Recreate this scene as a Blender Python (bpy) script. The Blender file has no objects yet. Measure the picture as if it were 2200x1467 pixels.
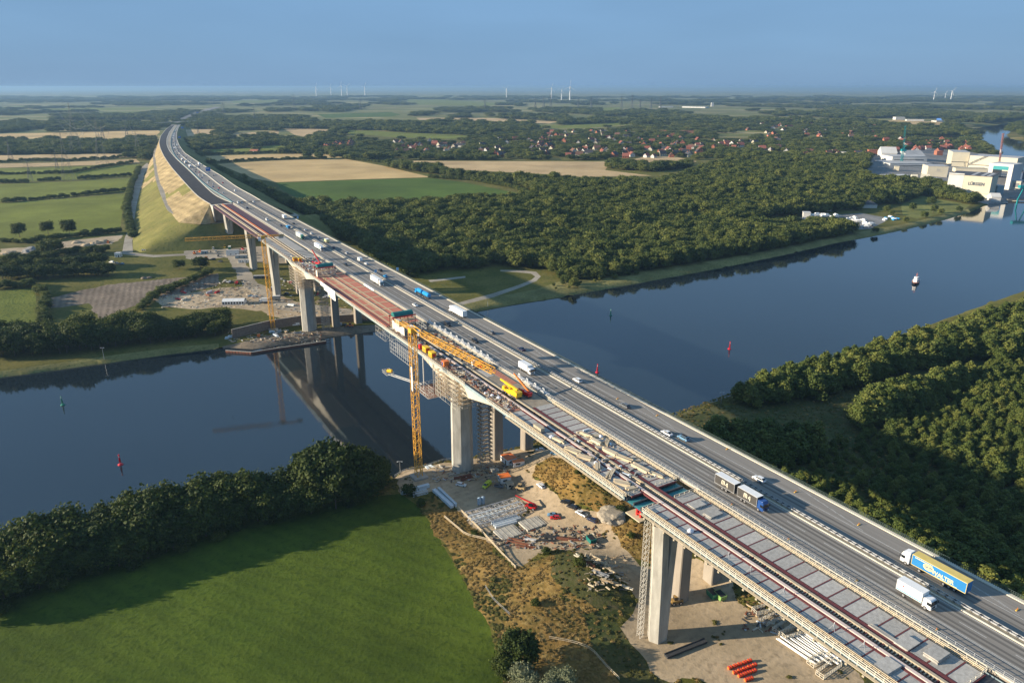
import bpy, bmesh, math, random
import numpy as np
from mathutils import Vector, Matrix, noise as mnoise
from mathutils.geometry import delaunay_2d_cdt
PI = math.pi; R_ = math.radians
random.seed(7); rnd = random.random
def uni(a, b): return a + (b-a)*rnd()
scn = bpy.context.scene; COL = scn.collection

# ------------------------------------------------------------------ camera, sky, sun, exposure
HC = 169.0                                   # camera height over the water
FPX, CX, CY, HY = 1585.0, 1100.0, 733.5, 187.0
PITCH = math.atan((CY-HY)/FPX)
cam = bpy.data.cameras.new('camera'); cam.sensor_width = 36; cam.lens = 36*FPX/2200
cam.clip_start = 1; cam.clip_end = 90000
camo = bpy.data.objects.new('camera', cam); COL.objects.link(camo)
camo.location = (0, 0, HC); camo.rotation_euler = (PI/2-PITCH, 0, 0); scn.camera = camo
SUN_EL, SUN_AZ = R_(15.5), math.atan2(-.995, -.10)     # azimuth measured from +Y towards +X
w = bpy.data.worlds.new('World'); scn.world = w; w.use_nodes = True
nt = w.node_tree; nt.nodes.clear()
sky = nt.nodes.new('ShaderNodeTexSky'); sky.sky_type = 'NISHITA'; sky.sun_disc = False
sky.sun_elevation = SUN_EL; sky.sun_rotation = SUN_AZ; sky.altitude = 150
sky.air_density = 1.0; sky.dust_density = 0.3; sky.ozone_density = 3.0
bg = nt.nodes.new('ShaderNodeBackground'); bg.inputs[1].default_value = 0.082
wo = nt.nodes.new('ShaderNodeOutputWorld')
smx = nt.nodes.new('ShaderNodeMixRGB'); smx.inputs[0].default_value = .93; smx.inputs[2].default_value = (1.15, 2.15, 3.55, 1)
wtc = nt.nodes.new('ShaderNodeTexCoord'); wmp = nt.nodes.new('ShaderNodeMapping'); wmp.inputs['Scale'].default_value = (1, 1, 5); nt.links.new(wtc.outputs['Generated'], wmp.inputs[0])
wnz = nt.nodes.new('ShaderNodeTexNoise'); wnz.inputs['Scale'].default_value = 1.6; wnz.inputs['Detail'].default_value = 4; nt.links.new(wmp.outputs[0], wnz.inputs['Vector'])
wmr = nt.nodes.new('ShaderNodeMapRange'); wmr.inputs[1].default_value = .3; wmr.inputs[2].default_value = .7; wmr.inputs[3].default_value = .90; wmr.inputs[4].default_value = 1.10; nt.links.new(wnz.outputs[0], wmr.inputs[0])
whs = nt.nodes.new('ShaderNodeHueSaturation'); nt.links.new(wmr.outputs[0], whs.inputs['Value']); nt.links.new(smx.outputs[0], whs.inputs['Color'])
nt.links.new(sky.outputs[0], smx.inputs[1]); nt.links.new(whs.outputs[0], bg.inputs[0]); nt.links.new(bg.outputs[0], wo.inputs[0])
sl = bpy.data.lights.new('sun', 'SUN'); sl.energy = 5.0; sl.angle = R_(.5); sl.color = (1.0, .86, .66)
so = bpy.data.objects.new('sun', sl); COL.objects.link(so)
sd = Vector((math.sin(SUN_AZ)*math.cos(SUN_EL), math.cos(SUN_AZ)*math.cos(SUN_EL), math.sin(SUN_EL)))
so.rotation_euler = sd.to_track_quat('Z', 'Y').to_euler(); so.location = (0, 0, 400)
scn.view_settings.view_transform = 'Standard'; scn.view_settings.look = 'None'
scn.view_settings.exposure = 1.0; scn.view_settings.gamma = 1
scn.cycles.max_bounces = 5; scn.cycles.diffuse_bounces = 2; scn.cycles.glossy_bounces = 3
scn.cycles.transmission_bounces = 3; scn.cycles.volume_bounces = 1; scn.cycles.transparent_max_bounces = 6
scn.cycles.use_denoising = True

# ------------------------------------------------------------------ survey helpers: photo pixel -> point on a level plane
sp, cp = math.sin(PITCH), math.cos(PITCH)
def G(u, v, z=3.0):
    dx = u-CX; dy = FPX*cp + (CY-v)*sp; dz = -FPX*sp + (CY-v)*cp
    k = (HC-z)/-dz
    return (dx*k, dy*k)
def pix(x, y, z):
    f = y*cp - (z-HC)*sp; up = y*sp + (z-HC)*cp
    if f < 1: f = 1
    return (CX + FPX*x/f, CY - FPX*up/f)
ANG = math.atan(1005/(FPX/cp))               # the bridge axis runs 30.9 degrees left of the view
BX, BY = -math.sin(ANG), math.cos(ANG); TX, TY = math.cos(ANG), math.sin(ANG)
def P(t, b): return (t*TX + b*BX, t*TY + b*BY)   # bridge frame: t across, b along
def toTB(x, y): return (x*TX + y*TY, x*BX + y*BY)
def DB(u, v, z=54.0): return toTB(*G(u, v, z))
DECK = 54.0

# ------------------------------------------------------------------ materials
MATS = {}
def mat(name, col, rough=.75, amt=.18, scale=1.2, metal=0.0, bump=0.0, col2=None, det=5, spec=.4, obj=True, stretch=None, coat=0, objrand=0.0):
    if name in MATS: return MATS[name]
    m = bpy.data.materials.new(name); m.use_nodes = True; n = m.node_tree; L = n.links
    b = n.nodes['Principled BSDF']; b.inputs['Roughness'].default_value = rough; b.inputs['Metallic'].default_value = metal
    b.inputs['Specular IOR Level'].default_value = spec; b.inputs['Coat Weight'].default_value = coat
    tc = n.nodes.new('ShaderNodeTexCoord'); mp = n.nodes.new('ShaderNodeMapping')
    L.new(tc.outputs['Object'], mp.inputs[0])
    if stretch: mp.inputs['Rotation'].default_value = (0, 0, stretch[0]); mp.inputs['Scale'].default_value = stretch[1]
    tx = n.nodes.new('ShaderNodeTexNoise'); tx.inputs['Scale'].default_value = scale; tx.inputs['Detail'].default_value = det
    tx.inputs['Roughness'].default_value = .65
    L.new(mp.outputs[0], tx.inputs['Vector'])
    rp = n.nodes.new('ShaderNodeValToRGB'); rp.color_ramp.elements[0].position = .3; rp.color_ramp.elements[1].position = .7
    c2 = col2 or tuple(min(1, c*(1+amt)) for c in col); c1 = tuple(c*(1-amt) for c in col) if not col2 else col
    rp.color_ramp.elements[0].color = (*c1, 1); rp.color_ramp.elements[1].color = (*c2, 1)
    L.new(tx.outputs[0], rp.inputs[0]); out = rp.outputs[0]
    if objrand:
        oi = n.nodes.new('ShaderNodeObjectInfo'); hv = n.nodes.new('ShaderNodeHueSaturation')
        mr = n.nodes.new('ShaderNodeMapRange'); mr.inputs[3].default_value = 1-objrand; mr.inputs[4].default_value = 1+objrand
        L.new(oi.outputs['Random'], mr.inputs[0]); L.new(mr.outputs[0], hv.inputs['Value']); L.new(out, hv.inputs['Color']); out = hv.outputs[0]
    L.new(out, b.inputs['Base Color'])
    if bump:
        bp = n.nodes.new('ShaderNodeBump'); bp.inputs['Strength'].default_value = 1; bp.inputs['Distance'].default_value = bump
        L.new(tx.outputs[0], bp.inputs['Height']); L.new(bp.outputs[0], b.inputs['Normal'])
    m['b'] = 1; MATS[name] = m; return m
def ground_mat(name, ca, cb, cc, s1, s2, bump=.3, stretch=None, s3=.02, stripes=None, ztint=None):
    """three colours mixed by a broad and a fine noise, optional stripes (angle, spacing, depth)"""
    m = bpy.data.materials.new(name); m.use_nodes = True; n = m.node_tree; L = n.links; b = n.nodes['Principled BSDF']
    b.inputs['Roughness'].default_value = .95; b.inputs['Specular IOR Level'].default_value = .15
    tc = n.nodes.new('ShaderNodeTexCoord'); mp = n.nodes.new('ShaderNodeMapping'); L.new(tc.outputs['Object'], mp.inputs[0])
    if stretch: mp.inputs['Rotation'].default_value = (0, 0, stretch[0]); mp.inputs['Scale'].default_value = stretch[1]
    def nz(s, d, vec):
        t = n.nodes.new('ShaderNodeTexNoise'); t.inputs['Scale'].default_value = s; t.inputs['Detail'].default_value = d
        t.inputs['Roughness'].default_value = .6; L.new(vec, t.inputs['Vector']); return t
    a = nz(s1, 4, mp.outputs[0]); f = nz(s2, 6, mp.outputs[0]); g = nz(s3, 3, tc.outputs['Object'])
    r1 = n.nodes.new('ShaderNodeValToRGB'); r1.color_ramp.elements[0].position = .38; r1.color_ramp.elements[1].position = .62
    r1.color_ramp.elements[0].color = (*ca, 1); r1.color_ramp.elements[1].color = (*cb, 1)
    L.new(a.outputs[0], r1.inputs[0])
    mx = n.nodes.new('ShaderNodeMixRGB'); r2 = n.nodes.new('ShaderNodeValToRGB')
    r2.color_ramp.elements[0].position = .5; r2.color_ramp.elements[1].position = .68
    L.new(f.outputs[0], r2.inputs[0]); L.new(r2.outputs[0], mx.inputs[0]); L.new(r1.outputs[0], mx.inputs[1]); mx.inputs[2].default_value = (*cc, 1)
    hv = n.nodes.new('ShaderNodeHueSaturation'); mr = n.nodes.new('ShaderNodeMapRange')
    mr.inputs[1].default_value = .3; mr.inputs[2].default_value = .7; mr.inputs[3].default_value = .78; mr.inputs[4].default_value = 1.22
    L.new(g.outputs[0], mr.inputs[0]); L.new(mr.outputs[0], hv.inputs['Value']); L.new(mx.outputs[0], hv.inputs['Color'])
    out = hv.outputs[0]; hgt = f.outputs[0]
    if stripes:
        m2 = n.nodes.new('ShaderNodeMapping'); m2.inputs['Rotation'].default_value = (0, 0, stripes[0]); L.new(tc.outputs['Object'], m2.inputs[0])
        wv = n.nodes.new('ShaderNodeTexWave'); wv.inputs['Scale'].default_value = .314/stripes[1]*1.0; wv.inputs['Distortion'].default_value = stripes[3] if len(stripes) > 3 else 1.5
        wv.inputs['Detail'].default_value = 2; wv.inputs['Detail Scale'].default_value = .5; L.new(m2.outputs[0], wv.inputs['Vector'])
        m3 = n.nodes.new('ShaderNodeMapRange'); m3.inputs[3].default_value = 1-stripes[2]; m3.inputs[4].default_value = 1+stripes[2]*.6
        L.new(wv.outputs[1], m3.inputs[0]); h2 = n.nodes.new('ShaderNodeHueSaturation'); L.new(m3.outputs[0], h2.inputs['Value']); L.new(out, h2.inputs['Color']); out = h2.outputs[0]
    L.new(out, b.inputs['Base Color'])
    if bump:
        bp = n.nodes.new('ShaderNodeBump'); bp.inputs['Distance'].default_value = bump; bp.inputs['Strength'].default_value = 1
        L.new(hgt, bp.inputs['Height']); L.new(bp.outputs[0], b.inputs['Normal'])
    MATS[name] = m; return m

# ------------------------------------------------------------------ mesh builder
class MB:
    def __init__(s): s.v = []; s.f = []; s.m = []; s.cur = 0
    def add(s, vs, fs):
        o = len(s.v); s.v += [tuple(p) for p in vs]; s.f += [tuple(i+o for i in f) for f in fs]; s.m += [s.cur]*len(fs); return s
    def box(s, c, d, rz=0, tz=None):
        x, y, z = d[0]/2, d[1]/2, d[2]/2; ca, sa = math.cos(rz), math.sin(rz)
        tx = tz if tz is not None else 1.0; vs = []
        for k, (i, j) in enumerate(((-1,-1),(1,-1),(1,1),(-1,1),(-1,-1),(1,-1),(1,1),(-1,1))):
            q = tx if k > 3 else 1; a, b_ = i*x*q, j*y*q
            vs.append((c[0]+a*ca-b_*sa, c[1]+a*sa+b_*ca, c[2]+(z if k > 3 else -z)))
        return s.add(vs, [(0,3,2,1),(4,5,6,7),(0,1,5,4),(1,2,6,5),(2,3,7,6),(3,0,4,7)])
    def b2(s, x0, x1, y0, y1, z0, z1): return s.box(((x0+x1)/2, (y0+y1)/2, (z0+z1)/2), (abs(x1-x0), abs(y1-y0), abs(z1-z0)))
    def bar(s, p, q, w=.1, h=None):
        p, q = Vector(p), Vector(q); d = q-p
        if d.length < 1e-6: return s
        d.normalize(); a = d.cross(Vector((0,0,1)))
        if a.length < .01: a = Vector((1,0,0))
        a.normalize(); b_ = a.cross(d); h = h or w; a = a*w/2; b_ = b_*h/2
        vs = [p-a-b_, p+a-b_, p+a+b_, p-a+b_, q-a-b_, q+a-b_, q+a+b_, q-a+b_]
        return s.add(vs, [(0,3,2,1),(4,5,6,7),(0,1,5,4),(1,2,6,5),(2,3,7,6),(3,0,4,7)])
    def cyl(s, p, q, r, n=12, r2=None):
        p, q = Vector(p), Vector(q); d = (q-p).normalized(); a = d.orthogonal().normalized(); b_ = d.cross(a); r2 = r if r2 is None else r2
        vs = [p+(a*math.cos(2*PI*i/n)+b_*math.sin(2*PI*i/n))*r for i in range(n)]+[q+(a*math.cos(2*PI*i/n)+b_*math.sin(2*PI*i/n))*r2 for i in range(n)]
        return s.add(vs, [(i,(i+1)%n,n+(i+1)%n,n+i) for i in range(n)]+[tuple(range(n-1,-1,-1)), tuple(range(n,2*n))])
    def prism(s, pts, z0, z1, top=None):
        n = len(pts); tp = top or pts
        return s.add([(*p[:2], z0) for p in pts]+[(*p[:2], z1) for p in tp], [tuple(range(n-1,-1,-1)), tuple(range(n,2*n))]+[(i,(i+1)%n,n+(i+1)%n,n+i) for i in range(n)])
    def ext(s, prof, x0, x1, inset=None):
        """profile of (y,z) points extruded along x; inset moves listed points inward"""
        n = len(prof); ins = inset or [0]*n
        return s.add([(x0+ins[i], p[0], p[1]) for i, p in enumerate(prof)]+[(x1-ins[i], p[0], p[1]) for i, p in enumerate(prof)],
                     [tuple(range(n-1,-1,-1)), tuple(range(n,2*n))]+[(i,(i+1)%n,n+(i+1)%n,n+i) for i in range(n)])
    def quad(s, *p): return s.add(p, [tuple(range(len(p)))])
    def mesh(s, name, mats, smooth=False, recalc=True):
        me = bpy.data.meshes.new(name); me.from_pydata(s.v, [], s.f)
        for m in (mats if isinstance(mats, (list, tuple)) else [mats]): me.materials.append(m)
        if max(s.m, default=0): me.polygons.foreach_set('material_index', s.m)
        if recalc and len(s.f) < 60000:
            bm = bmesh.new(); bm.from_mesh(me); bmesh.ops.recalc_face_normals(bm, faces=bm.faces); bm.to_mesh(me); bm.free()
        if smooth: me.polygons.foreach_set('use_smooth', [True]*len(me.polygons))
        me.update(); return me
    def build(s, name, mats, parent=None, smooth=False, recalc=True): return link(name, s.mesh(name, mats, smooth, recalc), parent)
def link(name, me, parent=None, loc=None, rz=None):
    o = bpy.data.objects.new(name, me); COL.objects.link(o); o.parent = parent
    if loc: o.location = loc
    if rz is not None: o.rotation_euler = (0, 0, rz)
    return o
def tag(o, label=None, cat=None, group=None, kind=None):
    if label: o['label'] = label
    if cat: o['category'] = cat
    if group: o['group'] = group
    if kind: o['kind'] = kind
    return o
def empty(name, loc, rz=0, label=None, cat=None, group=None):
    o = bpy.data.objects.new(name, None); COL.objects.link(o); o.location = loc; o.rotation_euler = (0, 0, rz); o.empty_display_size = .5
    return tag(o, label, cat, group)
KIDS = {}
def copy_tree(o, loc, rz=None, label=None, group=None, scale=None, first=[None]):
    r = o.copy(); COL.objects.link(r); r.location = loc
    if rz is not None: r.rotation_euler = (0, 0, rz)
    if label: r['label'] = label
    if group: r['group'] = group
    if scale: r.scale = scale if isinstance(scale, tuple) else (scale,)*3
    def rec(a, b_):
        for ch in a.children:
            c = ch.copy(); COL.objects.link(c); c.parent = b_; rec(ch, c)
    rec(o, r); return r
class Proto:
    """the first placement moves the thing itself, later ones copy it with its parts"""
    def __init__(s, root): s.root = root; s.used = False
    def put(s, loc, rz, label=None, group=None, scale=None):
        if s.used: return copy_tree(s.root, loc, rz, label, group, scale)
        s.used = True; r = s.root; r.location = loc; r.rotation_euler = (0, 0, rz)
        if label: r['label'] = label
        if group: r['group'] = group
        if scale: r.scale = scale if isinstance(scale, tuple) else (scale,)*3
        return r
def text(s, size, parent, loc, ax, ay, m, ext=.01, bold=0.0, sx=1.0, name='lettering', align='CENTER'):
    cu = bpy.data.curves.new(name, 'FONT'); cu.body = s; cu.size = size; cu.extrude = ext; cu.align_x = align; cu.align_y = 'CENTER'; cu.offset = bold
    t = bpy.data.objects.new(name, cu); COL.objects.link(t)
    dg = bpy.context.evaluated_depsgraph_get(); me = bpy.data.meshes.new_from_object(t.evaluated_get(dg)); bpy.data.objects.remove(t)
    me.materials.clear(); me.materials.append(m)
    o = link(name, me, parent); ax, ay = Vector(ax).normalized(), Vector(ay).normalized(); az = ax.cross(ay)
    M = Matrix((ax*sx, ay, az)).transposed().to_4x4(); me.transform(M); o.location = loc; return o

# ------------------------------------------------------------------ terrain
FARB = [(-900,1000),(-300,868),(0,812),(130,795),(250,778),(380,760),(484,748),(541,751),(604,741),(668,732),(700,727),(760,718),(812,711),
        (1010,673),(1100,656),(1200,640),(1300,622),(1400,604),(1500,586),(1600,566),(1700,545),(1800,522),(1900,503),(1960,490),(2040,470),(2090,455),(2127,438),
        (2165,438.4),(2168,426),(2235,428),(2225,395),(2203,372),(2192,352),(2170,342),(2150,333),(2115,310),(2085,294),(2066,284),(2085,279),(2130,271),(2200,264),(2400,254)]
RIGHTB = [(2400,268),(2200,272),(2165,281),(2150,290),(2165,297),(2200,306),(2320,345)]
NEARB = [(1450,890),(1350,905),(1250,925),(1150,950),(1100,965),(1000,985),(936,995),(911,1002),(864,1012),(848,1026),(600,1080),(300,1125),(0,1172),(-500,1260)]
WATER = [G(u, v, 0) for u, v in FARB+RIGHTB] + [(1150,1050),(589,728),(339,548)] + [G(u, v, 0) for u, v in NEARB]
WA = np.array(WATER); WAN = np.roll(WA, -1, axis=0)
def wdist(x, y):
    p = np.array([x, y]); d = WAN-WA; t = np.clip(((p-WA)*d).sum(1)/(d*d).sum(1), 0, 1)
    return float(np.sqrt((((WA+d*t[:, None])-p)**2).sum(1)).min())
def inpoly(x, y, poly):
    c = False; j = len(poly)-1
    for i in range(len(poly)):
        xi, yi = poly[i]; xj, yj = poly[j]
        if (yi > y) != (yj > y) and x < (xj-xi)*(y-yi)/(yj-yi)+xi: c = not c
        j = i
    return c
def sstep(a, b, x):
    t = min(1, max(0, (x-a)/(b-a))); return t*t*(3-2*t)
NEARLINE = [(-1500,250-0),(-300,300),(60,430),(700,880),(2500,2300)]
def isnear(x, y):
    if y > 1200: return False
    L = NEARLINE
    for (x0, y0), (x1, y1) in zip(L, L[1:]):
        if x0 <= x < x1: return y < y0+(y1-y0)*(x-x0)/(x1-x0)
    return x > 0
MOUNDS = []
def mound(u, v, r, h, e=1.0, z=3.0):
    x, y = G(u, v, z); MOUNDS.append((x, y, r, h))
mound(1255, 1040, 24, 9); mound(1325, 1085, 20, 8); mound(1190, 1000, 14, 5); mound(1385, 1160, 12, 4)      # dry grassy slope beside the yard
mound(1230, 1250, 20, 4.5); mound(1300, 1275, 16, 3.5); mound(1560, 1180, 26, 7); mound(1640, 1225, 20, 6)
mound(1060, 1230, 15, 2.5); mound(1140, 1330, 18, 2.5)
def zt(x, y):
    d = wdist(x, y)
    z = .9 + 1.9*sstep(0, 9, d)
    if isnear(x, y): z += 1.0*sstep(30, 120, d)
    else: z += 13.0*sstep(70, 300, d)
    for mx, my, r, h in MOUNDS:
        q = ((x-mx)**2+(y-my)**2)/(r*r)
        if q < 6: z += h*math.exp(-q*1.3)
    return z
def GZ(u, v):
    z = 3.0
    for _ in range(6):
        x, y = G(u, v, z); z = .5*z+.5*zt(x, y)
    x, y = G(u, v, z); return (x, y, zt(x, y))
# ------------------------------------------------------------------ ground, fields, yards, tracks, water
WHEAT = ground_mat('wheat', (.52,.36,.16), (.58,.41,.19), (.47,.33,.15), .02, .6, .12, s3=.006, stripes=(.5, 9, .06))
WHEAT2 = ground_mat('stubble', (.47,.33,.17), (.55,.40,.21), (.43,.30,.15), .03, .5, .12, s3=.008, stripes=(1.45, 12, .07))
GRASSF = ground_mat('mown_grass', (.054,.084,.008), (.074,.106,.011), (.040,.066,.007), .05, .55, .25, s3=.012, stripes=(R_(118), 6.5, .085, 1.6))
CROP = ground_mat('green_crop', (.145,.165,.022), (.175,.195,.030), (.125,.145,.02), .03, .4, .25, s3=.01, stripes=(1.2, 6, .07))
BEET = ground_mat('beet_crop', (.070,.115,.016), (.090,.138,.020), (.060,.10,.015), .02, .5, .25, s3=.006, stripes=(.3, 8, .05))
CORN = ground_mat('corn', (.13,.15,.022), (.16,.18,.03), (.05,.085,.02), .05, .5, .5, s3=.02, stripes=(.95, 2.2, .25))
MEADOW = ground_mat('meadow', (.095,.098,.018), (.155,.135,.034), (.062,.075,.014), .035, .35, .35, s3=.01)
FAR = ground_mat('countryside', (.10,.115,.03), (.18,.18,.055), (.40,.32,.16), .0022, .004, 0, s3=.0012, stretch=(.2, (.5, 1.6, 1)))
DRY = ground_mat('dry_grass', (.13,.095,.026), (.27,.165,.05), (.33,.23,.085), .13, .35, .5, s3=.03)
SAND = ground_mat('sand', (.40,.31,.20), (.47,.37,.25), (.31,.245,.165), .06, .5, .15, s3=.025, stripes=(.9, 3.2, .05, 9))
GRAVEL = ground_mat('gravel_road', (.33,.29,.23), (.40,.35,.28), (.27,.24,.19), .1, .8, .08, s3=.03)
PLOUGH = ground_mat('ploughed_soil', (.20,.155,.115), (.27,.21,.155), (.15,.12,.085), .05, .35, .4, s3=.02, stripes=(2.75, 4.5, .18, 3))
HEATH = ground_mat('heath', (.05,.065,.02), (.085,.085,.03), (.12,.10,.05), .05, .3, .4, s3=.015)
LAWN = ground_mat('lawn', (.16,.17,.045), (.21,.21,.06), (.11,.13,.03), .02, .25, .2, s3=.01)
APRON = ground_mat('concrete_apron', (.20,.20,.19), (.26,.25,.24), (.15,.15,.145), .02, .2, .02, s3=.01)
BANK = ground_mat('bank_grass', (.19,.17,.06), (.26,.23,.085), (.10,.12,.035), .06, .5, .4, s3=.02)
SANDSH = ground_mat('shaded_sand', (.20,.16,.115), (.28,.225,.165), (.14,.115,.08), .08, .5, .15, s3=.03)  # browner quay sand, the shade of the trees painted into its colour
REG = []      # (object name, label-less structure, material, pixel polygon, open to far trees?)
def reg(name, m, poly): REG.append((name, m, poly))
reg('water_edge_quay', SANDSH, [(470,752),(541,753),(604,743),(668,734),(700,729),(760,720),(816,713),(815,697),(765,700),(700,704),(640,712),(600,716),(560,724),(520,735),(478,744)])
reg('dirt_yard', SAND, [(846,1040),(850,1026),(866,1013),(912,1003),(936,996),(1000,987),(1100,967),(1148,962),(1190,968),(1215,985),(1185,982),(1150,1000),(1144,1020),(1175,1042),(1205,1072),(1262,1095),(1300,1112),(1322,1150),(1345,1185),(1375,1215),(1425,1215),(1500,1195),(1560,1230),(1590,1290),(1680,1330),(1800,1400),(1850,1445),(1870,1540),(1700,1560),(1610,1500),(1560,1478),(1500,1460),(1440,1470),(1400,1440),(1370,1400),(1330,1345),(1365,1320),(1372,1290),(1345,1250),(1300,1215),(1250,1190),(1190,1180),(1120,1215),(1100,1215),(1030,1140),(985,1095),(935,1055),(900,1060),(860,1062)])
reg('grass_mound', HEATH, [(1190,1192),(1245,1188),(1300,1222),(1345,1256),(1368,1300),(1325,1332),(1280,1305),(1225,1275),(1190,1235)])  # green grass; the dark heath colour also puts in the shade lying on it
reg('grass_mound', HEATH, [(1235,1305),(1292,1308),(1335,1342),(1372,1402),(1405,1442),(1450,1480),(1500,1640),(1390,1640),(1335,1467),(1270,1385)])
reg('dry_grass', DRY, [(900,1080),(935,1062),(985,1100),(1030,1145),(1100,1222),(1190,1190),(1250,1200),(1240,1240),(1290,1300),(1380,1400),(1440,1480),(1500,1640),(1095,1640),(1075,1400),(1050,1340),(1000,1250),(930,1130)])
reg('grassy_slope', DRY, [(1146,1002),(1190,978),(1240,985),(1400,1085),(1420,1160),(1400,1205),(1350,1195),(1322,1150),(1300,1110),(1262,1092),(1205,1070),(1176,1040),(1142,1022)])
reg('mown_field', GRASSF, [(-900,1300),(0,1210),(400,1120),(860,1060),(895,1085),(930,1130),(1000,1250),(1050,1340),(1072,1400),(1082,1467),(1092,1640),(1000,1900),(-1500,1900)])
# far bank
reg('gravel_track', GRAVEL, [(484,545),(520,548),(548,600),(575,625),(620,650),(690,655),(760,665),(750,680),(690,668),(610,668),(560,645),(520,610)])
reg('gravel_yard', GRAVEL, [(395,540),(450,530),(560,528),(640,540),(700,560),(690,575),(620,565),(570,566),(540,560),(480,553),(430,560),(400,555)])
reg('stone_track', GRAVEL, [(262,546),(268,512),(281,480),(280,440),(288,400),(302,362),(316,350),(322,357),(310,374),(304,402),(298,450),(293,484),(284,518),(286,543),(330,548),(400,545),(400,549),(330,553),(285,549)])
reg('storage_yard', SAND, [(330,640),(480,618),(560,612),(640,650),(760,668),(770,690),(640,700),(560,668),(480,660),(420,665),(350,660)])
reg('ploughed_field', PLOUGH, [(105,640),(230,612),(470,587),(468,612),(400,630),(300,652),(215,685),(190,652),(110,662)])
reg('sand_pit', SAND, [(130,520),(262,505),(262,512),(240,525),(150,532),(60,545),(0,548),(0,535),(60,532)])
reg('vegetable_plot', CORN, [(0,625),(75,620),(82,690),(40,705),(0,695)])
reg('gravel_path', GRAVEL, [(978,652),(1060,630),(1115,612),(1142,601),(1150,594),(1141,588),(1110,585),(1075,583),(1075,580),(1115,580),(1152,584),(1162,594),(1152,604),(1118,618),(1062,638),(992,655)])
reg('gravel_path', GRAVEL, [(920,602),(1000,593),(1000,597),(925,606)])
reg('boat_yard', APRON, [(1630,482),(1660,474),(1735,466),(1850,458),(1905,468),(1902,476),(1870,492),(1832,494),(1795,482),(1740,482),(1650,486)])
reg('shipyard_apron', APRON, [(1880,328),(2010,320),(2140,333),(2215,372),(2236,398),(2240,427),(2168,427.5),(2164,439.5),(2127,439),(2090,432),(2040,412),(1990,395),(1900,392),(1850,384)])
reg('lawn', LAWN, [(1940,462),(1935,440),(1980,420),(2040,432),(2085,440),(2070,452),(2010,462),(1970,470)])
reg('wheat_field', WHEAT, [(468,353),(560,347),(660,343),(742,342),(820,356),(925,381),(760,386),(592,392),(545,384),(500,366)])
reg('green_field', BEET, [(592,393.5),(760,387.5),(925,382.5),(1000,393),(1155,424),(1100,432),(1000,428),(900,440),(720,447),(650,432),(605,408)])
reg('wheat_field', WHEAT2, [(860,346),(1120,347),(1340,348),(1380,338),(1440,335),(1497,347),(1484,352),(1400,362),(1310,352),(1300,366),(1400,378),(1240,381),(1180,375),(1000,366),(930,356)])
reg('wheat_field', WHEAT, [(-400,300),(0,287),(60,287),(340,280),(344,284),(330,297),(250,300),(60,298),(0,302),(-400,312)])
reg('stubble_field', WHEAT2, [(-400,338),(0,334),(300,330),(305,333),(296,338),(100,343),(-400,350)])
reg('stubble_field', WHEAT2, [(-400,362),(0,352),(120,350),(292,342),(302,350),(200,355),(0,361),(-400,372)])
reg('green_field', CROP, [(-400,374),(0,362),(180,358),(300,354),(286,379),(150,387),(0,392),(-400,402)])
reg('green_field', CROP, [(-400,408),(0,396),(150,391),(282,382),(272,412),(120,425),(0,434),(-400,450)])
reg('corn_field', CROP, [(-400,455),(0,437),(150,427),(268,416),(258,497),(205,500),(150,508),(60,520),(0,518),(-400,545)])
reg('wheat_field', WHEAT2, [(398,279),(462,278),(460,294),(400,296)])
reg('wheat_field', WHEAT2, [(500,286),(600,283),(598,288),(500,291)])
reg('wheat_field', WHEAT2, [(610,277.5),(660,277),(722,279),(700,290),(665,297),(632,290)])
reg('pasture', CROP, [(488,299),(590,296),(600,301),(480,305)])
reg('pasture', CROP, [(440,322),(500,319),(600,318),(508,330),(440,329)])
reg('pasture', CROP, [(560,315),(600,312),(640,325),(560,326)])
reg('wheat_field', WHEAT, [(440,336),(560,332),(690,330),(738,339),(600,342),(470,347)])
reg('pasture', BEET, [(680,246),(840,241),(862,247),(840,251),(700,254)])
reg('pasture', CROP, [(735,280),(800,281),(900,287),(1015,292),(1000,300),(860,296),(740,287)])
reg('wheat_field', WHEAT2, [(894,253.5),(1050,254),(1200,262),(1180,266),(1060,262),(900,258)])
reg('pasture', CROP, [(862,214),(960,215),(1075,222),(1050,229),(900,226)])
reg('wheat_field', WHEAT, [(1892,261),(1930,258),(2027,262),(2020,270),(1930,275),(1900,270)])
reg('pasture', CROP, [(1282,232),(1340,231),(1330,239),(1286,241)])
reg('pasture', CROP, [(0,231),(60,228),(60,235),(0,238)]); reg('pasture', CROP, [(90,234),(340,231),(320,236),(90,240)])
reg('pasture', CROP, [(210,241),(360,238),(350,243),(215,246)]); reg('pasture', CROP, [(500,217),(620,214),(610,220),(500,222)])
reg('pasture', CROP, [(1140,268),(1200,270),(1330,264),(1360,268),(1250,276),(1150,276)])
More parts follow.
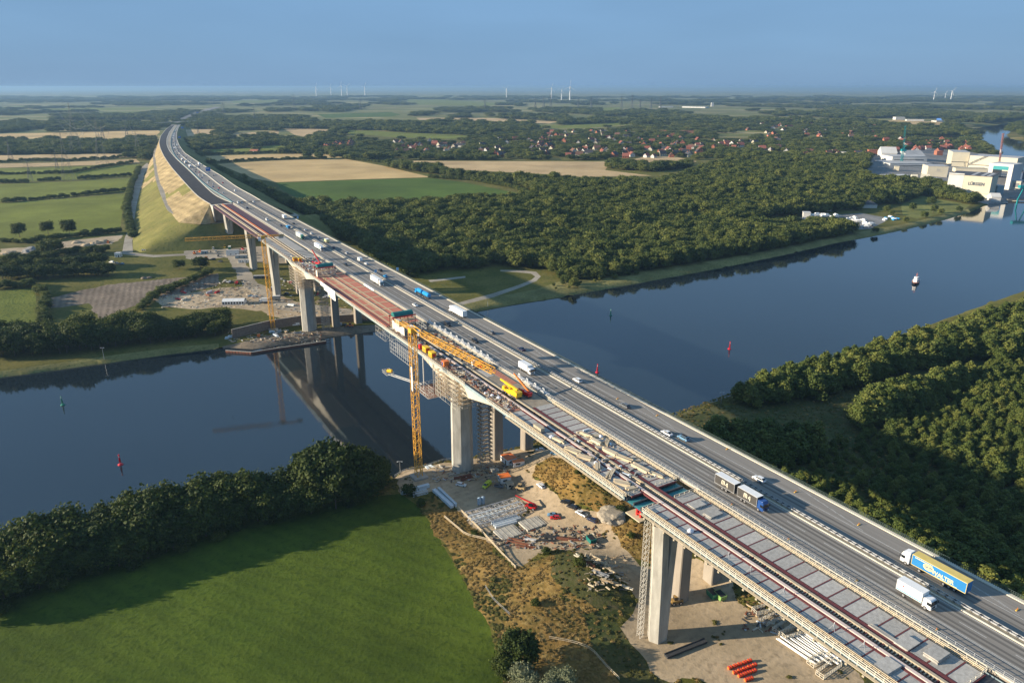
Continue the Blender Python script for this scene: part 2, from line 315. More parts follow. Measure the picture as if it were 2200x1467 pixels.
# canal side strips
FBANKPX = [(0,812),(130,795),(250,778),(380,760),(470,750)]
reg('canal_bank', BANK, [(u, v+1) for u, v in FBANKPX]+[(470,738),(380,745),(250,762),(130,779),(0,797),(-500,900),(-500,935)])
fb2 = [(840,706),(1010,673),(1100,656),(1200,640),(1300,622),(1400,604),(1500,586),(1600,566),(1700,545),(1800,522),(1900,503),(1960,490),(2040,470),(2090,455)]
reg('canal_bank', BANK, [(u, v+1) for u, v in fb2]+[(2080,449),(1960,478),(1900,489),(1800,507),(1700,528),(1600,548),(1500,563),(1400,580),(1300,592),(1200,605),(1150,622),(1000,650),(900,668)])
reg('heath', HEATH, [(1430,905),(1460,888),(1700,850),(2300,640),(2900,900),(2900,1900),(1850,1900),(1860,1440),(1700,1330),(1560,1190),(1450,1100),(1380,1000)])
REGW = []
for nm, m, poly in REG:
    q = [GZ(u, v)[:2] for u, v in poly]
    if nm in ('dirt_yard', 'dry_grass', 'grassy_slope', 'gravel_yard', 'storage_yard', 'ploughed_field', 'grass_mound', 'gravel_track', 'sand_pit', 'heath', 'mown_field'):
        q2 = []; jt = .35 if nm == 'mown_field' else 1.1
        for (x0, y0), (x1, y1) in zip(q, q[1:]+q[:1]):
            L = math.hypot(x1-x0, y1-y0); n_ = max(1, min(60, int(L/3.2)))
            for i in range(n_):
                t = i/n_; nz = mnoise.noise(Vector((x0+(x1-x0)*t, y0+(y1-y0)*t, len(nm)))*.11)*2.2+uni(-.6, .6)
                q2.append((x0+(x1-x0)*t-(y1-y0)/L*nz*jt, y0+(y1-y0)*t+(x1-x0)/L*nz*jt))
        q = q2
    REGW.append((nm, m, q))
def region_at(x, y):
    for i, (nm, m, p) in enumerate(REGW):
        if inpoly(x, y, p): return i
    return -1
pts = []; edges = []
def addloop(poly):
    o = len(pts); pts.extend(poly); n = len(poly); edges.extend((o+i, o+(i+1) % n) for i in range(n))
dw = []
for (x0, y0), (x1, y1) in zip(WATER, WATER[1:]+WATER[:1]):
    L = math.hypot(x1-x0, y1-y0); far = math.hypot(x0, y0) > 1500
    n = max(1, int(L/(60 if far else 9)))
    for i in range(n):
        t = i/n; j = 0 if far or i == 0 else uni(-.7, .7); nx, ny = -(y1-y0)/L, (x1-x0)/L
        dw.append((x0+(x1-x0)*t+nx*j, y0+(y1-y0)*t+ny*j))
addloop(dw)
wset = {(round(x, 3), round(y, 3)) for x, y in dw}
sgn = 1 if sum(a[0]*b_[1]-b_[0]*a[1] for a, b_ in zip(WATER, WATER[1:]+WATER[:1])) > 0 else -1
for i in range(0, len(dw)):
    (x0, y0), (x1, y1) = dw[i-1], dw[(i+1) % len(dw)]; L = math.hypot(x1-x0, y1-y0)+1e-9
    if math.hypot(x0, y0) > 1500: continue
    nx, ny = (y1-y0)/L*sgn, -(x1-x0)/L*sgn
    for o in (3, 8): pts.append((dw[i][0]+nx*o, dw[i][1]+ny*o))
for nm, m, p in REGW: addloop(p)
v = HY+2.2
while v < 1750:
    st = 70 if v < 600 else 28
    for k in range(int(3800/st)):
        u = -800+st*k+uni(-.3, .3)*st; pts.append(G(u, v+uni(-.2, .2)*min(6, (v-HY)*.1), 3))
    v += max(3, (v-HY)*.09) if v < 600 else 22
pts += [(-70000,-300),(70000,-300),(-70000,80000),(70000,80000),(0,90000),(-400,-200),(400,-200),(0,-200),(0,60),(-200,60),(200,60)]
rv, re_, rf, _, _, _ = delaunay_2d_cdt([Vector(p) for p in pts], edges, [], 0, 1e-5, True)
rv = [tuple(p) for p in rv]; zc = {}
def vz(i):
    if i not in zc:
        x, y = rv[i]
        if (round(x, 3), round(y, 3)) in wset: zc[i] = -.7
        elif y < 100: zc[i] = 3.8
        elif math.hypot(x, y) > 6000: zc[i] = 16.7
        else: zc[i] = zt(x, y)
    return zc[i]
buck = {}
# bounding boxes speed up the sorting of triangles into fields
BBX = [(min(q[0] for q in p), max(q[0] for q in p), min(q[1] for q in p), max(q[1] for q in p)) for _, _, p in REGW]
wbb = (WA[:, 0].min(), WA[:, 0].max(), WA[:, 1].min(), WA[:, 1].max())
for f in rf:
    cx = sum(rv[i][0] for i in f)/3; cy = sum(rv[i][1] for i in f)/3
    if wbb[0] < cx < wbb[1] and wbb[2] < cy < wbb[3] and inpoly(cx, cy, dw): continue
    k = -1
    for i, bb in enumerate(BBX):
        if bb[0] <= cx <= bb[1] and bb[2] <= cy <= bb[3] and inpoly(cx, cy, REGW[i][2]): k = i; break
    if k < 0 and math.hypot(cx, cy) > 2600: k = -2
    buck.setdefault(k, []).append(f)
for k, fs in buck.items():
    ids = {}; vs = []; ff = []
    for f in fs:
        q = []
        for i in f:
            if i not in ids: ids[i] = len(vs); vs.append((*rv[i], vz(i)))
            q.append(ids[i])
        ff.append(q)
    mb = MB(); mb.v = vs; mb.f = ff; mb.m = [0]*len(ff)
    nm, m = ('ground', MEADOW) if k == -1 else ('terrain', FAR) if k == -2 else (REGW[k][0], REGW[k][1])
    tag(mb.build(nm, m, smooth=True, recalc=False), kind='structure')
# water
wm = bpy.data.materials.new('canal_water'); wm.use_nodes = True; n = wm.node_tree; b = n.nodes['Principled BSDF']
b.inputs['Base Color'].default_value = (.012,.020,.027,1); b.inputs['Roughness'].default_value = .05; b.inputs['IOR'].default_value = 1.7
tc = n.nodes.new('ShaderNodeTexCoord'); mp = n.nodes.new('ShaderNodeMapping'); mp.inputs['Scale'].default_value = (1, .45, 1); mp.inputs['Rotation'].default_value = (0,0,.5)
t1 = n.nodes.new('ShaderNodeTexNoise'); t1.inputs['Scale'].default_value = .55; t1.inputs['Detail'].default_value = 5
t2 = n.nodes.new('ShaderNodeTexNoise'); t2.inputs['Scale'].default_value = .012; t2.inputs['Detail'].default_value = 2
mm = n.nodes.new('ShaderNodeMath'); mm.operation = 'MULTIPLY'; bp = n.nodes.new('ShaderNodeBump'); bp.inputs['Distance'].default_value = .035
n.links.new(tc.outputs['Object'], mp.inputs[0]); n.links.new(mp.outputs[0], t1.inputs['Vector']); n.links.new(tc.outputs['Object'], t2.inputs['Vector'])
n.links.new(t1.outputs[0], mm.inputs[0]); n.links.new(t2.outputs[0], mm.inputs[1]); n.links.new(mm.outputs[0], bp.inputs['Height']); n.links.new(bp.outputs[0], b.inputs['Normal'])
mb = MB(); mb.quad((-3000,-100,0),(5500,-100,0),(5500,5200,0),(-3000,5200,0)); tag(mb.build('canal_water', wm), kind='structure')
# ------------------------------------------------------------------ haze (air) around everything
hz = bpy.data.materials.new('haze'); hz.use_nodes = True; n = hz.node_tree; n.nodes.remove(n.nodes['Principled BSDF'])
pv = n.nodes.new('ShaderNodeVolumePrincipled'); pv.inputs['Density'].default_value = 6e-5
pv.inputs['Color'].default_value = (.27, .45, .70, 1); pv.inputs['Anisotropy'].default_value = .2
n.links.new(pv.outputs[0], n.nodes['Material Output'].inputs['Volume'])
mb = MB(); mb.b2(-30000, 30000, -600, 42000, -3, 182)
tag(mb.build('haze', hz), kind='stuff')

# ------------------------------------------------------------------ shared materials
ASPH = mat('asphalt', (.20,.183,.163), .9, col2=(.285,.262,.232), scale=.35, stretch=(0,(3.0,.06,1)), spec=.2)
ASPHD = mat('new_asphalt', (.042,.041,.043), .95, col2=(.060,.058,.060), scale=.2, stretch=(.4,(1,.3,1)), spec=.15)
RUT = mat('tyre_track', (.105,.098,.090), .9, col2=(.18,.168,.150), scale=.4, stretch=(0,(3.0,.05,1)), spec=.2)
WPAINT = mat('road_paint', (.50,.50,.48), .8, amt=.2, scale=2)
CONC = mat('concrete', (.30,.28,.25), .9, col2=(.42,.40,.355), scale=.22, bump=.03)
CONCL = mat('pale_concrete', (.32,.30,.26), .85, col2=(.56,.535,.465), scale=.5, det=9, bump=.02, stretch=(0,(1,1,.22)))
CONCO = mat('old_concrete', (.23,.20,.165), .95, col2=(.34,.30,.25), scale=.3, bump=.03, stretch=(0,(1,1,.2)))
CREAM = mat('cream_steel', (.62,.56,.44), .6, col2=(.72,.66,.54), scale=.5)
GALV = mat('galvanised', (.38,.39,.40), .45, col2=(.55,.56,.57), scale=3, metal=.4)
PALEW = mat('pale_timber', (.50,.40,.26), .85, col2=(.66,.55,.39), scale=2.5, stretch=(0,(8,1,8)), objrand=.15)
TEAL = mat('teal_steel', (.14,.26,.28), .5, col2=(.20,.34,.36), scale=.4)
GREYT = mat('blue_grey_steel', (.22,.30,.33), .5, col2=(.32,.40,.42), scale=.4)
PURP = mat('purple_primer', (.075,.035,.045), .7, col2=(.11,.05,.062), scale=.5)
DRED = mat('oxide_red', (.11,.028,.03), .75, col2=(.17,.042,.04), scale=1.5)
REDD = mat('red_deck', (.44,.14,.085), .85, col2=(.56,.21,.13), scale=.25)
STRIPE = mat('cream_stripe', (.50,.40,.23), .85, amt=.15, scale=1)
SLAB = mat('slab_concrete', (.28,.265,.24), .9, col2=(.47,.45,.41), scale=1.1, det=9, bump=.02, objrand=.14)
BEIGE = mat('beige_beam', (.36,.30,.21), .75, col2=(.48,.41,.30), scale=1)
PINK = mat('pink_beam', (.58,.46,.40), .7, col2=(.68,.56,.50), scale=1)
BLACK = mat('black_steel', (.02,.02,.022), .6)
DARKM = mat('dark_metal', (.05,.052,.055), .5)
MESHG = mat('green_mesh', (.035,.055,.05), .6)
YEL = mat('crane_yellow', (.66,.33,.035), .5, col2=(.76,.40,.05), scale=.8)
ORNG = mat('orange_paint', (.75,.17,.03), .5, col2=(.85,.23,.04), scale=.8)
REDP = mat('red_paint', (.55,.022,.02), .4, col2=(.65,.035,.03), scale=1)
RUST = mat('rusty_steel', (.16,.06,.035), .85, col2=(.28,.11,.06), scale=1.5)
WHITE = mat('white_paint', (.74,.74,.72), .4, col2=(.84,.84,.82), scale=1, objrand=.05)
TARP = mat('green_tarp', (.01,.13,.115), .5, col2=(.015,.18,.16), scale=.6)
GLASSD = mat('dark_glass', (.012,.016,.02), .08, amt=.1, spec=.8)

# ------------------------------------------------------------------ bridges. local frame: x = across (t), y = along (b), turned with the bridge axis
BROT = ANG
def broot(name, t0, b0, z0, label, cat, group=None, rot=0.0):
    x, y = P(t0, b0); return empty(name, (x, y, z0), BROT+rot, label, cat, group)
class BM_(MB):
    """mesh builder in bridge coordinates (t, b, z), shifted to the root of its thing"""
    def bb(s, name, m, root, org, smooth=False):
        s.v = [(x-org[0], y-org[1], z-org[2]) for x, y, z in s.v]; return s.build(name, m, root, smooth)
OO = (163.7, 151.0, 3.0); NO = (138.0, 142.0, 3.0)
old = broot('motorway_bridge', *OO, 'old motorway bridge carrying two carriageways of traffic beside the new deck', 'bridge')
B0, B1 = -120.0, 818.0
g = BM_()
for c in (156.2, 171.2): g.add([(c-4.2, b_, z) for b_ in (B0, B1) for z in (53.2, 49.4)]+[(c+4.2, b_, z) for b_ in (B0, B1) for z in (53.2, 49.4)], [(0,1,3,2),(4,6,7,5),(1,5,7,3),(0,2,6,4)])
g.bb('box_girder', CONCO, old, OO)
g = BM_(); g.b2(149.2, 178.6, B0, B1, 53.2, 53.95); g.bb('deck_slab', CONCO, old, OO)
g = BM_(); g.b2(150.0, 162.5, B0, B1, 53.95, 54.0); g.b2(164.9, 177.4, B0, B1, 53.95, 54.0); g.bb('asphalt_surface', ASPH, old, OO)
g = BM_()
for t in (155.5, 157.1, 167.9, 169.8, 159.4, 161.0): g.b2(t-.38, t+.38, B0, B1, 54.0, 54.004)
g.bb('tyre_tracks', RUT, old, OO)
g = BM_()
def line(mb, t, b0, b1, w_=.14): mb.b2(t-w_/2, t+w_/2, b0, b1, 54.003, 54.009)
for t in (154.6, 162.0, 165.5, 171.6): line(g, t, B0, B1)
line(g, 154.2, B0, B1, .1)
for k in range(72):
    line(g, 158.3, -60+12*k, -54+12*k); line(g, 168.3, -66+12*k, -60+12*k) if k > 20 else None
for bb0 in (60, 100, 175, 255, 330, 420):      # old ghost markings worn into the shoulder
    for j in range(7): g.bar((172.2+.5*j, bb0+3.2*j, 54.006), (173.6+.45*j, bb0+5.5+3.2*j, 54.006), .09, .004)
g.bb('lane_marking', WPAINT, old, OO)
for t0, t1 in ((149.2, 150.0), (162.5, 162.9), (164.5, 164.9), (177.4, 178.6)):
    g = BM_(); g.b2(t0, t1, B0, B1, 53.96, 54.22); g.bb('kerb', CREAM if t0 != 164.5 else CONC, old, OO)
g = BM_(); g.b2(162.9, 164.5, B0, B1, 53.95, 54.10); g.bb('median_strip', mat('median_dust', (.26,.22,.15), .95, col2=(.36,.31,.22), scale=.8), old, OO)
g = BM_()
for t in (163.35, 164.25):
    g.b2(t-.05, t+.05, B0, B1, 54.62, 54.92)
g.bb('guard_rail', GALV, old, OO)
g = BM_()
for k in range(int((B1-B0)/2)):
    b_ = B0+2*k; g.b2(163.2, 164.4, b_, b_+.55, 54.75, 54.86); g.b2(163.75, 163.87, b_+.2, b_+.35, 54.1, 54.75)
g.bb('rail_spacers', BLACK, old, OO)
for t in (178.35, 149.45):
    g = BM_()
    for z in (55.35, 54.9, 54.5): g.b2(t-.04, t+.04, B0, B1, z-.04, z+.04)
    for k in range(int((B1-B0)/2)): g.b2(t-.05, t+.05, B0+2*k, B0+2*k+.1, 54.2, 55.35)
    if t > 170:
        for k in range(int((B1-B0)/.5)): g.b2(t-.015, t+.015, B0+.5*k, B0+.5*k+.12, 54.2, 55.3)
    g.bb('railing', MESHG if t > 170 else GALV, old, OO)
def pier_box(root, org, t, b_, z0, z1, wt, wb, m, taper=.86, name='pier'):
    g = BM_(); q = [(-wt/2, -wb/2+.3), (-wt/2+.3, -wb/2), (wt/2-.3, -wb/2), (wt/2, -wb/2+.3), (wt/2, wb/2-.3), (wt/2-.3, wb/2), (-wt/2+.3, wb/2), (-wt/2, wb/2-.3)]
    g.prism([(t+x, b_+y) for x, y in q], z0, z1, [(t+x*taper, b_+y*taper) for x, y in q]); return g.bb(name, m, root, org)
def gz_tb(t, b_): x, y = P(t, b_); return zt(x, y)
OLDP = [150, 272, 509, 610, 700, 780, 40]
for b_ in OLDP:
    for t in (156.2, 171.4):
        pier_box(old, OO, t-(1.6 if t < 160 and b_ in (272, 509) else 0), b_, gz_tb(t, b_)-1.5, 49.4, 5.0, 4.6, CONCO)
g = BM_(); g.b2(149.0, 178.8, 815.5, 824, 30, 53.15); g.bb('abutment', CONC, old, OO)

# the new bridge
new = broot('new_bridge', *NO, 'unfinished new bridge with bare slabs and red deck, left of the traffic', 'bridge')
C0, CE = 52.0, 815.0
def depth(b_):
    d = 3.9
    for bp in (272, 512): d += 9.8*max(0, 1-abs(b_-bp)/50)**1.25
    return d
def sect(b_):
    d = depth(b_); return [(127.9, 53.6), (127.9, 52.5), (131.2, 52.0), (132.9, 54-d), (143.1, 54-d), (144.8, 52.0), (148.1, 52.5), (148.1, 53.6)]
def loft(b0, b1, stp, idx, name, m):
    g = BM_(); n_ = max(1, int((b1-b0)/stp)); rows = []
    for i in range(n_+1):
        b_ = b0+(b1-b0)*i/n_; s_ = sect(b_); rows.append([(s_[k][0], b_, s_[k][1]) for k in idx])
    q = len(idx); vs = [p for r in rows for p in r]
    g.add(vs, [(i*q+k, i*q+k+1, (i+1)*q+k+1, (i+1)*q+k) for i in range(n_) for k in range(q-1)]); return g.bb(name, m, new, NO)
loft(B0, 140, 20, range(1, 7), 'box_girder', GREYT)
loft(140, 210, 5, range(1, 7), 'box_girder', TEAL); loft(210, 334, 5, range(1, 7), 'box_girder', CREAM); loft(334, 450, 6, range(1, 7), 'box_girder', GREYT)
loft(450, 574, 5, range(1, 7), 'box_girder', CREAM); loft(574, 612, 10, range(1, 7), 'box_girder', GREYT); loft(612, CE, 20, range(1, 7), 'box_girder', PURP)
for (b0, b1, m) in ((B0, 139.5, GREYT), (148, 612, GREYT), (612, CE, PURP)):
    for t in (127.9, 148.1):
        g = BM_(); g.b2(t-.12, t+.12, b0, b1, 52.4, 53.7); g.bb('edge_beam', m, new, NO)
# teal box seen from above in the deck gap
g = BM_(); g.b2(128.5, 147.5, 139.6, 148, 52.2, 52.5); g.bb('top_flange', mat('teal_primer', (.04,.21,.22), .6, col2=(.06,.27,.27), scale=.5), new, NO)
g = BM_()
for b_ in (141.2, 144.4, 147.6): g.b2(128.3, 147.6, b_-.25, b_+.25, 52.5, 53.3)
g.bb('cross_beam', DARKM, new, NO)
PER = 4.08
for b0, b1, ts in ((-118, 139.8, ((129.6, 133.5), (139.9, 146.9))), (148.2, 216, ((129.6, 133.5), (139.9, 146.9)))):
    k = 0; b_ = b1
    while b_ > b0+1 and b_ > -60:
        for t0, t1 in ts:
            if (t0 > 135 and b_ < 55) : continue
            g = BM_(); g.b2(t0, t1, b_-PER+.34, b_, 53.55, 53.9+uni(0,.03)); g.bb('deck_slab', SLAB, new, NO)
        g = BM_(); g.b2(129.5, 146.95, b_-PER, b_-PER+.33, 53.5, 53.98); g.bb('cross_beam', DRED, new, NO)
        b_ -= PER
g = BM_(); g.b2(128.0, 148.0, B0, 139.8, 53.1, 53.55); g.b2(128, 148, 148.2, CE, 53.1, 53.5); g.bb('deck_underlay', DARKM, new, NO)
def strip(t0, t1, b0, b1, z0, z1, name, m): g = BM_(); g.b2(t0, t1, b0, b1, z0, z1); return g.bb(name, m, new, NO)
# launching track and formwork rails
strip(133.6, 134.2, B0, 216, 53.5, 54.02, 'longitudinal_beam', DRED)
strip(134.3, 135.2, B0, 300, 53.5, 54.25, 'rail_beam', PINK)
g = BM_()
for k in range(430):
    b_ = -60+.75*k; g.b2(135.15, 135.5, b_, b_+.34, 54.1, 54.3)
g.bb('rail_clips', BLACK, new, NO)
strip(135.5, 135.72, B0, 330, 53.5, 54.28, 'rail', BLACK)
g = BM_()
for k in range(330):
    b_ = -60+.8*k; g.b2(135.8, 137.1, b_, b_+.26, 53.7, 53.95)
g.bb('sleepers', BEIGE, new, NO)
strip(137.2, 137.95, B0, 460, 53.5, 54.2, 'rail_beam', BEIGE)
strip(138.1, 139.6, B0, 216, 53.5, 54.0, 'longitudinal_beam', DRED)
# middle part with rough slab between the cranes
strip(129.4, 134.2, 216, 339, 53.5, 53.9, 'deck_slab', mat('stained_slab', (.13,.09,.07), .9, col2=(.30,.225,.165), scale=.35, det=8))
strip(138.1, 146.9, 216, 339, 53.5, 53.92, 'deck_slab', mat('rough_slab', (.19,.155,.115), .9, col2=(.35,.295,.22), scale=.4, det=8))
for (t0, t1, b0, b1) in ((129.6, 133.8, 217, 230), (143.5, 146.4, 240, 262), (129.7, 133, 262, 283), (143.5, 146.4, 275, 300), (138.6, 141, 300, 330)):
    strip(t0, t1, b0, b1, 53.9, 53.96, 'rebar_field', mat('red_rebar', (.34,.10,.07), .9, col2=(.46,.22,.14), scale=1.2, det=8))
strip(139.2, 142.4, 252, 262, 53.93, 54.02, 'formwork_panel', SLAB)
# red deck with cream grid
strip(128.8, 147.2, 339, 462, 53.5, 53.93, 'red_deck', REDD)
g = BM_()
for b_ in (345, 357, 369, 382, 395, 408, 421, 434, 447, 459): g.b2(131.6, 147.2, b_-.65, b_+.65, 53.93, 53.99)
for t in (132.3, 136.2, 141.2): g.b2(t-.45, t+.45, 339, 462, 53.94, 53.98)
g.bb('grid_stripes', STRIPE, new, NO)
strip(128.9, 131.3, 395, 425, 53.94, 54.0, 'steel_plate', PURP)
strip(130.4, 130.8, 339, 462, 53.95, 54.05, 'rail', DRED)
# grey block deck
strip(128.8, 147.2, 462, 612, 53.4, 53.7, 'deck_form', mat('form_boards', (.20,.13,.10), .9, col2=(.34,.22,.16), scale=.3))
k = 0; b_ = 496.0
while b_ < 606:
    for t0, t1 in ((129.3, 134.0), (139.5, 146.5)):
        if b_ > 560 or rnd() < .93: strip(t0, t1, b_, b_+3.4, 53.7, 54.2, 'concrete_block', SLAB)
    b_ += 5.4
strip(139.5, 146.7, 545, 606, 53.72, 54.25, 'deck_slab', SLAB)
for t in (135.0, 137.4): strip(t, t+.45, 462, 612, 53.7, 54.3, 'rail_beam', BEIGE)
# purple steel stretch with launching beams
strip(128.0, 148.0, 612, CE, 53.5, 53.75, 'steel_plate', PURP)
for t in (130.6, 132.1, 136.6, 138.0): strip(t, t+.55, 606, CE, 53.75, 54.35, 'launching_beam', BEIGE if t != 138.0 else ORNG)
g = BM_()
for k in range(62): g.b2(147.4, 148.2, 612+3.2*k, 613.6+3.2*k, 53.75, 54.15)
g.bb('edge_stubs', CREAM, new, NO)
def rail_run(t, b0, b1, name='railing', m=CREAM, h=1.15, post=2.0, out=0):
    g = BM_()
    for z in (.55, h): g.b2(t-.07, t+.07, b0, b1, 53.6+z-.07, 53.6+z+.07)
    g.b2(t-.05, t+.05, b0, b1, 53.55, 53.75)
    k = b0
    while k < b1: g.b2(t-.05, t+.05, k, k+.1, 53.0, 53.6+h); k += post
    return g.bb(name, m, new, NO)
for t, segs in ((127.3, ((B0, 139.5), (148, 232), (250, 470), (478, 612))), (148.6, ((55, 139.5), (148, 330), (336, 408), (425, 545)))):
    for b0, b1 in segs: rail_run(t, b0, b1)
for t, b0, b1 in ((128.5, B0, 139.5), (128.5, 148, 216), (147.5, 55, 139.5), (147.5, 148, 216)): rail_run(t, b0, b1, m=PALEW, h=1.0)
strip(148.3, 148.75, 408, 425, 53.6, 54.9, 'screen_board', WHITE)
for t in (126.9, 148.85):                    # outrigger walkway with brackets
    for b0, b1 in ((B0, 139.5), (148, 216)):
        if t > 140 and b0 < 0: b0 = 55
        strip(t-.5, t+.35, b0, b1, 52.9, 53.0, 'walkway', PALEW)
for k in range(50):
    b_ = -60+4.08*k+1
    if 139 < b_ < 149: continue
    g = BM_(); g.b2(126.0, 127.2, b_, b_+.5, 52.5, 52.95); g.bar((126.2, b_+.2, 52.5), (127.9, b_+.2, 51.6), .12)
    g.bb('bracket', BEIGE, new, NO)
for b_, t0, t1 in ((139.6, 127.4, 134.0), (148.1, 127.4, 133.6), (139.7, 139.8, 148.6), (148.1, 139.8, 148.6), (54.7, 140, 148.6)):
    g = BM_()
    for z in (54.1, 54.7): g.b2(t0, t1, b_-.05, b_+.05, z, z+.1)
    for q in range(int(t1-t0)//2+1): g.b2(t0+2*q, t0+2*q+.1, b_-.06, b_+.06, 53.6, 54.8)
    g.bb('railing', CREAM, new, NO)
# piers of the new bridge
def vpier(t, b_, z0, z1):
    g = BM_(); zs = z0+(z1-z0)*.52
    hexa = lambda w_, d: [(-w_/2, 0), (-w_/2+1.5, -d/2), (w_/2-1.5, -d/2), (w_/2, 0), (w_/2-1.5, d/2), (-w_/2+1.5, d/2)]
    g.prism([(t+x, b_+y) for x, y in hexa(6.6, 5.0)], z0, zs, [(t+x, b_+y) for x, y in hexa(7.8, 5.0)])
    for s_ in (-1, 1):
        lo = [(-3.9*1, 0), (-2.4, -2.5), (0, -2.5), (0, 2.5), (-2.4, 2.5)]; hi = [(-4.7, 0), (-3.4, -2.5), (-1.0, -2.5), (-1.0, 2.5), (-3.4, 2.5)]
        g.prism([(t-s_*x, b_+y) for x, y in lo], zs, z1, [(t-s_*x, b_+y) for x, y in hi])
    return g.bb('pier', CONCL, new, NO)
def bigpier(t, b_, z0, z1, wt=9.4, wb=6.5):
    g = BM_(); q = [(-wt/2, -wb*.12), (-wt*.22, -wb/2), (wt*.22, -wb/2), (wt/2, -wb*.12), (wt/2, wb*.12), (wt*.22, wb/2), (-wt*.22, wb/2), (-wt/2, wb*.12)]
    g.prism([(t+x, b_+y) for x, y in q], z0, z1, [(t+x*.93, b_+y*.95) for x, y in q]); return g.bb('pier', CONCL, new, NO)
vpier(137.6, 140, gz_tb(137.6, 140)-1, 50.0); vpier(138, 40, 0, 50.0)
bigpier(136.0, 271, 1.0, 54-depth(272)-.6, 10.4, 7); bigpier(135.6, 511, 1.0, 54-depth(512)-.6, 10.4, 7)
for b_ in (612, 694, 792): vpier(138, b_, gz_tb(138, b_)-3, 49.9)
g = BM_(); g.b2(127.3, 148.6, 815, 823, 33, 53.6); g.b2(127.0, 128.2, 806, 823, 36, 53.9); g.bb('abutment', CONCL, new, NO)
g = BM_(); g.b2(127.2, 131, 140.2, 146.5, 49.2, 49.5); g.bb('bearing_platform', PALEW, new, NO)
g = BM_()
for t in (129.2, 130.6):
    for b_ in (142, 143.6): g.b2(t-.3, t+.3, b_-.3, b_+.3, 49.5, 52.0)
for z in (50.2, 51.4): g.b2(129, 130.9, 141.8, 143.8, z, z+.25)
g.bb('jacking_frame', REDP, new, NO)

# ------------------------------------------------------------------ motorway on the embankment beyond the bridges
ZR = [(445, 54), (400, 52.8), (360, 50), (320, 43), (292, 35), (270, 26), (255, 21.5), (240, 19), (228, 18)]
def zroad(v):
    if v >= ZR[0][0]: return 54.0
    for (v0, z0), (v1, z1) in zip(ZR, ZR[1:]):
        if v1 <= v <= v0: return z1+(z0-z1)*(v-v1)/(v0-v1)
    return 18.0
def RP(u, v): z = zroad(v); x, y = G(u, v, z); return Vector((x, y, z))
def TBz(t, b_, z=54.0): x, y = P(t, b_); return Vector((x, y, z))
def resample(L, n_):
    Ls = [0]
    for a, b_ in zip(L, L[1:]): Ls.append(Ls[-1]+(b_-a).length)
    out = []
    for i in range(n_):
        s_ = Ls[-1]*i/(n_-1); k = 0
        while k < len(Ls)-2 and Ls[k+1] < s_: k += 1
        t = (s_-Ls[k])/max(1e-6, Ls[k+1]-Ls[k]); out.append(L[k].lerp(L[k+1], t))
    return out
def smoothl(L, it=3):
    for _ in range(it): L = [L[0]]+[(L[i-1]+L[i]*2+L[i+1])/4 for i in range(1, len(L)-1)]+[L[-1]]
    return L
NSEG = 90
NL = smoothl(resample([TBz(127.5, 822)]+[RP(*p) for p in [(429.5,427.7),(395.5,391),(368,359.5),(352,336),(343.6,317),(342,306),(345,292.7),(354.5,280.5),(365.5,271)]], NSEG), 4)
NR = smoothl(resample([TBz(148.5, 822)]+[RP(*p) for p in [(467.7,426),(431,391),(403.6,363.6),(380.5,343),(364,324),(358.6,312),(358.6,298),(364,284.5),(371,275),(376,269.5)]], NSEG), 4)
OR = smoothl(resample([TBz(178.5, 822)]+[RP(*p) for p in [(559,428),(508.6,403),(477,378.6),(443,359.5),(413,340),(395.5,328),(384.5,312),(379.5,298),(380,284.5),(383,275),(388,268)]], NSEG), 4)
OL = [OR[i]+(NR[i]-OR[i])*(1 if i == 0 else .97) for i in range(NSEG)]
OL = smoothl([OR[i]+(NR[i]-OR[i]).normalized()*min((NR[i]-OR[i]).length*.97, 27+8*math.exp(-((i-14)/12)**2)) for i in range(NSEG)], 5)
def ribbon(A, Bq, name, m, dz=0, kind='structure', parent=None, n_=1):
    g = MB(); vs = []
    for a, b_ in zip(A, Bq):
        for k in range(n_+1): p = a.lerp(b_, k/n_); vs.append((p.x, p.y, p.z+dz))
    q = n_+1; g.add(vs, [(i*q+k, i*q+k+1, (i+1)*q+k+1, (i+1)*q+k) for i in range(len(A)-1) for k in range(n_)]); o = g.build(name, m, parent, smooth=True)
    return tag(o, kind=kind)
ribbon(NL, NR, 'new_carriageway', ASPHD, 0)
ribbon([a.lerp(b_, .0) for a, b_ in zip(NR, OL)], OL, 'gravel_strip', GRAVEL, -.03)
MD = [a.lerp(b_, .50) for a, b_ in zip(OL, OR)]
ribbon(OL, OR, 'motorway', ASPH, 0)
def offs(L, d, dz=0):
    out = []
    for i, p in enumerate(L):
        t = (L[min(i+1, len(L)-1)]-L[max(i-1, 0)]).normalized(); nn = Vector((t.y, -t.x, 0)).normalized(); out.append(p+nn*d+Vector((0, 0, dz)))
    return out
def kerbline(L, w_, h, name, m):
    g = MB()
    A = offs(L, -w_/2); Bq = offs(L, w_/2)
    for i in range(len(L)-1):
        v4 = [A[i], Bq[i], Bq[i+1], A[i+1]]
        g.add([tuple(p) for p in v4]+[(p.x, p.y, p.z+h) for p in v4], [(4,5,6,7),(0,1,5,4),(2,3,7,6),(1,2,6,5),(3,0,4,7)])
    return g.build(name, m)
for L, w_, h in ((OR, .9, .35), (MD, 1.1, .5), (NR, 1.2, .3), (NL, .9, .25), (OL, .5, .7)):
    tag(kerbline(L, w_, h, 'road_kerb', CREAM if L is not OL else TEAL), kind='structure')
for L, d in ((OR, -3.2), (OR, -7.0), (OL, 3.2), (MD, 1.2), (MD, -1.2)):
    tag(kerbline([p+Vector((0,0,.02)) for p in offs(L, d)], .2, .01, 'road_marking', WPAINT), kind='structure')
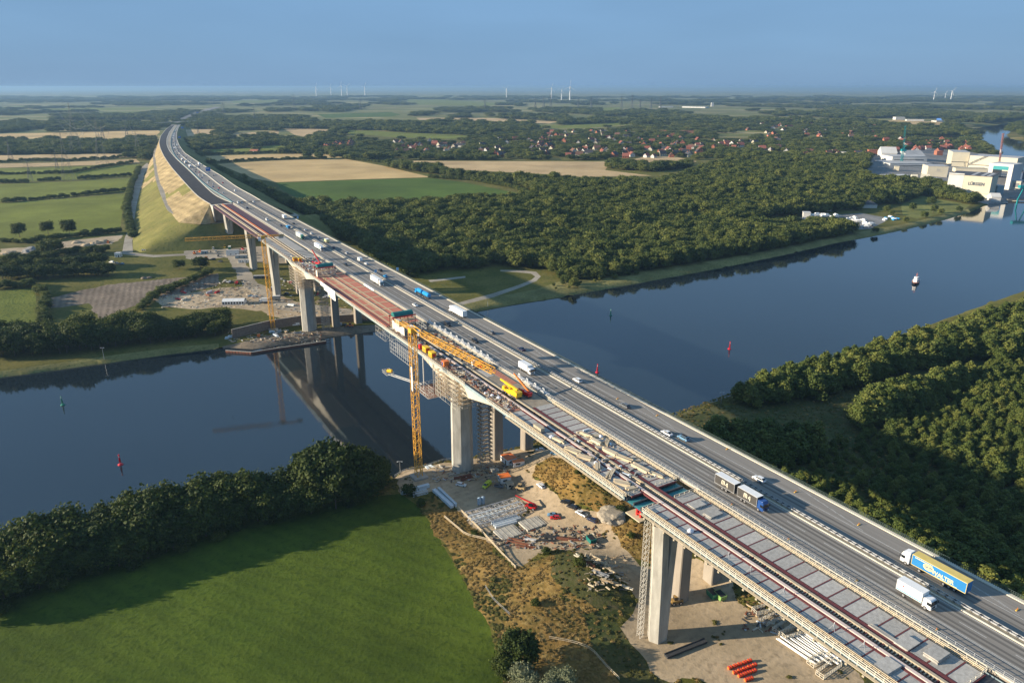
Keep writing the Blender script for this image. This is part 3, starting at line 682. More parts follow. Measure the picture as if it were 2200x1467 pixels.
# beyond the overpass the road drops to the plain and swings right
FL = [RP(*p) for p in [(365.5,271),(372,264),(384,256.5),(402,248.5),(420,241),(440,235),(462,230)]]; FR_ = [RP(*p) for p in [(388,268),(394,262),(408,255),(424,248),(440,241),(456,235.5),(476,230.5)]]
ribbon(resample(FL, 30), resample(FR_, 30), 'motorway', ASPH, .2)
kk = [a.lerp(b_, .5) for a, b_ in zip(resample(FL, 30), resample(FR_, 30))]; tag(kerbline([p+Vector((0,0,.2)) for p in kk], 3, .4, 'road_kerb', GRAVEL), kind='structure')
# embankment
STRAW = ground_mat('straw_mulch', (.30,.225,.115), (.40,.30,.16), (.19,.165,.065), .06, .5, .15, s3=.03, stripes=(2.55, 9, .14, 2))
OLIVE = ground_mat('young_grass', (.15,.145,.038), (.21,.185,.055), (.10,.115,.028), .05, .4, .3, s3=.02)
TOEPX = [(285,536),(283,520),(286,490),(289,460),(295,430),(303,400),(314,368),(322,346),(333,326),(340,306),(347,291),(358,278)]
TOE = smoothl(resample([Vector(GZ(*p)) for p in TOEPX], NSEG), 4)
for p in TOE: p.z -= .3
NF = 12; UP = MB(); LO = MB()
def slopept(i, f):
    p = NL[i].lerp(TOE[i], f); p = Vector(p); p.z += 1.2*math.sin(PI*f)*mnoise.noise(p*.02)+(.5*math.sin(PI*f)*mnoise.noise(p*.08)); return p
for i in range(NSEG-1):
    for k in range(NF):
        q = [slopept(i, k/NF), slopept(i+1, k/NF), slopept(i+1, (k+1)/NF), slopept(i, (k+1)/NF)]
        f_ = (k+.5)/NF; nz_ = mnoise.noise(Vector((i*.35, k*.12, 2)))
        if f_ < .44: straw = (i > 17) or i < 5 or (i > 7 and f_ < .12+.03*i) or nz_ > .25
        else: straw = i > 30 or (i > 16 and nz_ > -.05+.02*(30-i)*f_)
        tgt = UP if straw else LO
        tgt.quad(*[tuple(p) for p in q])
# front face below the terrace joins the long slope at its first row
fk = [5, 6, 7, 8, 9, 10, 11, 12]; c0 = [slopept(0, k/NF) for k in fk]
tlf = resample([c0[0], TBz(112, 801, 37), TBz(128, 800, 37), TBz(150, 800, 37), TBz(180, 800, 37), TBz(215, 812, 36), TBz(245, 850, 30)], 40); blf = resample([c0[-1], Vector(GZ(300, 543)), Vector(GZ(350, 541)), Vector(GZ(430, 538)), Vector(GZ(500, 534)), Vector(GZ(580, 528)), Vector(GZ(680, 522)), Vector(GZ(760, 505))], 40)
rowsf = []
for j, (a, b_) in enumerate(zip(tlf, blf)):
    col = []
    for q in range(8):
        p = a.lerp(b_, q/7); s_ = math.sin(PI*q/7); p.z += s_*1.4*mnoise.noise(p*.03)-(.4 if q == 7 else 0)
        bul = s_*3.0*math.exp(-(j/4.0)**2); p += Vector((-.7, -.7, .3))*bul*(0 if j == 0 else 1); col.append(p)
    rowsf.append(col)
rowsf[0] = c0
for j in range(39):
    for q in range(7): LO.quad(*[tuple(p) for p in (rowsf[j][q], rowsf[j+1][q], rowsf[j+1][q+1], rowsf[j][q+1])])
for g, nm, m in ((UP, 'embankment_straw_slope', STRAW), (LO, 'embankment_grass_slope', OLIVE)):
    me = g.mesh(nm, m, smooth=True, recalc=False); bmm = bmesh.new(); bmm.from_mesh(me); bmesh.ops.remove_doubles(bmm, verts=bmm.verts, dist=.01)
    for f in bmm.faces:
        if f.normal.z < 0: f.normal_flip()
    bmm.to_mesh(me); bmm.free()
    tag(link(nm, me), kind='structure')
pf = [(0,.42),(6,.42),(16,.44),(26,.45),(36,.52),(46,.66),(54,.88)]
RA = []
for i in range(0, 55):
    for (i0, f0), (i1, f1) in zip(pf, pf[1:]):
        if i0 <= i <= i1: f = f0+(f1-f0)*(i-i0)/(i1-i0)
    RA.append(NL[i].lerp(TOE[i], f)+Vector((0,0,.9)))
T0 = TBz(128, 806, 37.5); RA = [TBz(170, 800, 37.2), TBz(150, 801, 37.4), TBz(132, 802, 37.6), TBz(122, 806, 37.6)]+RA[2:]
RA = smoothl(resample(RA, 70), 3); tag(kerbline(RA, 6.0, .15, 'gravel_ramp', GRAVEL), kind='structure')
# front cone: straw above the terrace, grass below down to the yard
top = [NL[0], TBz(127.6, 822, 53.5), TBz(127.2, 812, 46), TBz(127, 806, 40)]
g = MB(); rr = [slopept(0, .42), TBz(112, 800, 37.5), TBz(122, 800, 37.4), TBz(130, 800, 37.4)]
fr = [NL[0], TBz(126.5, 818, 51), TBz(127, 811, 44), TBz(128, 806, 38)]
g.quad(*[tuple(p) for p in (slopept(0, 0), fr[1], rr[1], slopept(0, .42))]); g.quad(*[tuple(p) for p in (fr[1], fr[2], rr[2], rr[1])]); g.quad(*[tuple(p) for p in (fr[2], fr[3], rr[3], rr[2])])
tag(g.build('embankment_straw_slope', STRAW), kind='structure')
g = MB(); g.add([tuple(p) for p in (TBz(126, 801, 37.1), TBz(215, 806, 36.6), TBz(215, 830, 36.6), TBz(126, 824, 37.1))], [(0,1,2,3)]); tag(g.build('embankment_terrace', GRAVEL), kind='structure')
SR = [p+(q-p)*((p.z-15.5)*2.0/max(1, (q-p).length)) for p, q in zip(OR, offs(OR, 10))]
for p in SR: p.z = 15.0
ribbon(OR, SR, 'embankment_grass_slope', OLIVE, -.1, n_=6)
# ------------------------------------------------------------------ trees
def leafmat(name, c1, c2, c3, tint=.25):
    m = bpy.data.materials.new(name); m.use_nodes = True; n = m.node_tree; L = n.links; b = n.nodes['Principled BSDF']
    b.inputs['Roughness'].default_value = .7; b.inputs['Specular IOR Level'].default_value = .25
    ge = n.nodes.new('ShaderNodeNewGeometry'); oi = n.nodes.new('ShaderNodeObjectInfo')
    r = n.nodes.new('ShaderNodeValToRGB'); e = r.color_ramp.elements; e[0].color = (*c1, 1); e[1].color = (*c3, 1); k = e.new(.5); k.color = (*c2, 1)
    mx = n.nodes.new('ShaderNodeMath'); mx.operation = 'MULTIPLY_ADD'; mx.inputs[1].default_value = .45
    m2 = n.nodes.new('ShaderNodeMath'); m2.operation = 'MULTIPLY'; m2.inputs[1].default_value = .6
    L.new(ge.outputs['Random Per Island'], mx.inputs[0]); L.new(oi.outputs['Random'], m2.inputs[0]); L.new(m2.outputs[0], mx.inputs[2]); L.new(mx.outputs[0], r.inputs[0])
    L.new(r.outputs[0], b.inputs['Base Color'])
    tr = n.nodes.new('ShaderNodeBsdfTranslucent'); L.new(r.outputs[0], tr.inputs[0]); ms = n.nodes.new('ShaderNodeMixShader'); ms.inputs[0].default_value = tint
    L.new(b.outputs[0], ms.inputs[1]); L.new(tr.outputs[0], ms.inputs[2]); L.new(ms.outputs[0], n.nodes['Material Output'].inputs[0]); return m
LEAFD = leafmat('leaf_dark', (.024,.042,.007), (.046,.068,.010), (.105,.120,.018))
LEAFB = leafmat('leaf_birch', (.054,.084,.017), (.102,.134,.027), (.205,.208,.045))
LEAFP = leafmat('leaf_pale', (.15,.17,.085), (.19,.21,.11), (.24,.25,.15))
LEAFW = leafmat('leaf_wood', (.042,.066,.013), (.092,.118,.023), (.190,.200,.044))
BARK = mat('bark', (.07,.05,.035), .9, col2=(.12,.09,.065), scale=3)
BARKW = mat('birch_bark', (.30,.28,.25), .9, col2=(.5,.48,.44), scale=3)
def crown_mesh(name, lobes, nq, ql, m, seed):
    """leaf clumps scattered over and inside uneven lobes; each clump is a bent pair of small faces"""
    rs = np.random.RandomState(seed); vol = np.array([l[3]*l[4] for l in lobes]); pr = vol/vol.sum(); V = []; F = []
    idx = rs.choice(len(lobes), nq, p=pr)
    for q in range(nq):
        lx, ly, lz, r, h = lobes[idx[q]]
        d = rs.normal(size=3); d /= np.linalg.norm(d)+1e-9
        if d[2] < -.3 and rs.rand() < .6: d[2] = -d[2]
        rad = (1.0 if rs.rand() < .7 else rs.uniform(.5, 1))*(1+.22*rs.normal()); c = np.array([lx, ly, lz])+d*np.array([r, r, h])*rad
        nn = d+rs.normal(size=3)*.55; nn /= np.linalg.norm(nn); a = np.cross(nn, rs.normal(size=3)); a /= np.linalg.norm(a)+1e-9; b_ = np.cross(nn, a)
        s_ = ql*rs.uniform(.6, 1.4); a = a*s_*.5; b_ = b_*s_*.5*rs.uniform(.6, 1.1); k = len(V); bend = nn*s_*.18
        V += [c-a-b_*.6-bend, c+b_*-1.0, c+a-b_*.5-bend, c+a*.8+b_*.7-bend, c+b_*1.1, c-a*.9+b_*.6-bend]; F += [(k, k+1, k+4, k+5), (k+1, k+2, k+3, k+4)]
    me = bpy.data.meshes.new(name); me.from_pydata([tuple(p) for p in V], [], F); me.materials.append(m)
    bm = bmesh.new(); bm.from_mesh(me)          # dark leafy inside that closes the crown
    for (lx, ly, lz, r, h) in lobes:
        bmesh.ops.create_icosphere(bm, subdivisions=1, radius=1, matrix=Matrix.Translation((lx, ly, lz)) @ Matrix.Diagonal((r*.62, r*.62, h*.62, 1)))
    bm.to_mesh(me); bm.free(); return me
def lobes_round(seed, h=1.0, w_=.38, n_=13, z0=.28):
    rs = random.Random(seed); L = [(0, 0, h*.62, w_*.62, h*.28)]
    for i in range(n_):
        a = 2.4*i+rs.random(); zz = z0+(1-z0)*(.12+.72*((i+.5)/n_)); rr = w_*(.68*math.sqrt(max(.05, 1-((zz-.58)/.5)**2)))
        q = rs.uniform(.14, .22); L.append((math.cos(a)*rr, math.sin(a)*rr, zz*h, q*1.05, q*.85))
    L.append((rs.uniform(-.06, .06), rs.uniform(-.06, .06), h*.86, .15, .13)); return L
def lobes_tall(seed, w_=.24, n_=12):
    rs = random.Random(seed); L = [(0, 0, .5, w_*.55, .33)]
    for i in range(n_):
        a = 2.4*i+rs.random(); f = (i+.5)/n_; zz = .2+.68*f; rr = w_*(.72-.5*f)*rs.uniform(.8, 1.2); q = rs.uniform(.09, .14)*(1.15-.4*f); L.append((math.cos(a)*rr, math.sin(a)*rr, zz, q, q*1.15))
    L.append((0, 0, .91, .065, .10)); return L
def trunk_mesh(name, h, r, m, seed, top=.55):
    g = MB(); rs = random.Random(seed); pts_ = [(0, 0, -.08), (rs.uniform(-.01, .01), rs.uniform(-.01, .01), top*.5), (rs.uniform(-.02, .02), rs.uniform(-.02, .02), top+.15)]
    g.cyl(pts_[0], pts_[1], r, 7, r*.7); g.cyl(pts_[1], pts_[2], r*.7, 6, r*.25)
    for i in range(6):
        a = 2.1*i; z = top*(.45+.09*i); g.cyl((0, 0, z), (math.cos(a)*.2, math.sin(a)*.2, z+.2), r*.35, 5, r*.1)
    return g.mesh(name, m)
TREES = {}
def tproto(key, lobes, nq, ql, lm, bark, tr):
    TREES[key] = (crown_mesh('crown_'+key, lobes, nq, ql, lm, len(TREES)+3), trunk_mesh('trunk_'+key, 1, tr, bark, len(TREES)))
for i in range(3): tproto(f'broad{i}', lobes_round(i+1, w_=.42+.03*i, n_=16), 3600, .052, LEAFD, BARK, .022)
for i in range(4): tproto(f'birch{i}', lobes_tall(i+11, w_=.23+.03*i), 2200, .046, LEAFB, BARKW, .012)
for i in range(2): tproto(f'pale{i}', lobes_round(i+21, w_=.46, n_=14, z0=.12), 3400, .042, LEAFP, BARK, .02)
for i in range(3): tproto(f'bush{i}', [(x, y, z*.7, r*1.3, h) for x, y, z, r, h in lobes_round(i+31, w_=.55, n_=9, z0=.02)], 900, .075, LEAFD, BARK, .02)
for i in range(3): tproto(f'mid{i}', lobes_round(i+41, w_=.42, n_=13, z0=.12), 1500, .062, LEAFW, BARK, .022)
TCOUNT = {}
def tree(key, x, y, h, name, label, group=None, z=None, w_=1.0, cat='tree'):
    z = zt(x, y) if z is None else z
    r = empty(name, (x, y, z), uni(0, 6.28), label, cat, group); r.scale = (h*w_, h*w_, h)
    link('crown', TREES[key][0], r); link('trunk', TREES[key][1], r); TCOUNT[name] = TCOUNT.get(name, 0)+1; return r
PTS_STUFF = {'mid0': [], 'mid1': [], 'mid2': []}
PTS_BIRCH = {'birch0': [], 'birch1': [], 'birch2': [], 'birch3': []}
def wood(name, pts_by_key, label, cat):
    """one leafy mass: crowns of the built trees set on points"""
    V = []; sc = []; vr = []; ro = []; keys = list(pts_by_key)
    for i, k in enumerate(keys):
        for (x, y, z, sx, sz) in pts_by_key[k]: V.append((x, y, z)); sc.append((sx, sx, sz)); vr.append(i); ro.append((0, 0, uni(0, 6.28)))
    me = bpy.data.meshes.new(name); me.from_pydata(V, [], [])
    a = me.attributes.new('tscale', 'FLOAT_VECTOR', 'POINT'); a.data.foreach_set('vector', np.array(sc, dtype=np.float32).ravel())
    a = me.attributes.new('trot', 'FLOAT_VECTOR', 'POINT'); a.data.foreach_set('vector', np.array(ro, dtype=np.float32).ravel())
    a = me.attributes.new('tvar', 'INT', 'POINT'); a.data.foreach_set('value', vr)
    o = link(name, me); tag(o, label, cat, kind='stuff')
    ng = bpy.data.node_groups.new(name, 'GeometryNodeTree'); ng.interface.new_socket('Geometry', in_out='INPUT', socket_type='NodeSocketGeometry'); ng.interface.new_socket('Geometry', in_out='OUTPUT', socket_type='NodeSocketGeometry')
    N = ng.nodes; L = ng.links; gi = N.new('NodeGroupInput'); go = N.new('NodeGroupOutput'); jn = N.new('GeometryNodeJoinGeometry')
    def attr(nm, ty):
        q = N.new('GeometryNodeInputNamedAttribute'); q.data_type = ty; q.inputs[0].default_value = nm; return q.outputs[0]
    S = attr('tscale', 'FLOAT_VECTOR'); Rr = attr('trot', 'FLOAT_VECTOR'); Vv = attr('tvar', 'INT')
    for i, k in enumerate(keys):
        src = next(ob for ob in bpy.data.objects if ob.type == 'MESH' and ob.data == TREES[k][0])
        ob = N.new('GeometryNodeObjectInfo'); ob.inputs[0].default_value = src; ob.transform_space = 'ORIGINAL'
        cmp = N.new('FunctionNodeCompare'); cmp.data_type = 'INT'; cmp.operation = 'EQUAL'; L.new(Vv, cmp.inputs[2]); cmp.inputs[3].default_value = i
        ip = N.new('GeometryNodeInstanceOnPoints'); L.new(gi.outputs[0], ip.inputs['Points']); L.new(cmp.outputs[0], ip.inputs['Selection'])
        L.new(ob.outputs['Geometry'], ip.inputs['Instance']); L.new(Rr, ip.inputs['Rotation']); L.new(S, ip.inputs['Scale']); L.new(ip.outputs[0], jn.inputs[0])
    L.new(jn.outputs[0], go.inputs[0]); md = o.modifiers.new('trees', 'NODES'); md.node_group = ng; return o

def beltlab(i, row, hh):
    where = 'at the left picture edge' if i < 4 else 'in the left third' if i < 10 else 'in the middle' if i < 16 else 'in the right third' if i < 22 else 'at the high crane end'
    return f"{'tall' if hh > 15.5 else 'lower'} tree {where} of the near belt, {['field side','middle row','water side'][row]}"
def birchlab(u, v, t, b_, hh):
    a = 'leaning over the bridge railing edge' if t < 198 else 'on the canal bank strip' if wdist(*P(t, b_)) < 75 else 'in the shaded hollow' if v < 1080 else 'in the lower right thicket'
    c = 'left part' if u < 1700 else 'middle part' if u < 1950 else 'right part'
    return f"{'tall' if hh > 12 else 'slender' if hh > 9.5 else 'small'} young birch {a}, {c} of the near wood"
# near belt on the left, between the mown field and the canal
belt = [(-60,1315,16),(0,1290,16),(120,1250,15),(240,1212,15),(350,1180,15),(450,1150,15),(540,1120,15),(620,1100,16),(690,1088,17),(760,1075,19),(815,1066,16)]
bw = [(Vector((*G(u, v, 3), 0)), h) for u, v, h in belt]
BW = resample([p for p, _ in bw], 30)
k = 0
for i, p in enumerate(BW):
    nn = (BW[min(i+1, 29)]-BW[max(i-1, 0)]).normalized(); nn = Vector((-nn.y, nn.x, 0))
    hh = 14.0+3.5*abs(math.sin(i*1.3))+(5 if 23 < i < 28 else 0)
    for row in range(3 if i > 8 else 3):
        q = p+nn*(row*7.0+uni(-2, 2)-1)+Vector((uni(-2.5, 2.5), uni(-1.5, 1.5), 0))
        if wdist(q.x, q.y) < 3 : continue
        if inpoly(q.x, q.y, WATER): continue
        tree(f'broad{k%3}', q.x, q.y, hh*uni(.82, 1.1)*(.8 if row == 0 else 1), 'deciduous_tree', beltlab(i, row, hh), 'trees in the belt beside the mown field', w_=uni(.95, 1.25)); k += 1
for i, p in enumerate(BW):
    if i % 2: continue
    q = p+Vector((uni(-3, 3), uni(-7, -3), 0)); 
    tree(f'bush{i%3}', q.x, q.y, uni(4, 7), 'bush', f'dark bush at the foot of the tree belt, {["left","middle","right"][min(2, i//10)]} part of the field edge', 'bushes along the field side of the tree belt', cat='bush')
# clump at the bottom of the frame
def T1(key, u, v, h, name, label, group=None, w_=1.0, cat='tree', z=None):
    x, y, zz = GZ(u, v); return tree(key, x, y, h, name, label, group, w_=w_, cat=cat, z=zz if z is None else z)
T1('broad1', 1118, 1428, 11, 'deciduous_tree', 'round dark tree above the pale willows at the field corner', w_=1.15)
T1('pale0', 1125, 1490, 9, 'willow_tree', 'pale willow bush left of the others at the field corner', w_=1.1)
T1('pale1', 1205, 1492, 8.5, 'willow_tree', 'pale willow bush right of the round dark tree', w_=1.1)
T1('pale1', 1165, 1530, 9, 'willow_tree', 'pale willow bush lowest in front of the dark tree', w_=1.1)
T1('broad2', 1085, 1460, 8, 'deciduous_tree', 'small dark tree left under the round dark tree', w_=1.1)
for u, v, h, lab in ((880,1062,6,'dark bush behind the white steel beams at the belt end'),(905,1085,4,'low dark bush below the white steel beams'),(1175,1190,3.5,'low green bush on the shaded mound left end'),(1245,1215,4,'green bush on top of the shaded mound'),(1335,1100,4,'green bush on the dry slope near the deck gap'),(1370,1120,4.5,'green bush on the slope under the deck gap'),(1240,1018,2.6,'small green bush alone on the dry slope'),(1355,1155,3,'low bush beside the sand heap'),(1150,1300,3,'low bush on the dry grass strip'),(1020,1150,3,'low bush beside the zigzag fence')):
    T1('bush%d' % (int(u) % 3), u, v, h, 'bush', lab, cat='bush')
# far bank, left: belt along the water
fb = resample([Vector((*GZ(u, v)[:2], 0)) for u, v in [(-60,765),(40,765),(120,760),(220,748),(330,738),(420,728),(475,716)]], 22)
for i, p in enumerate(fb):
    hh = (15+4*abs(math.sin(i*1.9)))*(1 if i < 16 else .68)
    for row in range(3):
        q = p+Vector((uni(-4, 4)-row*2, 9*row+uni(-3, 3), 0))
        if wdist(q.x, q.y) < 8: continue
        tree(f'broad{(i+row)%3}', q.x, q.y, hh*uni(.8, 1.05), 'deciduous_tree', f"{'tall' if hh > 17 else 'lower'} broadleaf tree {'at the left edge' if i < 6 else 'in the middle' if i < 14 else 'at the crane end'} of the far bank belt, {['water','middle','land'][row]} side", 'trees along the far left canal bank', w_=uni(1, 1.3))
for u, v, h, lab in ((43,510,15,'smallest lone tree at the left edge of the corn field'),(104,504,14,'middle one of three lone trees on the corn field edge'),(150,506,17,'largest lone tree on the edge of the corn field')):
    T1('broad%d' % (u % 3), u, v, h, 'deciduous_tree', lab, w_=1.0)
T1('broad0', 112, 548, 15, 'deciduous_tree', 'broad dark tree beside the grey rubble heaps', w_=1.7)
T1('broad1', 432, 580, 12, 'deciduous_tree', 'round dark tree beside the orange machines on the far yard', w_=1.3)
T1('broad2', 385, 578, 8, 'deciduous_tree', 'yellow green bushy tree left of the round one on the far yard', w_=1.4)
T1('broad0', 1372-1372+100, 700, 8, 'deciduous_tree', 'bushy tree behind the ploughed soil, near the vegetable plot', w_=1.5)
# rows on the far left
rows = [((0,585),(230,572),14,10),((0,600),(240,592),22,10),((5,572),(120,560),10,9),((120,552),(235,545),10,7),((490,700),(560,640),0,0)]
for (a, b_, n_, h) in rows:
    for i in range(n_):
        t = (i+.5)/n_; T1(f'broad{i%3}', a[0]+(b_[0]-a[0])*t+uni(-4, 4), a[1]+(b_[1]-a[1])*t+uni(-3, 3), h*uni(.85, 1.2), 'deciduous_tree', f'rounded tree {"near the sand pit" if a[1] == 552 else "in the upper row" if a[1] < 590 else "in the long lower row"}, {["left","middle","right"][min(2, int(3*t))]} part, left of the stone track', 'trees in the rows left of the gravel track', w_=1.3)
# wood right of the motorway bridge: the nearest ones are trees, the rest one mass
near = []
y = 120.0
def in_heath(u, v): return inpoly(u, v, [(1440,905),(1475,880),(1560,868),(1700,822),(1950,750),(2320,640),(2700,900),(2700,2000),(2300,1900),(2195,1345),(1900,1180),(1700,1080),(1560,1000),(1470,945)])
CLEAR2 = [(1420,940),(1420,860),(1560,850),(1610,880),(1600,920),(1520,960),(1460,960)]
CLEAR = [(1500,905),(1600,880),(1700,862),(1800,845),(1950,800),(2110,770),(2150,790),(2080,815),(1960,850),(1870,875),(1840,905),(1830,950),(1740,965),(1600,955),(1530,930)]
gy = 100
while gy < 620:
    gx = 60
    while gx < 640:
        x, y_ = gx+uni(-2.2, 2.2), gy+uni(-2.2, 2.2); gx += 5.2+gy*.002
        t, b_ = toTB(x, y_)
        if t < 184: continue
        u, v = pix(x, y_, 3)
        if u > 2420 or v > 1900: continue
        if inpoly(x, y_, WATER) or wdist(x, y_) < 9: continue
        if not in_heath(u, v) and u < 2300: continue
        if inpoly(u, v, CLEAR) or inpoly(u, v, CLEAR2): continue
        band = wdist(x, y_) < 75
        nz_ = mnoise.noise(Vector((x*.02, y_*.02, 1)))
        hh = (14.5 if band else 9.5+2.5*nz_+ (2 if t < 200 else 0))*uni(.78, 1.15)
        if t < 200 and uni(0, 1) < .3: continue
        if not band and u < 1900 and v < 1040: hh *= .48
        elif not band and v < 1130: hh *= .8
        near.append((math.hypot(x, y_), x, y_, hh, u, v))
    gy += 5.2+gy*.002
near.sort(); ind = 0
BSH = bpy.data.materials
for d, x, y_, hh, u, v in near:
    key = f'birch{int(uni(0, 3.99))}'
    if ind < 262 and -30 < u < 2230 and v < 1560:
        ind += 1; nearw = u
        if nearw > 0: tree(key, x, y_, hh, 'birch_tree', birchlab(u, v, *toTB(x, y_), hh), 'birches in the wood right of the motorway bridge', w_=uni(1.25, 1.7))
    else: PTS_BIRCH[key].append((x, y_, zt(x, y_), hh*uni(1.25, 1.7), hh))
for i, (u, v, h) in enumerate(((2150,1200,6),(2185,1240,6.5),(2110,1225,5))): T1(f'pale{i%2}', u, v, h, 'willow_tree', ('pale grey willow furthest from the railing among birches','pale grey willow bush at the right picture edge','pale grey willow bush nearest to the railing')[i], w_=1.0)
wood('birch_wood', PTS_BIRCH, 'young green wood on the near right canal bank', 'wood')

# where houses will stand (trees keep clear of them)
HOUSES = []
for (u0, v0, u1, v1, n_) in ((700,309,760,322,16),(835,306,1012,331,34),(1030,300,1215,338,34),(1220,318,1330,338,18),(1330,312,1510,340,44),(1240,283,1500,312,30),(1530,303,1600,322,12),(1610,300,1700,330,14),(1600,258,1890,300,60),(1885,300,2085,328,40),(1700,330,1890,338,10),(1160,283,1240,300,12)):
    for i in range(n_):
        u, v = uni(u0, u1), uni(v0, v1); x, y, z = GZ(u, v)
        if any(abs(x-q[0])+abs(y-q[1]) < 20 for q in HOUSES): continue
        HOUSES.append((x, y, z, u, v))
HGRID = {}
for x, y, z, u, v in HOUSES:
    for i in range(-1, 2):
        for j in range(-3, 2): HGRID.setdefault((int(x//20)+i, int(y//20)+j), []).append((x, y))
def house_near(x, y):
    return any(abs(x-a) < 11 and -58 < y-b_ < 13 for a, b_ in HGRID.get((int(x//20), int(y//20)), ()))
# the wide woods and hedges of the far side
W1 = [(590,440),(650,447),(720,452),(900,448),(1000,438),(1100,438),(1168,428),(1140,408),(1010,386),(935,376),(830,361),(838,354),(930,368),(1000,380),(1180,393),(1400,397),(1470,384),(1520,364),(1600,335),(1700,330),(1900,340),(1905,392),(1980,402),(1930,430),(1900,440),(1840,452),(1740,462),(1660,468),(1625,476),(1640,492),(1790,486),(1835,500),(1800,512),(1700,534),(1600,548),(1500,566),(1400,582),(1300,598),(1240,606),(1200,600),(1160,580),(1060,575),(900,588),(840,575),(770,530),(700,490),(640,455)]
W1b = [(452,362),(475,376),(520,395),(560,410),(600,430),(680,468),(780,528),(850,575),(900,600),(860,600),(800,560),(740,520),(640,452),(570,430),(505,402),(465,380)]
W2 = [(1300,352),(1340,346),(1380,350),(1480,352),(1480,362),(1400,370),(1310,364)]
W3 = [(1990,430),(2040,418),(2110,432),(2125,446),(2060,452),(2000,446)]
W4 = [(1640,505),(1700,498),(1840,500),(1800,510),(1700,528),(1640,535)]
W5 = [(1905,395),(1990,392),(2035,405),(2040,425),(2000,425),(1960,440),(1900,440)]
W6 = [(0,312),(300,305),(330,305),(300,322),(120,328),(0,328)]; W7 = [(-200,331),(320,322),(318,329),(0,334),(-200,340)]
WOODPX = [W1, W1b, W2, W3, W4, W5, W6, W7]
HEDGE = [((0,394),(60,393)),((85,390),(125,388)),((170,386),(282,378)),((8,436),(120,426),(200,418),(270,410)),((0,376),(150,373),(285,350)),((0,350),(60,346),(150,347),(210,342)),((220,343),(295,335)),((470,350),(560,345),(700,342)),((440,334),(560,330),(640,328)),((925,383),(1010,388),(1100,404),(1160,424)),((738,341),(830,352),(930,366)),
         ((285,512),(272,452),(283,400),(300,362)),((600,440),(660,448)),((0,520),(60,523),(140,512),(258,500)),((480,300),(600,298)),((0,620),(70,615),(100,640),(90,690)),((300,665),(330,640),(450,590))]
FIELDW = [p for nm, m, p in REGW if nm.split('_')[-1] in ('field', 'pasture', 'lawn', 'apron', 'yard', 'pit', 'plot') or 'track' in nm or 'path' in nm]
FBB = [(min(q[0] for q in p), max(q[0] for q in p), min(q[1] for q in p), max(q[1] for q in p)) for p in FIELDW]
def open_land(x, y):
    for bb, p in zip(FBB, FIELDW):
        if bb[0] <= x <= bb[1] and bb[2] <= y <= bb[3] and inpoly(x, y, p): return True
    return False
ROADC = [((a+b_)/2, 34) for a, b_ in zip(NL, OR)]+[((a+b_)/2, 26) for a, b_ in zip(resample(FL, 30), resample(FR_, 30))]
ROADA = np.array([(c.x, c.y) for c, _ in ROADC]); ROADW = np.array([r for _, r in ROADC])
def near_road(x, y, extra=0):
    d = np.hypot(ROADA[:, 0]-x, ROADA[:, 1]-y); k = d.argmin(); return d[k] < ROADW[k]+extra
VILL = [(690,300),(860,292),(1100,285),(1500,262),(1900,275),(2100,300),(2120,335),(1900,345),(1700,338),(1500,345),(1330,345),(860,343),(760,335),(690,315)]
def addstuff(x, y, z, w_, h): PTS_STUFF['mid%d' % int(uni(0, 2.99))].append((x, y, z, w_, h))
y = 470.0; cnt = 0
HOLES = []
while y < 12500:
    s_ = 8.5 if y < 1000 else max(8.5, .0098*y)
    xw = y*.74+60; x = -xw
    while x < xw:
        px_, py_ = x+uni(-.42, .42)*s_, y+uni(-.42, .42)*s_; x += s_
        if abs(px_) > 0 and isnear(px_, py_): continue
        z = zt(px_, py_) if y < 2200 else 16.5
        u, v = pix(px_, py_, z)
        if v > 344:
            ok = any(inpoly(u, v, w_) for w_ in WOODPX)
            if not ok: continue
        else:
            nz_ = mnoise.noise(Vector((px_/620, py_/900, 3.3)))+.35*mnoise.noise(Vector((px_/150, py_/300, 7)))
            if v < 266:
                if nz_ > -.02: continue
            elif inpoly(u, v, VILL):
                if rnd() < .42 or nz_ > .5: continue
            elif nz_ > .42: continue
        if wbb[0] < px_ < wbb[1] and (inpoly(px_, py_, WATER) or wdist(px_, py_) < 12): continue
        if open_land(px_, py_) or house_near(px_, py_): continue
        if py_ > 650 and near_road(px_, py_, s_*.6): continue
        if py_ > 2400 and near_road(px_, py_+.06*py_, -4) or py_ > 2400 and near_road(px_, py_+.03*py_, 0): continue
        t, b_ = toTB(px_, py_)
        if 118 < t < 186 and b_ < 1000: continue
        hid = 16*py_/154 if v < 344 else 0
        if hid and (open_land(px_, py_+hid*.75) or open_land(px_, py_+hid*.35)) and rnd() < .9: continue
        h = uni(10, 17)*(1+.25*mnoise.noise(Vector((px_*.01, py_*.01, 0)))); 
        if 186 <= t < 240 and b_ < 900: h *= .8
        if v < 344 and inpoly(u, v, VILL): h *= .72
        if rnd() < .08: h *= 1.3
        addstuff(px_, py_, zt(px_, py_) if y < 2500 else 16.5, max(s_*1.55, h*1.05), h*(1 if y < 3000 else 1.0+.00005*y)); cnt += 1
    y += s_*(1.0 if y < 1500 else 1.0+y*.00012)
for H in HEDGE:
    pts3 = [Vector((*GZ(u, v)[:2], 0)) for u, v in H]; L_ = sum((b_-a).length for a, b_ in zip(pts3, pts3[1:]))
    for p in resample(pts3, max(4, int(L_/4.5))):
        h = uni(4, 8); addstuff(p.x+uni(-1.5, 1.5), p.y+uni(-1.5, 1.5), zt(p.x, p.y)-.5, h*1.5, h)
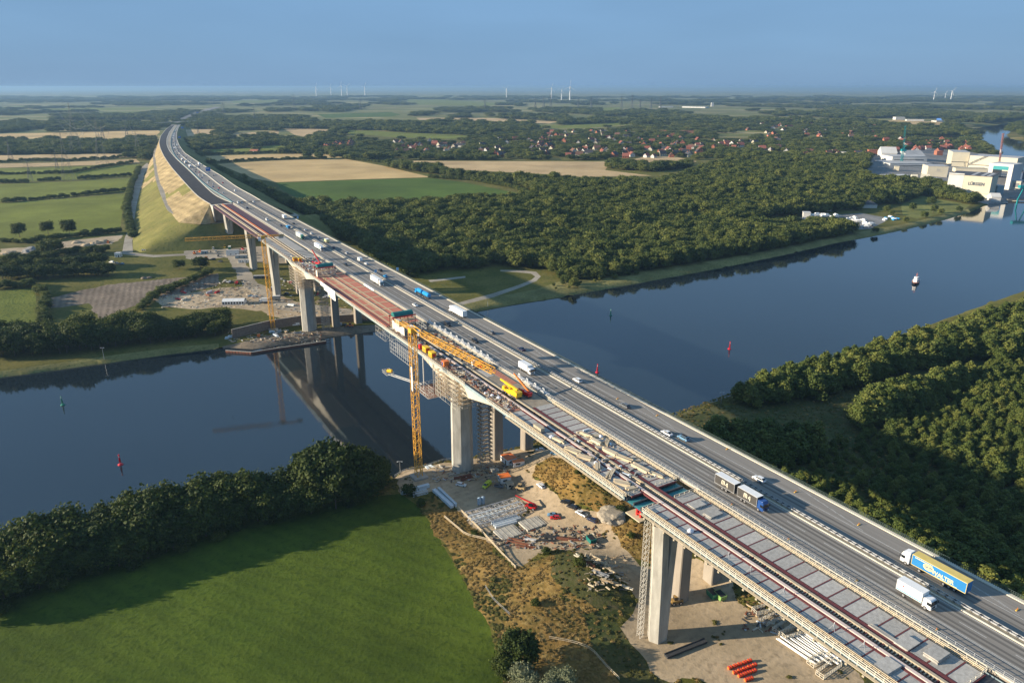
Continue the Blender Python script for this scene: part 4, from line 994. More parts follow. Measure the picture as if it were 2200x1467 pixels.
# scattered trees between fields and on the canal bank
for i in range(120):
    u, v = uni(500, 860), uni(330, 333); x, y_, z = GZ(u, v)
    if i < 26: addstuff(x, y_, z, 9, 7)
for i in range(60):
    u = uni(1180, 1420); v = 640-.19*(u-1180)-uni(12, 30); x, y_, z = GZ(u, v); h = uni(2, 5); addstuff(x, y_, z, h*1.3, h) if i < 26 else None
for u, v, h in ((1985,468,9),(2020,462,9),(1945,478,7),(2060,455,8),(1915,462,7),(1215,612,9),(1205,600,8),(1240,617,5),(2000,440,12),(1905,455,9),(1880,500,7),(1500,560,5),(1610,548,5)):
    x, y_, z = GZ(u, v); addstuff(x, y_, z, h*1.3, h)
o = tree('mid0', *GZ(1232, 618)[:2], 9, 'deciduous_tree', 'round bush at the water end of the far wood beside the curved path'); o = tree('mid1', *GZ(2005, 458)[:2], 12, 'deciduous_tree', 'spreading tree on the lawn before the shipyard'); o = tree('mid2', *GZ(1960, 452)[:2], 11, 'deciduous_tree', 'dark tree on the lawn edge, left of the spreading tree')
wood('far_woodland', PTS_STUFF, 'broad woods and hedges of the far side of the canal', 'wood')
print('stuff trees', cnt, 'birch rest', sum(len(p) for p in PTS_BIRCH.values()), 'individual', TCOUNT)

# tall grass and weeds on the rough ground
TUFTD = leafmat('leaf_straw', (.18,.12,.035), (.29,.19,.06), (.40,.28,.11), .15)
TREES['tuft0'] = (crown_mesh('crown_tuft', [(0,0,.3,.5,.35),(.3,.2,.25,.35,.3),(-.3,-.2,.2,.35,.25)], 90, .30, TUFTD, 77), None); TREES['tuft1'] = (crown_mesh('crown_weed', [(0,0,.35,.5,.4),(.35,-.2,.25,.35,.3),(-.3,.25,.2,.35,.25)], 110, .28, leafmat('leaf_weed', (.07,.075,.018), (.12,.115,.028), (.19,.165,.045), .15), 78), None)
for key, (u, v), lab in (('tuft0', (1042, 1190), 'dry straw-coloured grass clump beside the zigzag fence'), ('tuft1', (1060, 1246), 'dark weed clump on the dry grass strip')):
    o = link('grass_clump', TREES[key][0], None, GZ(u, v)); o.scale = (2, 2, 1.5); tag(o, lab, 'plant')
PT = {'tuft0': [], 'tuft1': []}
RN = [(nm, p, bb) for (nm, m, p), bb in zip(REGW, BBX) if nm in ('dry_grass', 'grassy_slope', 'heath', 'dirt_yard', 'mown_field', 'grass_mound')]
for i in range(62000):
    x, y = uni(-60, 260), uni(150, 420); z = None
    if inpoly(x, y, WATER): continue
    hit = None
    for nm, p, bb in RN:
        if bb[0] <= x <= bb[1] and bb[2] <= y <= bb[3] and inpoly(x, y, p): hit = nm; break
    nz_ = mnoise.noise(Vector((x*.06, y*.06, 5)))+.5*mnoise.noise(Vector((x*.25, y*.25, 9)))
    if hit == 'dirt_yard':
        if nz_ < .55 or rnd() < .6: continue
    elif hit == 'mown_field':
        continue
    elif hit in ('heath', 'grass_mound'):
        if rnd() < .7: continue
    elif nz_ < -.15 and rnd() < .6: continue
    u, v = pix(x, y, 3)
    if not (-50 < u < 2260 and v < 1600): continue
    green = (mnoise.noise(Vector((x*.05, y*.05, 21))) > .16) if hit in ('dry_grass', 'grassy_slope') else rnd() < .8
    s_ = uni(.35, .95)*(1.2 if green else 1.0); PT['tuft1' if green else 'tuft0'].append((x, y, zt(x, y), s_*1.3, s_*uni(.35, .75)))
wood('tall_grass', PT, 'tall dry grass and weeds on the rough ground around the yard', 'grass')
# ------------------------------------------------------------------ vehicles
def cpaint(name, c, c2=None): return mat(name, c, .28, amt=.06, scale=2, coat=.4) if not c2 else mat(name, c, .28, col2=c2, scale=2)
PAINT = dict(white=cpaint('car_white', (.78,.78,.77)), black=cpaint('car_black', (.018,.018,.02)), grey=cpaint('car_grey', (.13,.14,.15)), silver=cpaint('car_silver', (.42,.43,.44)),
             blue=cpaint('car_blue', (.02,.07,.24)), lblue=cpaint('car_pale_blue', (.14,.28,.42)), red=cpaint('car_red', (.55,.02,.02)), dblue=cpaint('car_navy', (.012,.02,.06)),
             teal=cpaint('car_teal', (.01,.22,.30)), yellow=cpaint('car_yellow', (.85,.50,.02)), lime=cpaint('car_lime', (.62,.70,.05)), cyan=cpaint('truck_cyan', (.02,.28,.62)), orange=cpaint('truck_orange', (.78,.17,.02)), green=cpaint('truck_green', (.03,.20,.12)))
TYRE = mat('tyre', (.02,.02,.02), .85); RIM = mat('rim', (.45,.45,.46), .35, metal=.6); LAMPW = mat('headlamp', (.8,.8,.78), .15); LAMPR = mat('tail_lamp', (.45,.01,.01), .25)
def wheel_me(r, w_):
    g = MB(); g.cyl((-w_/2, 0, 0), (w_/2, 0, 0), r, 14); g.cur = 1; g.cyl((-w_/2-.01, 0, 0), (w_/2+.01, 0, 0), r*.58, 10); return g.mesh('wheel', [TYRE, RIM])
WHEELS = {}
def wheel(root, x, y, r=.33, w_=.22):
    if (r, w_) not in WHEELS: WHEELS[(r, w_)] = wheel_me(r, w_)
    return link('wheel', WHEELS[(r, w_)], root, (x, y, r))
CARMESH = {}
SHAPES = dict(  # length, width, height, belt, body profile (y,z), glass house (y,z)
 hatch=(4.3, 1.8, 1.48, [(2.12,.35),(2.15,.62),(2.0,.78),(1.05,.95),(-1.95,1.0),(-2.13,.85),(-2.15,.4),(-2.0,.25),(2.0,.25)], [(1.15,.92),(.35,1.42),(-1.35,1.44),(-2.0,.98)]),
 sedan=(4.7, 1.82, 1.44, [(2.3,.35),(2.33,.6),(2.15,.76),(1.15,.92),(-1.5,.96),(-2.25,.93),(-2.35,.55),(-2.25,.25),(2.2,.25)], [(1.25,.9),(.4,1.38),(-.85,1.40),(-1.75,.95)]),
 estate=(4.7, 1.84, 1.52, [(2.3,.35),(2.33,.62),(2.15,.8),(1.15,.97),(-2.2,1.02),(-2.35,.85),(-2.35,.4),(-2.2,.25),(2.2,.25)], [(1.25,.94),(.45,1.44),(-1.75,1.48),(-2.25,1.0)]),
 suv=(4.6, 1.9, 1.68, [(2.25,.45),(2.3,.8),(2.1,.98),(1.15,1.12),(-2.1,1.15),(-2.3,1.0),(-2.3,.45),(-2.1,.32),(2.1,.32)], [(1.2,1.08),(.45,1.6),(-1.65,1.62),(-2.15,1.12)]),
 van=(5.2, 2.0, 2.1, [(2.5,.4),(2.58,.85),(2.25,1.12),(1.6,1.25),(-2.55,1.25),(-2.6,.45),(-2.4,.3),(2.4,.3)], [(1.75,1.2),(1.0,1.98),(-2.5,2.05),(-2.58,1.24)]))
def car(shape, col, simple=False):
    """body with bonnet, glass house, roof, four wheels, lamps. forward is +y"""
    L_, W_, H_, bp_, gp = SHAPES[shape]; key = (shape, col)
    if key not in CARMESH:
        g = MB(); n_ = len(bp_); g.ext(bp_, -W_/2, W_/2, [.10 if z > .7 else .03 for y, z in bp_])
        me = g.mesh('body', PAINT[col]); bm = bmesh.new(); bm.from_mesh(me); bmesh.ops.bevel(bm, geom=[e for e in bm.edges if e.calc_face_angle(0) > .6], offset=.06, segments=2, affect='EDGES', profile=.6); bm.to_mesh(me); bm.free(); me.polygons.foreach_set('use_smooth', [True]*len(me.polygons))
        g = MB(); ins = [.14, .26, .26, .16]; g.ext(gp, -W_/2, W_/2, ins); gl = g.mesh('glass', GLASSD)
        g = MB(); (y1, z1), (y2, z2) = gp[1], gp[2]; g.box((0, (y1+y2)/2-.02, (z1+z2)/2+.02), (W_-.48, abs(y2-y1)+.06, .06))
        for s_ in (-1, 1):
            for a, b_, ia, ib in ((gp[0], gp[1], .14, .26), (gp[2], gp[3], .26, .16), ((0, gp[0][1]+.02), (-.1, z1), .13, .26)):
                g.bar((s_*(W_/2-ia+.01), a[0], a[1]), (s_*(W_/2-ib+.01), b_[0], b_[1]), .07)
        if shape == 'van':
            for s_ in (-1, 1): g.add([(s_*(W_/2-x_), y_, z_) for x_, y_, z_ in ((.13,.2,1.25),(.13,-2.5,1.25),(.24,-2.45,2.0),(.24,.2,2.0))], [(0,1,2,3)])
        rf = g.mesh('roof', PAINT[col])
        CARMESH[key] = (me, gl, rf)
    me, gl, rf = CARMESH[key]; r = empty(col_name(shape), (0, 0, 0)); r['category'] = 'van' if shape == 'van' else 'car'
    link('body', me, r); link('windows', gl, r); link('roof', rf, r)
    for x in (-W_/2+.12, W_/2-.12):
        for y in (L_*.30, -L_*.29): wheel(r, x, y)
    if not simple:
        for x in (-W_/2+.3, W_/2-.3):
            g = MB(); g.box((0, 0, 0), (.36, .08, .14)); link('headlight', g.mesh('headlight', LAMPW), r, (x, bp_[1][0]-.03, .66 if shape != 'van' else .85))
            g = MB(); g.box((0, 0, 0), (.26, .07, .2)); link('tail_light', g.mesh('tail_light', LAMPR), r, (x, -L_/2+.02, .80))
    return r
def col_name(shape): return {'van': 'van', 'suv': 'suv_car', 'hatch': 'hatchback_car', 'sedan': 'sedan_car', 'estate': 'estate_car'}[shape]
def cab_mesh(col, h=3.5, L_=2.3):
    g = MB(); prof = [(L_/2, .5), (L_/2+.03, 1.5), (L_/2-.12, 2.6), (L_/2-.5, h), (-L_/2, h), (-L_/2, .5)]
    g.ext(prof, -1.22, 1.22, [.02, .02, .06, .16, .12, .02]); me = g.mesh('cab', PAINT[col]); bm = bmesh.new(); bm.from_mesh(me)
    bmesh.ops.bevel(bm, geom=[e for e in bm.edges if e.calc_face_angle(0) > .5], offset=.09, segments=2, affect='EDGES'); bm.to_mesh(me); bm.free(); return me
def cab(root, col, y, h=3.5, L_=2.3):
    c = link('cab', cab_mesh(col, h, L_), root, (0, y, 0))
    g = MB(); g.add([(-1.1, L_/2+.045, 1.6), (1.1, L_/2+.045, 1.6), (1.04, L_/2-.10, 2.62), (-1.04, L_/2-.10, 2.62)], [(0,1,2,3)]); g.box((0, L_/2+.03, 1.5), (2.2, .04, .05)); link('windscreen', g.mesh('windscreen', GLASSD), c)
    for s_ in (-1, 1):
        g = MB(); g.box((s_*1.225, .45, 2.0), (.03, .9, .75)); link('side_window', g.mesh('side_window', GLASSD), c)
        g = MB(); g.box((s_*1.42, L_/2+.05, 2.1), (.22, .12, .8)); link('mirror', g.mesh('mirror', BLACK), c)
        g = MB(); g.box((s_*.9, L_/2+.03, .75), (.4, .08, .2)); link('headlight', g.mesh('headlight', LAMPW), c)
    g = MB(); g.box((0, L_/2+.03, 1.05), (1.3, .06, .5)); link('grille', g.mesh('grille', BLACK), c)
    if h > 3.4: g = MB(); g.add([(-1, L_/2-.5, h-.02), (1, L_/2-.5, h-.02), (.95, -L_/2, h+.45), (-.95, -L_/2, h+.45), (-1, -L_/2, h-.05), (1, -L_/2, h-.05)], [(0,1,2,3), (3,2,5,4), (0,3,4), (1,5,2)]); link('wind_deflector', g.mesh('wind_deflector', PAINT[col]), c)
    return c
def cargo(root, m, y0, y1, z0=1.15, z1=4.0, roofm=None, wd=2.55, name='cargo_box'):
    g = MB(); g.b2(-wd/2, wd/2, y0, y1, z0, z1); o = link(name, g.mesh(name, m), root)
    g = MB(); g.b2(-wd/2-.01, wd/2+.01, y0-.01, y1+.01, z1, z1+.05); link('box_roof', g.mesh('box_roof', roofm or WHITE), o)
    g = MB()
    for s_ in (-1, 1):
        g.b2(s_*wd/2-.02, s_*wd/2+.02, y0, y1, z0-.02, z0+.12); g.b2(s_*wd/2-.02, s_*wd/2+.02, y0, y1, z1-.1, z1)
        for yy in (y0+.04, y1-.04): g.b2(s_*wd/2-.03, s_*wd/2+.03, yy-.05, yy+.05, z0, z1)
    link('box_frame', g.mesh('box_frame', GALV if roofm is None else roofm), o); return o
def chassis(root, y0, y1, axles, name='chassis'):
    g = MB(); g.b2(-.5, .5, y0, y1, .75, 1.12)
    for s_ in (-1, 1): g.b2(s_*1.05, s_*1.2, y0+(y1-y0)*.35, y0+(y1-y0)*.62, .45, .95)
    link(name, g.mesh(name, DARKM), root)
    for a in axles:
        for s_ in (-1, 1): wheel(root, s_*1.05, a, .5, .34)
def artic(cabc, boxm, roofm, L_=13.6, capc=None):
    r = empty('articulated_truck', (0, 0, 0)); r['category'] = 'truck'; F_ = 8.25
    cab(r, cabc, F_-1.15, 3.45); chassis(r, F_-6.0, F_-2.4, (F_-1.5, F_-5.1)); cargo(r, boxm, F_-2.9-L_, F_-2.9, roofm=roofm, name='trailer_box')
    chassis(r, -F_+.2, F_-7.0, (-F_+2.6, -F_+3.9, -F_+5.2), 'trailer_chassis'); return r
def rigid(cabc, boxm, roofm=None, L_=9.0, z1=3.8):
    r = empty('box_truck', (0, 0, 0)); r['category'] = 'truck'; F_ = L_/2
    cab(r, cabc, F_-1.05, 2.9, 2.1); cargo(r, boxm, -F_, F_-2.2, roofm=roofm, z1=z1); chassis(r, -F_+.3, F_-2.0, (F_-1.3, -F_+2.0)); return r
def place(r, t, b_, facing='near', label=None, group=None, z=DECK+.012, turn=0):
    x, y = P(t, b_); r.location = (x, y, z); r.rotation_euler = (0, 0, BROT+(PI if facing == 'near' else 0)+turn)
    if label: r['label'] = label
    if group: r['group'] = group
    return r
def vpx(r, u, v, facing, label, t=None, group=None):
    tt, bb = DB(u, v); return place(r, tt if t is None else t, bb, facing, label, group)
BLUEC = mat('blue_curtain', (.015,.16,.40), .55, col2=(.02,.20,.47), scale=.5); YROOF = mat('yellow_tarpaulin', (.62,.47,.13), .7, col2=(.72,.56,.19), scale=.8)
YTXT = mat('pale_yellow_print', (.74,.66,.30), .6); BTXT = mat('blue_print', (.02,.05,.22), .6); WTXT = mat('cream_print', (.82,.76,.58), .6); TTXT = mat('teal_print', (.03,.42,.42), .6); DCURT = mat('dark_curtain', (.045,.042,.038), .7, col2=(.065,.06,.055), scale=.6)
# blue curtain-sided truck
r = artic('white', BLUEC, YROOF); place(r, 168.95, DB(2000, 1243)[1], 'far', 'blue curtain-sided truck with yellow roof and yellow lettering, white cab')
box = [c for c in r.children if c.name.startswith('trailer_box')][0]; Y0, Y1 = 8.25-2.9-13.6, 8.25-2.9
text('WALTER', 1.45, box, (-1.285, -2.6, 2.15), (0, -1, 0), (0, 0, 1), YTXT, bold=.035, sx=.95)
text('LKW', .85, box, (-1.30, 1.05, 2.65), (0, -1, 0), (0, 0, 1), BTXT, bold=.03, ext=.012)
g = MB(); q = [(math.cos(2*PI*i/28)*1.35, math.sin(2*PI*i/28)*.85) for i in range(28)]; g.add([(-1.29, 1.05+a, 2.65+b_) for a, b_ in q]+[(-1.275, 1.05+a, 2.65+b_) for a, b_ in q], [tuple(range(28))]+[(i, (i+1) % 28, 28+(i+1) % 28, 28+i) for i in range(28)]); link('oval_emblem', g.mesh('oval_emblem', YTXT), box)
g = MB(); g.b2(-1.29, -1.275, .2, 4.6, 3.42, 3.62); g.b2(-1.29, -1.275, -6.2, -.6, 1.33, 1.45); link('trim_stripe', g.mesh('trim_stripe', YTXT), box)
# road train with two dark boxes
r = empty('road_train', (0, 0, 0)); r['category'] = 'truck'; r['label'] = 'road train with two dark boxes and a blue cab, white emblem on each box'
cab(r, 'blue', 9.37-1.15, 3.4); chassis(r, .9, 7.2, (7.6, 2.6, 1.3)); bx1 = cargo(r, DCURT, -.9+.6, 7.0, z0=1.05, roofm=None); chassis(r, -9.2, -1.2, (-4.6, -6.2), 'trailer_chassis'); bx2 = cargo(r, DCURT, -9.3, -1.5, z0=1.05, roofm=None, name='trailer_box')
for bx, yc in ((bx1, 3.2), (bx2, -5.5)):
    g = MB(); X = 1.285
    def arc(cy, cz, rr, a0, a1, w_=.17):
        for i in range(10):
            b0_ = a0+(a1-a0)*i/10; b1_ = a0+(a1-a0)*(i+1)/10; g.bar((X, cy+rr*math.cos(b0_), cz+rr*math.sin(b0_)), (X, cy+rr*math.cos(b1_), cz+rr*math.sin(b1_)), .02, w_)
    for s_ in (-1, 0, 1): g.bar((X, yc-.45+s_*.5, 1.9), (X, yc-.45+s_*.5, 3.0), .02, .2)
    arc(yc-.7, 3.0, .25, 0, PI); arc(yc-.2, 3.0, .25, 0, PI)
    g.bar((X, yc+1.25, 1.6), (X, yc+1.25, 3.0), .02, .17); g.bar((X, yc+.6, 2.2), (X, yc+1.45, 2.2), .02, .15); g.bar((X, yc+.6, 2.2), (X, yc+1.15, 3.1), .02, .15)
    link('box_emblem', g.mesh('box_emblem', WTXT), bx)
place(r, 156.5, DB(1585, 1073)[1]+.3, 'near')
# white box truck with teal stripe
r = rigid('white', WHITE, L_=8.6); place(r, 156.6, DB(1962, 1292)[1], 'near', 'white box truck with a teal stripe and small red mark, facing the camera')
bx = [c for c in r.children if c.name.startswith('cargo_box')][0]
g = MB(); g.b2(1.28, 1.29, -4.2, 2.0, 1.35, 1.6); g.b2(1.28, 1.29, -3.0, -.9, 2.42, 2.50); link('teal_stripe', g.mesh('teal_stripe', TTXT), bx)
g = MB(); g.cyl((1.28, -2.6, 2.9), (1.295, -2.6, 2.9), .18, 10); g.bar((1.285, -2.9, 2.75), (1.285, -2.1, 2.7), .02, .07); link('red_mark', g.mesh('red_mark', REDP), bx)
vpx(artic('white', WHITE, WHITE), 980, 677, 'far', 'all white articulated truck heading away past the canal bank', t=169)
vpx(rigid('white', WHITE, L_=9.5), 1127, 800, 'near', 'white box truck beside the yellow lattice boom, driving this way', t=156.3)
vpx(artic('white', mat('grey_curtain', (.50,.50,.50), .6), WHITE), 822, 608, 'near', 'grey curtain-sided truck with white cab beside the red deck', t=156.2)
def tanker(col):
    r = empty('tank_truck', (0, 0, 0)); r['category'] = 'truck'; cab(r, col, 8.1, 2.9); chassis(r, .6, 7, (7.2, 2.8, 1.5)); chassis(r, -9, -1.0, (-2.6, -7.0), 'trailer_chassis')
    for y0, y1 in ((.6, 6.6), (-8.8, -1.2)):
        g = MB(); g.cyl((0, y0+.3, 2.35), (0, y1-.3, 2.35), 1.22, 18); g.cyl((0, y0, 2.35), (0, y0+.3, 2.35), .95, 18, 1.22); g.cyl((0, y1-.3, 2.35), (0, y1, 2.35), 1.22, 18, .95)
        g.b2(-.3, .3, y0+.8, y1-.8, 3.5, 3.62); link('tank', g.mesh('tank', PAINT[col], smooth=False), r)
    return r
vpx(tanker('cyan'), 910, 636, 'far', 'light blue tank truck with two round tanks', t=168.6)
# cars of the near stretch
vpx(car('hatch', 'white'), 1628, 1033, 'far', 'white hatchback passing the dark road train', t=169.2)
vpx(car('sedan', 'white'), 1427, 935, 'far', 'white sedan close to the median, left of the blue estate', t=166.6)
r = vpx(car('estate', 'lblue'), 1468, 944, 'far', 'pale blue estate with a black roof box', t=168.9); g = MB(); g.box((0, 0, 0), (.9, 2.0, .32)); link('roof_box', g.mesh('roof_box', BLACK), r, (0, -.4, 1.66))
vpx(car('estate', 'grey'), 1342, 874, 'far', 'grey estate heading away, first car after the blue estate', t=169)
vpx(car('suv', 'white'), 1240, 820, 'far', 'white sport utility car beside the red buoy', t=168.5)
vpx(car('van', 'black'), 959, 700, 'near', 'black van heading this way beside the formwork carriage', t=156)
vpx(car('suv', 'black'), 1020, 735, 'near', 'black sport utility car behind the white posts', t=156)
vpx(car('hatch', 'grey'), 1055, 717, 'far', 'small grey car heading away, last before the white truck', t=168.9)
vpx(car('sedan', 'dblue'), 1121, 752, 'far', 'dark blue sedan heading away, level with the lattice boom end', t=168.9)
vpx(car('sedan', 'white'), 888, 658, 'near', 'white sedan heading this way beside the red deck end', t=156.4)
vpx(car('hatch', 'cyan'), 823, 596, 'far', 'bright blue car beside the grey curtain-sided truck', t=166.9)
r = vpx(car('estate', 'white'), 790, 568, 'far', 'white car in front of its white trailer on the right carriageway', t=169)
def caravan(col='white'):
    r = empty('caravan', (0, 0, 0)); r['category'] = 'caravan'; g = MB(); g.ext([(2.3, .5), (2.4, 1.4), (2.0, 2.5), (-2.2, 2.55), (-2.4, 1.4), (-2.35, .5)], -1.1, 1.1); link('body', g.mesh('body', PAINT[col]), r)
    for s_ in (-1, 1):
        wheel(r, s_*1.0, 0, .33); g = MB(); g.box((s_*1.11, .2, 1.7), (.03, 1.6, .5)); link('side_window', g.mesh('side_window', GLASSD), r)
    g = MB(); g.bar((0, 2.3, .5), (0, 3.4, .45), .1); link('drawbar', g.mesh('drawbar', DARKM), r); return r
vpx(caravan(), 781, 560, 'far', 'white caravan driving behind a white car', t=169)
vpx(car('estate', 'black'), 738, 571, 'near', 'black car on the left lane beside the green tarpaulin roof', t=156)
vpx(car('suv', 'silver'), 746, 546, 'far', 'silver car heading away, left of the caravan', t=168.6)
vpx(car('estate', 'black'), 814, 583, 'far', 'black estate next to the small blue sign on the railing', t=170)
vpx(car('sedan', 'dblue'), 712, 534, 'far', 'dark car beside the truck with pale blue box', t=166.7)
r = rigid('green', mat('yellow_grey_box', (.55,.52,.25), .6), L_=7.5, z1=3.2); vpx(r, 698, 522, 'far', 'short truck with yellow-grey box and green cab', t=168.8)
vpx(artic('white', mat('pale_blue_curtain', (.38,.50,.56), .6), WHITE), 686, 536, 'near', 'white cabbed truck with pale blue curtain side', t=156.3)
vpx(artic('green', mat('pale_green_box', (.42,.48,.44), .6), WHITE), 646, 512, 'near', 'pale green truck with dark green cab', t=156.3)
vpx(rigid('grey', WHITE, L_=9), 613, 470, 'far', 'white box truck by the blue road sign', t=169.6)
def tipper(col):
    r = empty('site_truck', (0, 0, 0)); r['category'] = 'truck'; cab(r, col, 2.2, 2.7, 1.9); chassis(r, -3.2, 1.2, (2, -2.2))
    g = MB(); g.prism([(-1.2, -3.3), (1.2, -3.3), (1.2, 1.1), (-1.2, 1.1)], 1.1, 2.6, [(-1.25, -3.5), (1.25, -3.5), (1.25, 1.15), (-1.25, 1.15)]); link('skip', g.mesh('skip', PAINT[col]), r); return r
vpx(tipper('cyan'), 614, 492, 'near', 'bright blue truck standing on the inner lane', t=159.5)
# small traffic further off; too small to show lamps
far_px = [(640,497,'far','hatch','white'),(660,494,'far','sedan','grey'),(672,503,'far','estate','white'),(683,512,'far','hatch','silver'),(578,474,'near','van','white'),(596,487,'near','hatch','dblue'),(541,448,'near','suv','dblue'),(519,436,'near','van','white'),(515,432,'near','suv','white'),
 (500,427,'near','hatch','red'),(470,418,'near','van','white'),(456,419,'near','van','white'),(480,414,'near','hatch','grey'),(630,482,'far','sedan','black'),(533,432,'far','estate','white')]
seen = {}
for i, (u, v, f, sh, cl) in enumerate(far_px):
    tt, bb = DB(u, v); side = 'right carriageway' if f == 'far' else 'left carriageway'; tt = 169.2 if f == 'far' else 157.0 if i % 2 else 153.6
    nm_ = dict(dblue='dark blue').get(cl, cl); kind = dict(van='van', suv='tall car', hatch='small car', sedan='sedan', estate='estate car')[sh]; k = (nm_, kind, side); seen[k] = seen.get(k, 0)+1
    order = ['', 'second ', 'third ', 'fourth ']; place(car(sh, cl, True), tt, min(bb, 812), f, f'{order[seen[k]-1]}{nm_} {kind} on the {side} towards the embankment')
# queue on the curve, following the road
def along(L, off, s_):
    i = max(0, min(NSEG-2, int(s_*(NSEG-1)))); a, b_ = L[i], L[i+1]; f = s_*(NSEG-1)-i; p = a.lerp(b_, f); d = (b_-a).normalized(); nn = Vector((d.y, -d.x, 0)).normalized(); return p+nn*off, math.atan2(d.y, d.x)-PI/2
QP = {}
def qproto(kind, col):
    k = (kind, col)
    if k not in QP:
        QP[k] = Proto({'car': lambda: car('hatch', col, True), 'van': lambda: car('van', col, True), 'truck': lambda: artic(col, WHITE, WHITE), 'box': lambda: rigid(col, mat('grey_curtain', (.5,.5,.5)), L_=8)}[kind]())
    return QP[k]
cols = ['white', 'grey', 'silver', 'blue', 'black', 'red', 'teal']
for lane, (L, off, fl, s0, s1, n_, tf) in enumerate(((OL, 5.0, PI, .02, .78, 40, .24), (OL, 9.2, PI, .04, .60, 26, .06), (OR, -9.5, 0, .03, .66, 20, .12), (OR, -5.2, 0, .10, .70, 16, .05))):
    for i in range(n_):
        s_ = s0+(s1-s0)*((i+uni(.2, .8))/n_); kind = 'truck' if rnd() < tf else 'van' if rnd() < .25 else 'car'; col = 'white' if kind != 'car' and rnd() < .8 else random.choice(cols)
        if kind == 'truck': col = random.choice(['white', 'white', 'teal'])
        p, a = along(L, off, s_); nm_ = {'car': 'car', 'van': 'van', 'truck': 'lorry'}[kind]; grp = f'{col} {nm_}s queueing on the embankment curve'
        qproto(kind, col).put((p.x, p.y, p.z+.02), a+fl, f'{col} {nm_} in the queue along the embankment curve', grp)
# warning lamps and cones on the carriageway edge
g = MB(); g.box((0, 0, .1), (1.1, .3, .2)); g.cur = 1; g.box((0, 0, .42), (.22, .06, .5)); CONEM = g.mesh('marker_base', [mat('marker_yellow', (.72,.45,.08), .6), ORNG])
CP = None
for i, (u, v) in enumerate(((1692,1160),(1840,1248),(2012,1353),(1601,952),(1845,1127),(2185,1310),(1572,1085),(1709,1057),(1412,893),(1327,857))):
    tt, bb = DB(u, v); x, y = P(min(176.4, max(151, tt)), bb); o = link('traffic_marker', CONEM, None, (x, y, DECK+.01), BROT); tag(o, 'small yellow foot with orange beacon standing on the hard shoulder', 'road marker', 'lane markers on the hard shoulders')
# signs
BLUES = mat('sign_blue', (.01,.12,.42), .5)
def sign(x, y, z, rz, w_, h, zc, label, m=None, gantry=0, lines=0):
    r = empty('road_sign', (x, y, z), rz, label, 'road sign'); g = MB(); g.box((0, 0, zc), (w_, .12, h)); b_ = link('sign_panel', g.mesh('sign_panel', m or BLUES), r)
    for s_ in (-.4, .4): g = MB(); g.cyl((s_*w_, .12, 0), (s_*w_, .12, zc+h/2), .09, 8); link('post', g.mesh('post', GALV), r)
    g = MB()
    for s_ in (-1, 1): g.box((s_*(w_/2-.06), -.07, zc), (.06, .02, h-.1)); g.box((0, -.07, zc+s_*(h/2-.06)), (w_-.1, .02, .06))
    for k in range(lines): g.box((-.1*w_, -.07, zc+h*(.28-.22*k)), (w_*.55, .02, h*.08))
    link('sign_border', g.mesh('sign_border', WHITE), r); return r
for (u, v, w_, h, zc, lab) in ((448, 372, 6.5, 5.5, 6.5, 'large blue motorway sign beside the tan field'), (386, 300, 7, 5, 7, 'blue motorway sign on the curve, middle of the three'), (392, 279, 8, 6, 8, 'blue motorway sign near the overpass'), (425, 247, 12, 8, 12, 'blue gantry sign beyond the overpass')):
    p = RP(u, v); sign(p.x, p.y, p.z-1, R_(8), w_, h, zc, lab, lines=2)
for (u, v, lab) in ((633, 474, 'small blue sign on the railing behind the white box truck'), (839, 588, 'small blue sign on the railing beside the black estate'), (797, 592, 'small blue sign on the median near the caravan')):
    t_, b_ = DB(u, v); x, y = P(178.2 if u != 797 else 163.8, b_); sign(x, y, DECK, BROT-.2, 1.6, 1.9, 2.6, lab, m=mat('sign_light_blue', (.18,.42,.68), .5))
# overpass far away
p0, p1 = RP(352, 268), RP(392, 264); r = empty('overpass', tuple(p0), 0, 'pale overpass crossing the motorway beyond the curve', 'bridge'); g = MB(); d = p1-p0
g.bar((-60, -8, 6.0), (d.x+60, d.y+8, 6.0), 9, 1.2); link('deck', g.mesh('deck', CONCL), r)
for f in (-.1, .5, 1.1): g = MB(); g.b2(d.x*f-1, d.x*f+1, d.y*f-3, d.y*f+3, -3, 5.5); link('pier', g.mesh('pier', CONC), r)
# ------------------------------------------------------------------ construction site: cranes, scaffolds, machines, stacks
BZ = BROT
def bpos(u, v, z=54.0): t, b_ = DB(u, v, z); return t, b_
def bthing(name, t, b_, z, label, cat, group=None, turn=0.0): x, y = P(t, b_); return empty(name, (x, y, z), BROT+turn, label, cat, group)
def gthing(name, u, v, label, cat, group=None, rz=0.0, z=None):
    x, y, zz = GZ(u, v); return empty(name, (x, y, zz if z is None else z), rz, label, cat, group)
def part(name, g, m, root, **k): return link(name, g.mesh(name, m, **k), root)
def lattice(g, p, q, w_, bay=2.4, c=.2, d=.11, h=None):
    p, q = Vector(p), Vector(q); L_ = (q-p).length; dr = (q-p)/L_; a = dr.cross(Vector((0, 0, 1)))
    if a.length < .05: a = Vector((1, 0, 0))
    a.normalize(); b_ = a.cross(dr); h = h or w_; cs = [a*(s_*w_/2)+b_*(t_*h/2) for s_, t_ in ((-1,-1),(1,-1),(1,1),(-1,1))]
    for k in cs: g.bar(p+k, q+k, c)
    n_ = max(1, int(L_/bay))
    for i in range(n_):
        s0, s1 = p+dr*(L_*i/n_), p+dr*(L_*(i+1)/n_)
        for j in range(4):
            k0, k1 = cs[j], cs[(j+1) % 4]; g.bar(s0+(k0 if i % 2 else k1), s1+(k1 if i % 2 else k0), d); g.bar(s1+k0, s1+k1, d)
    return g
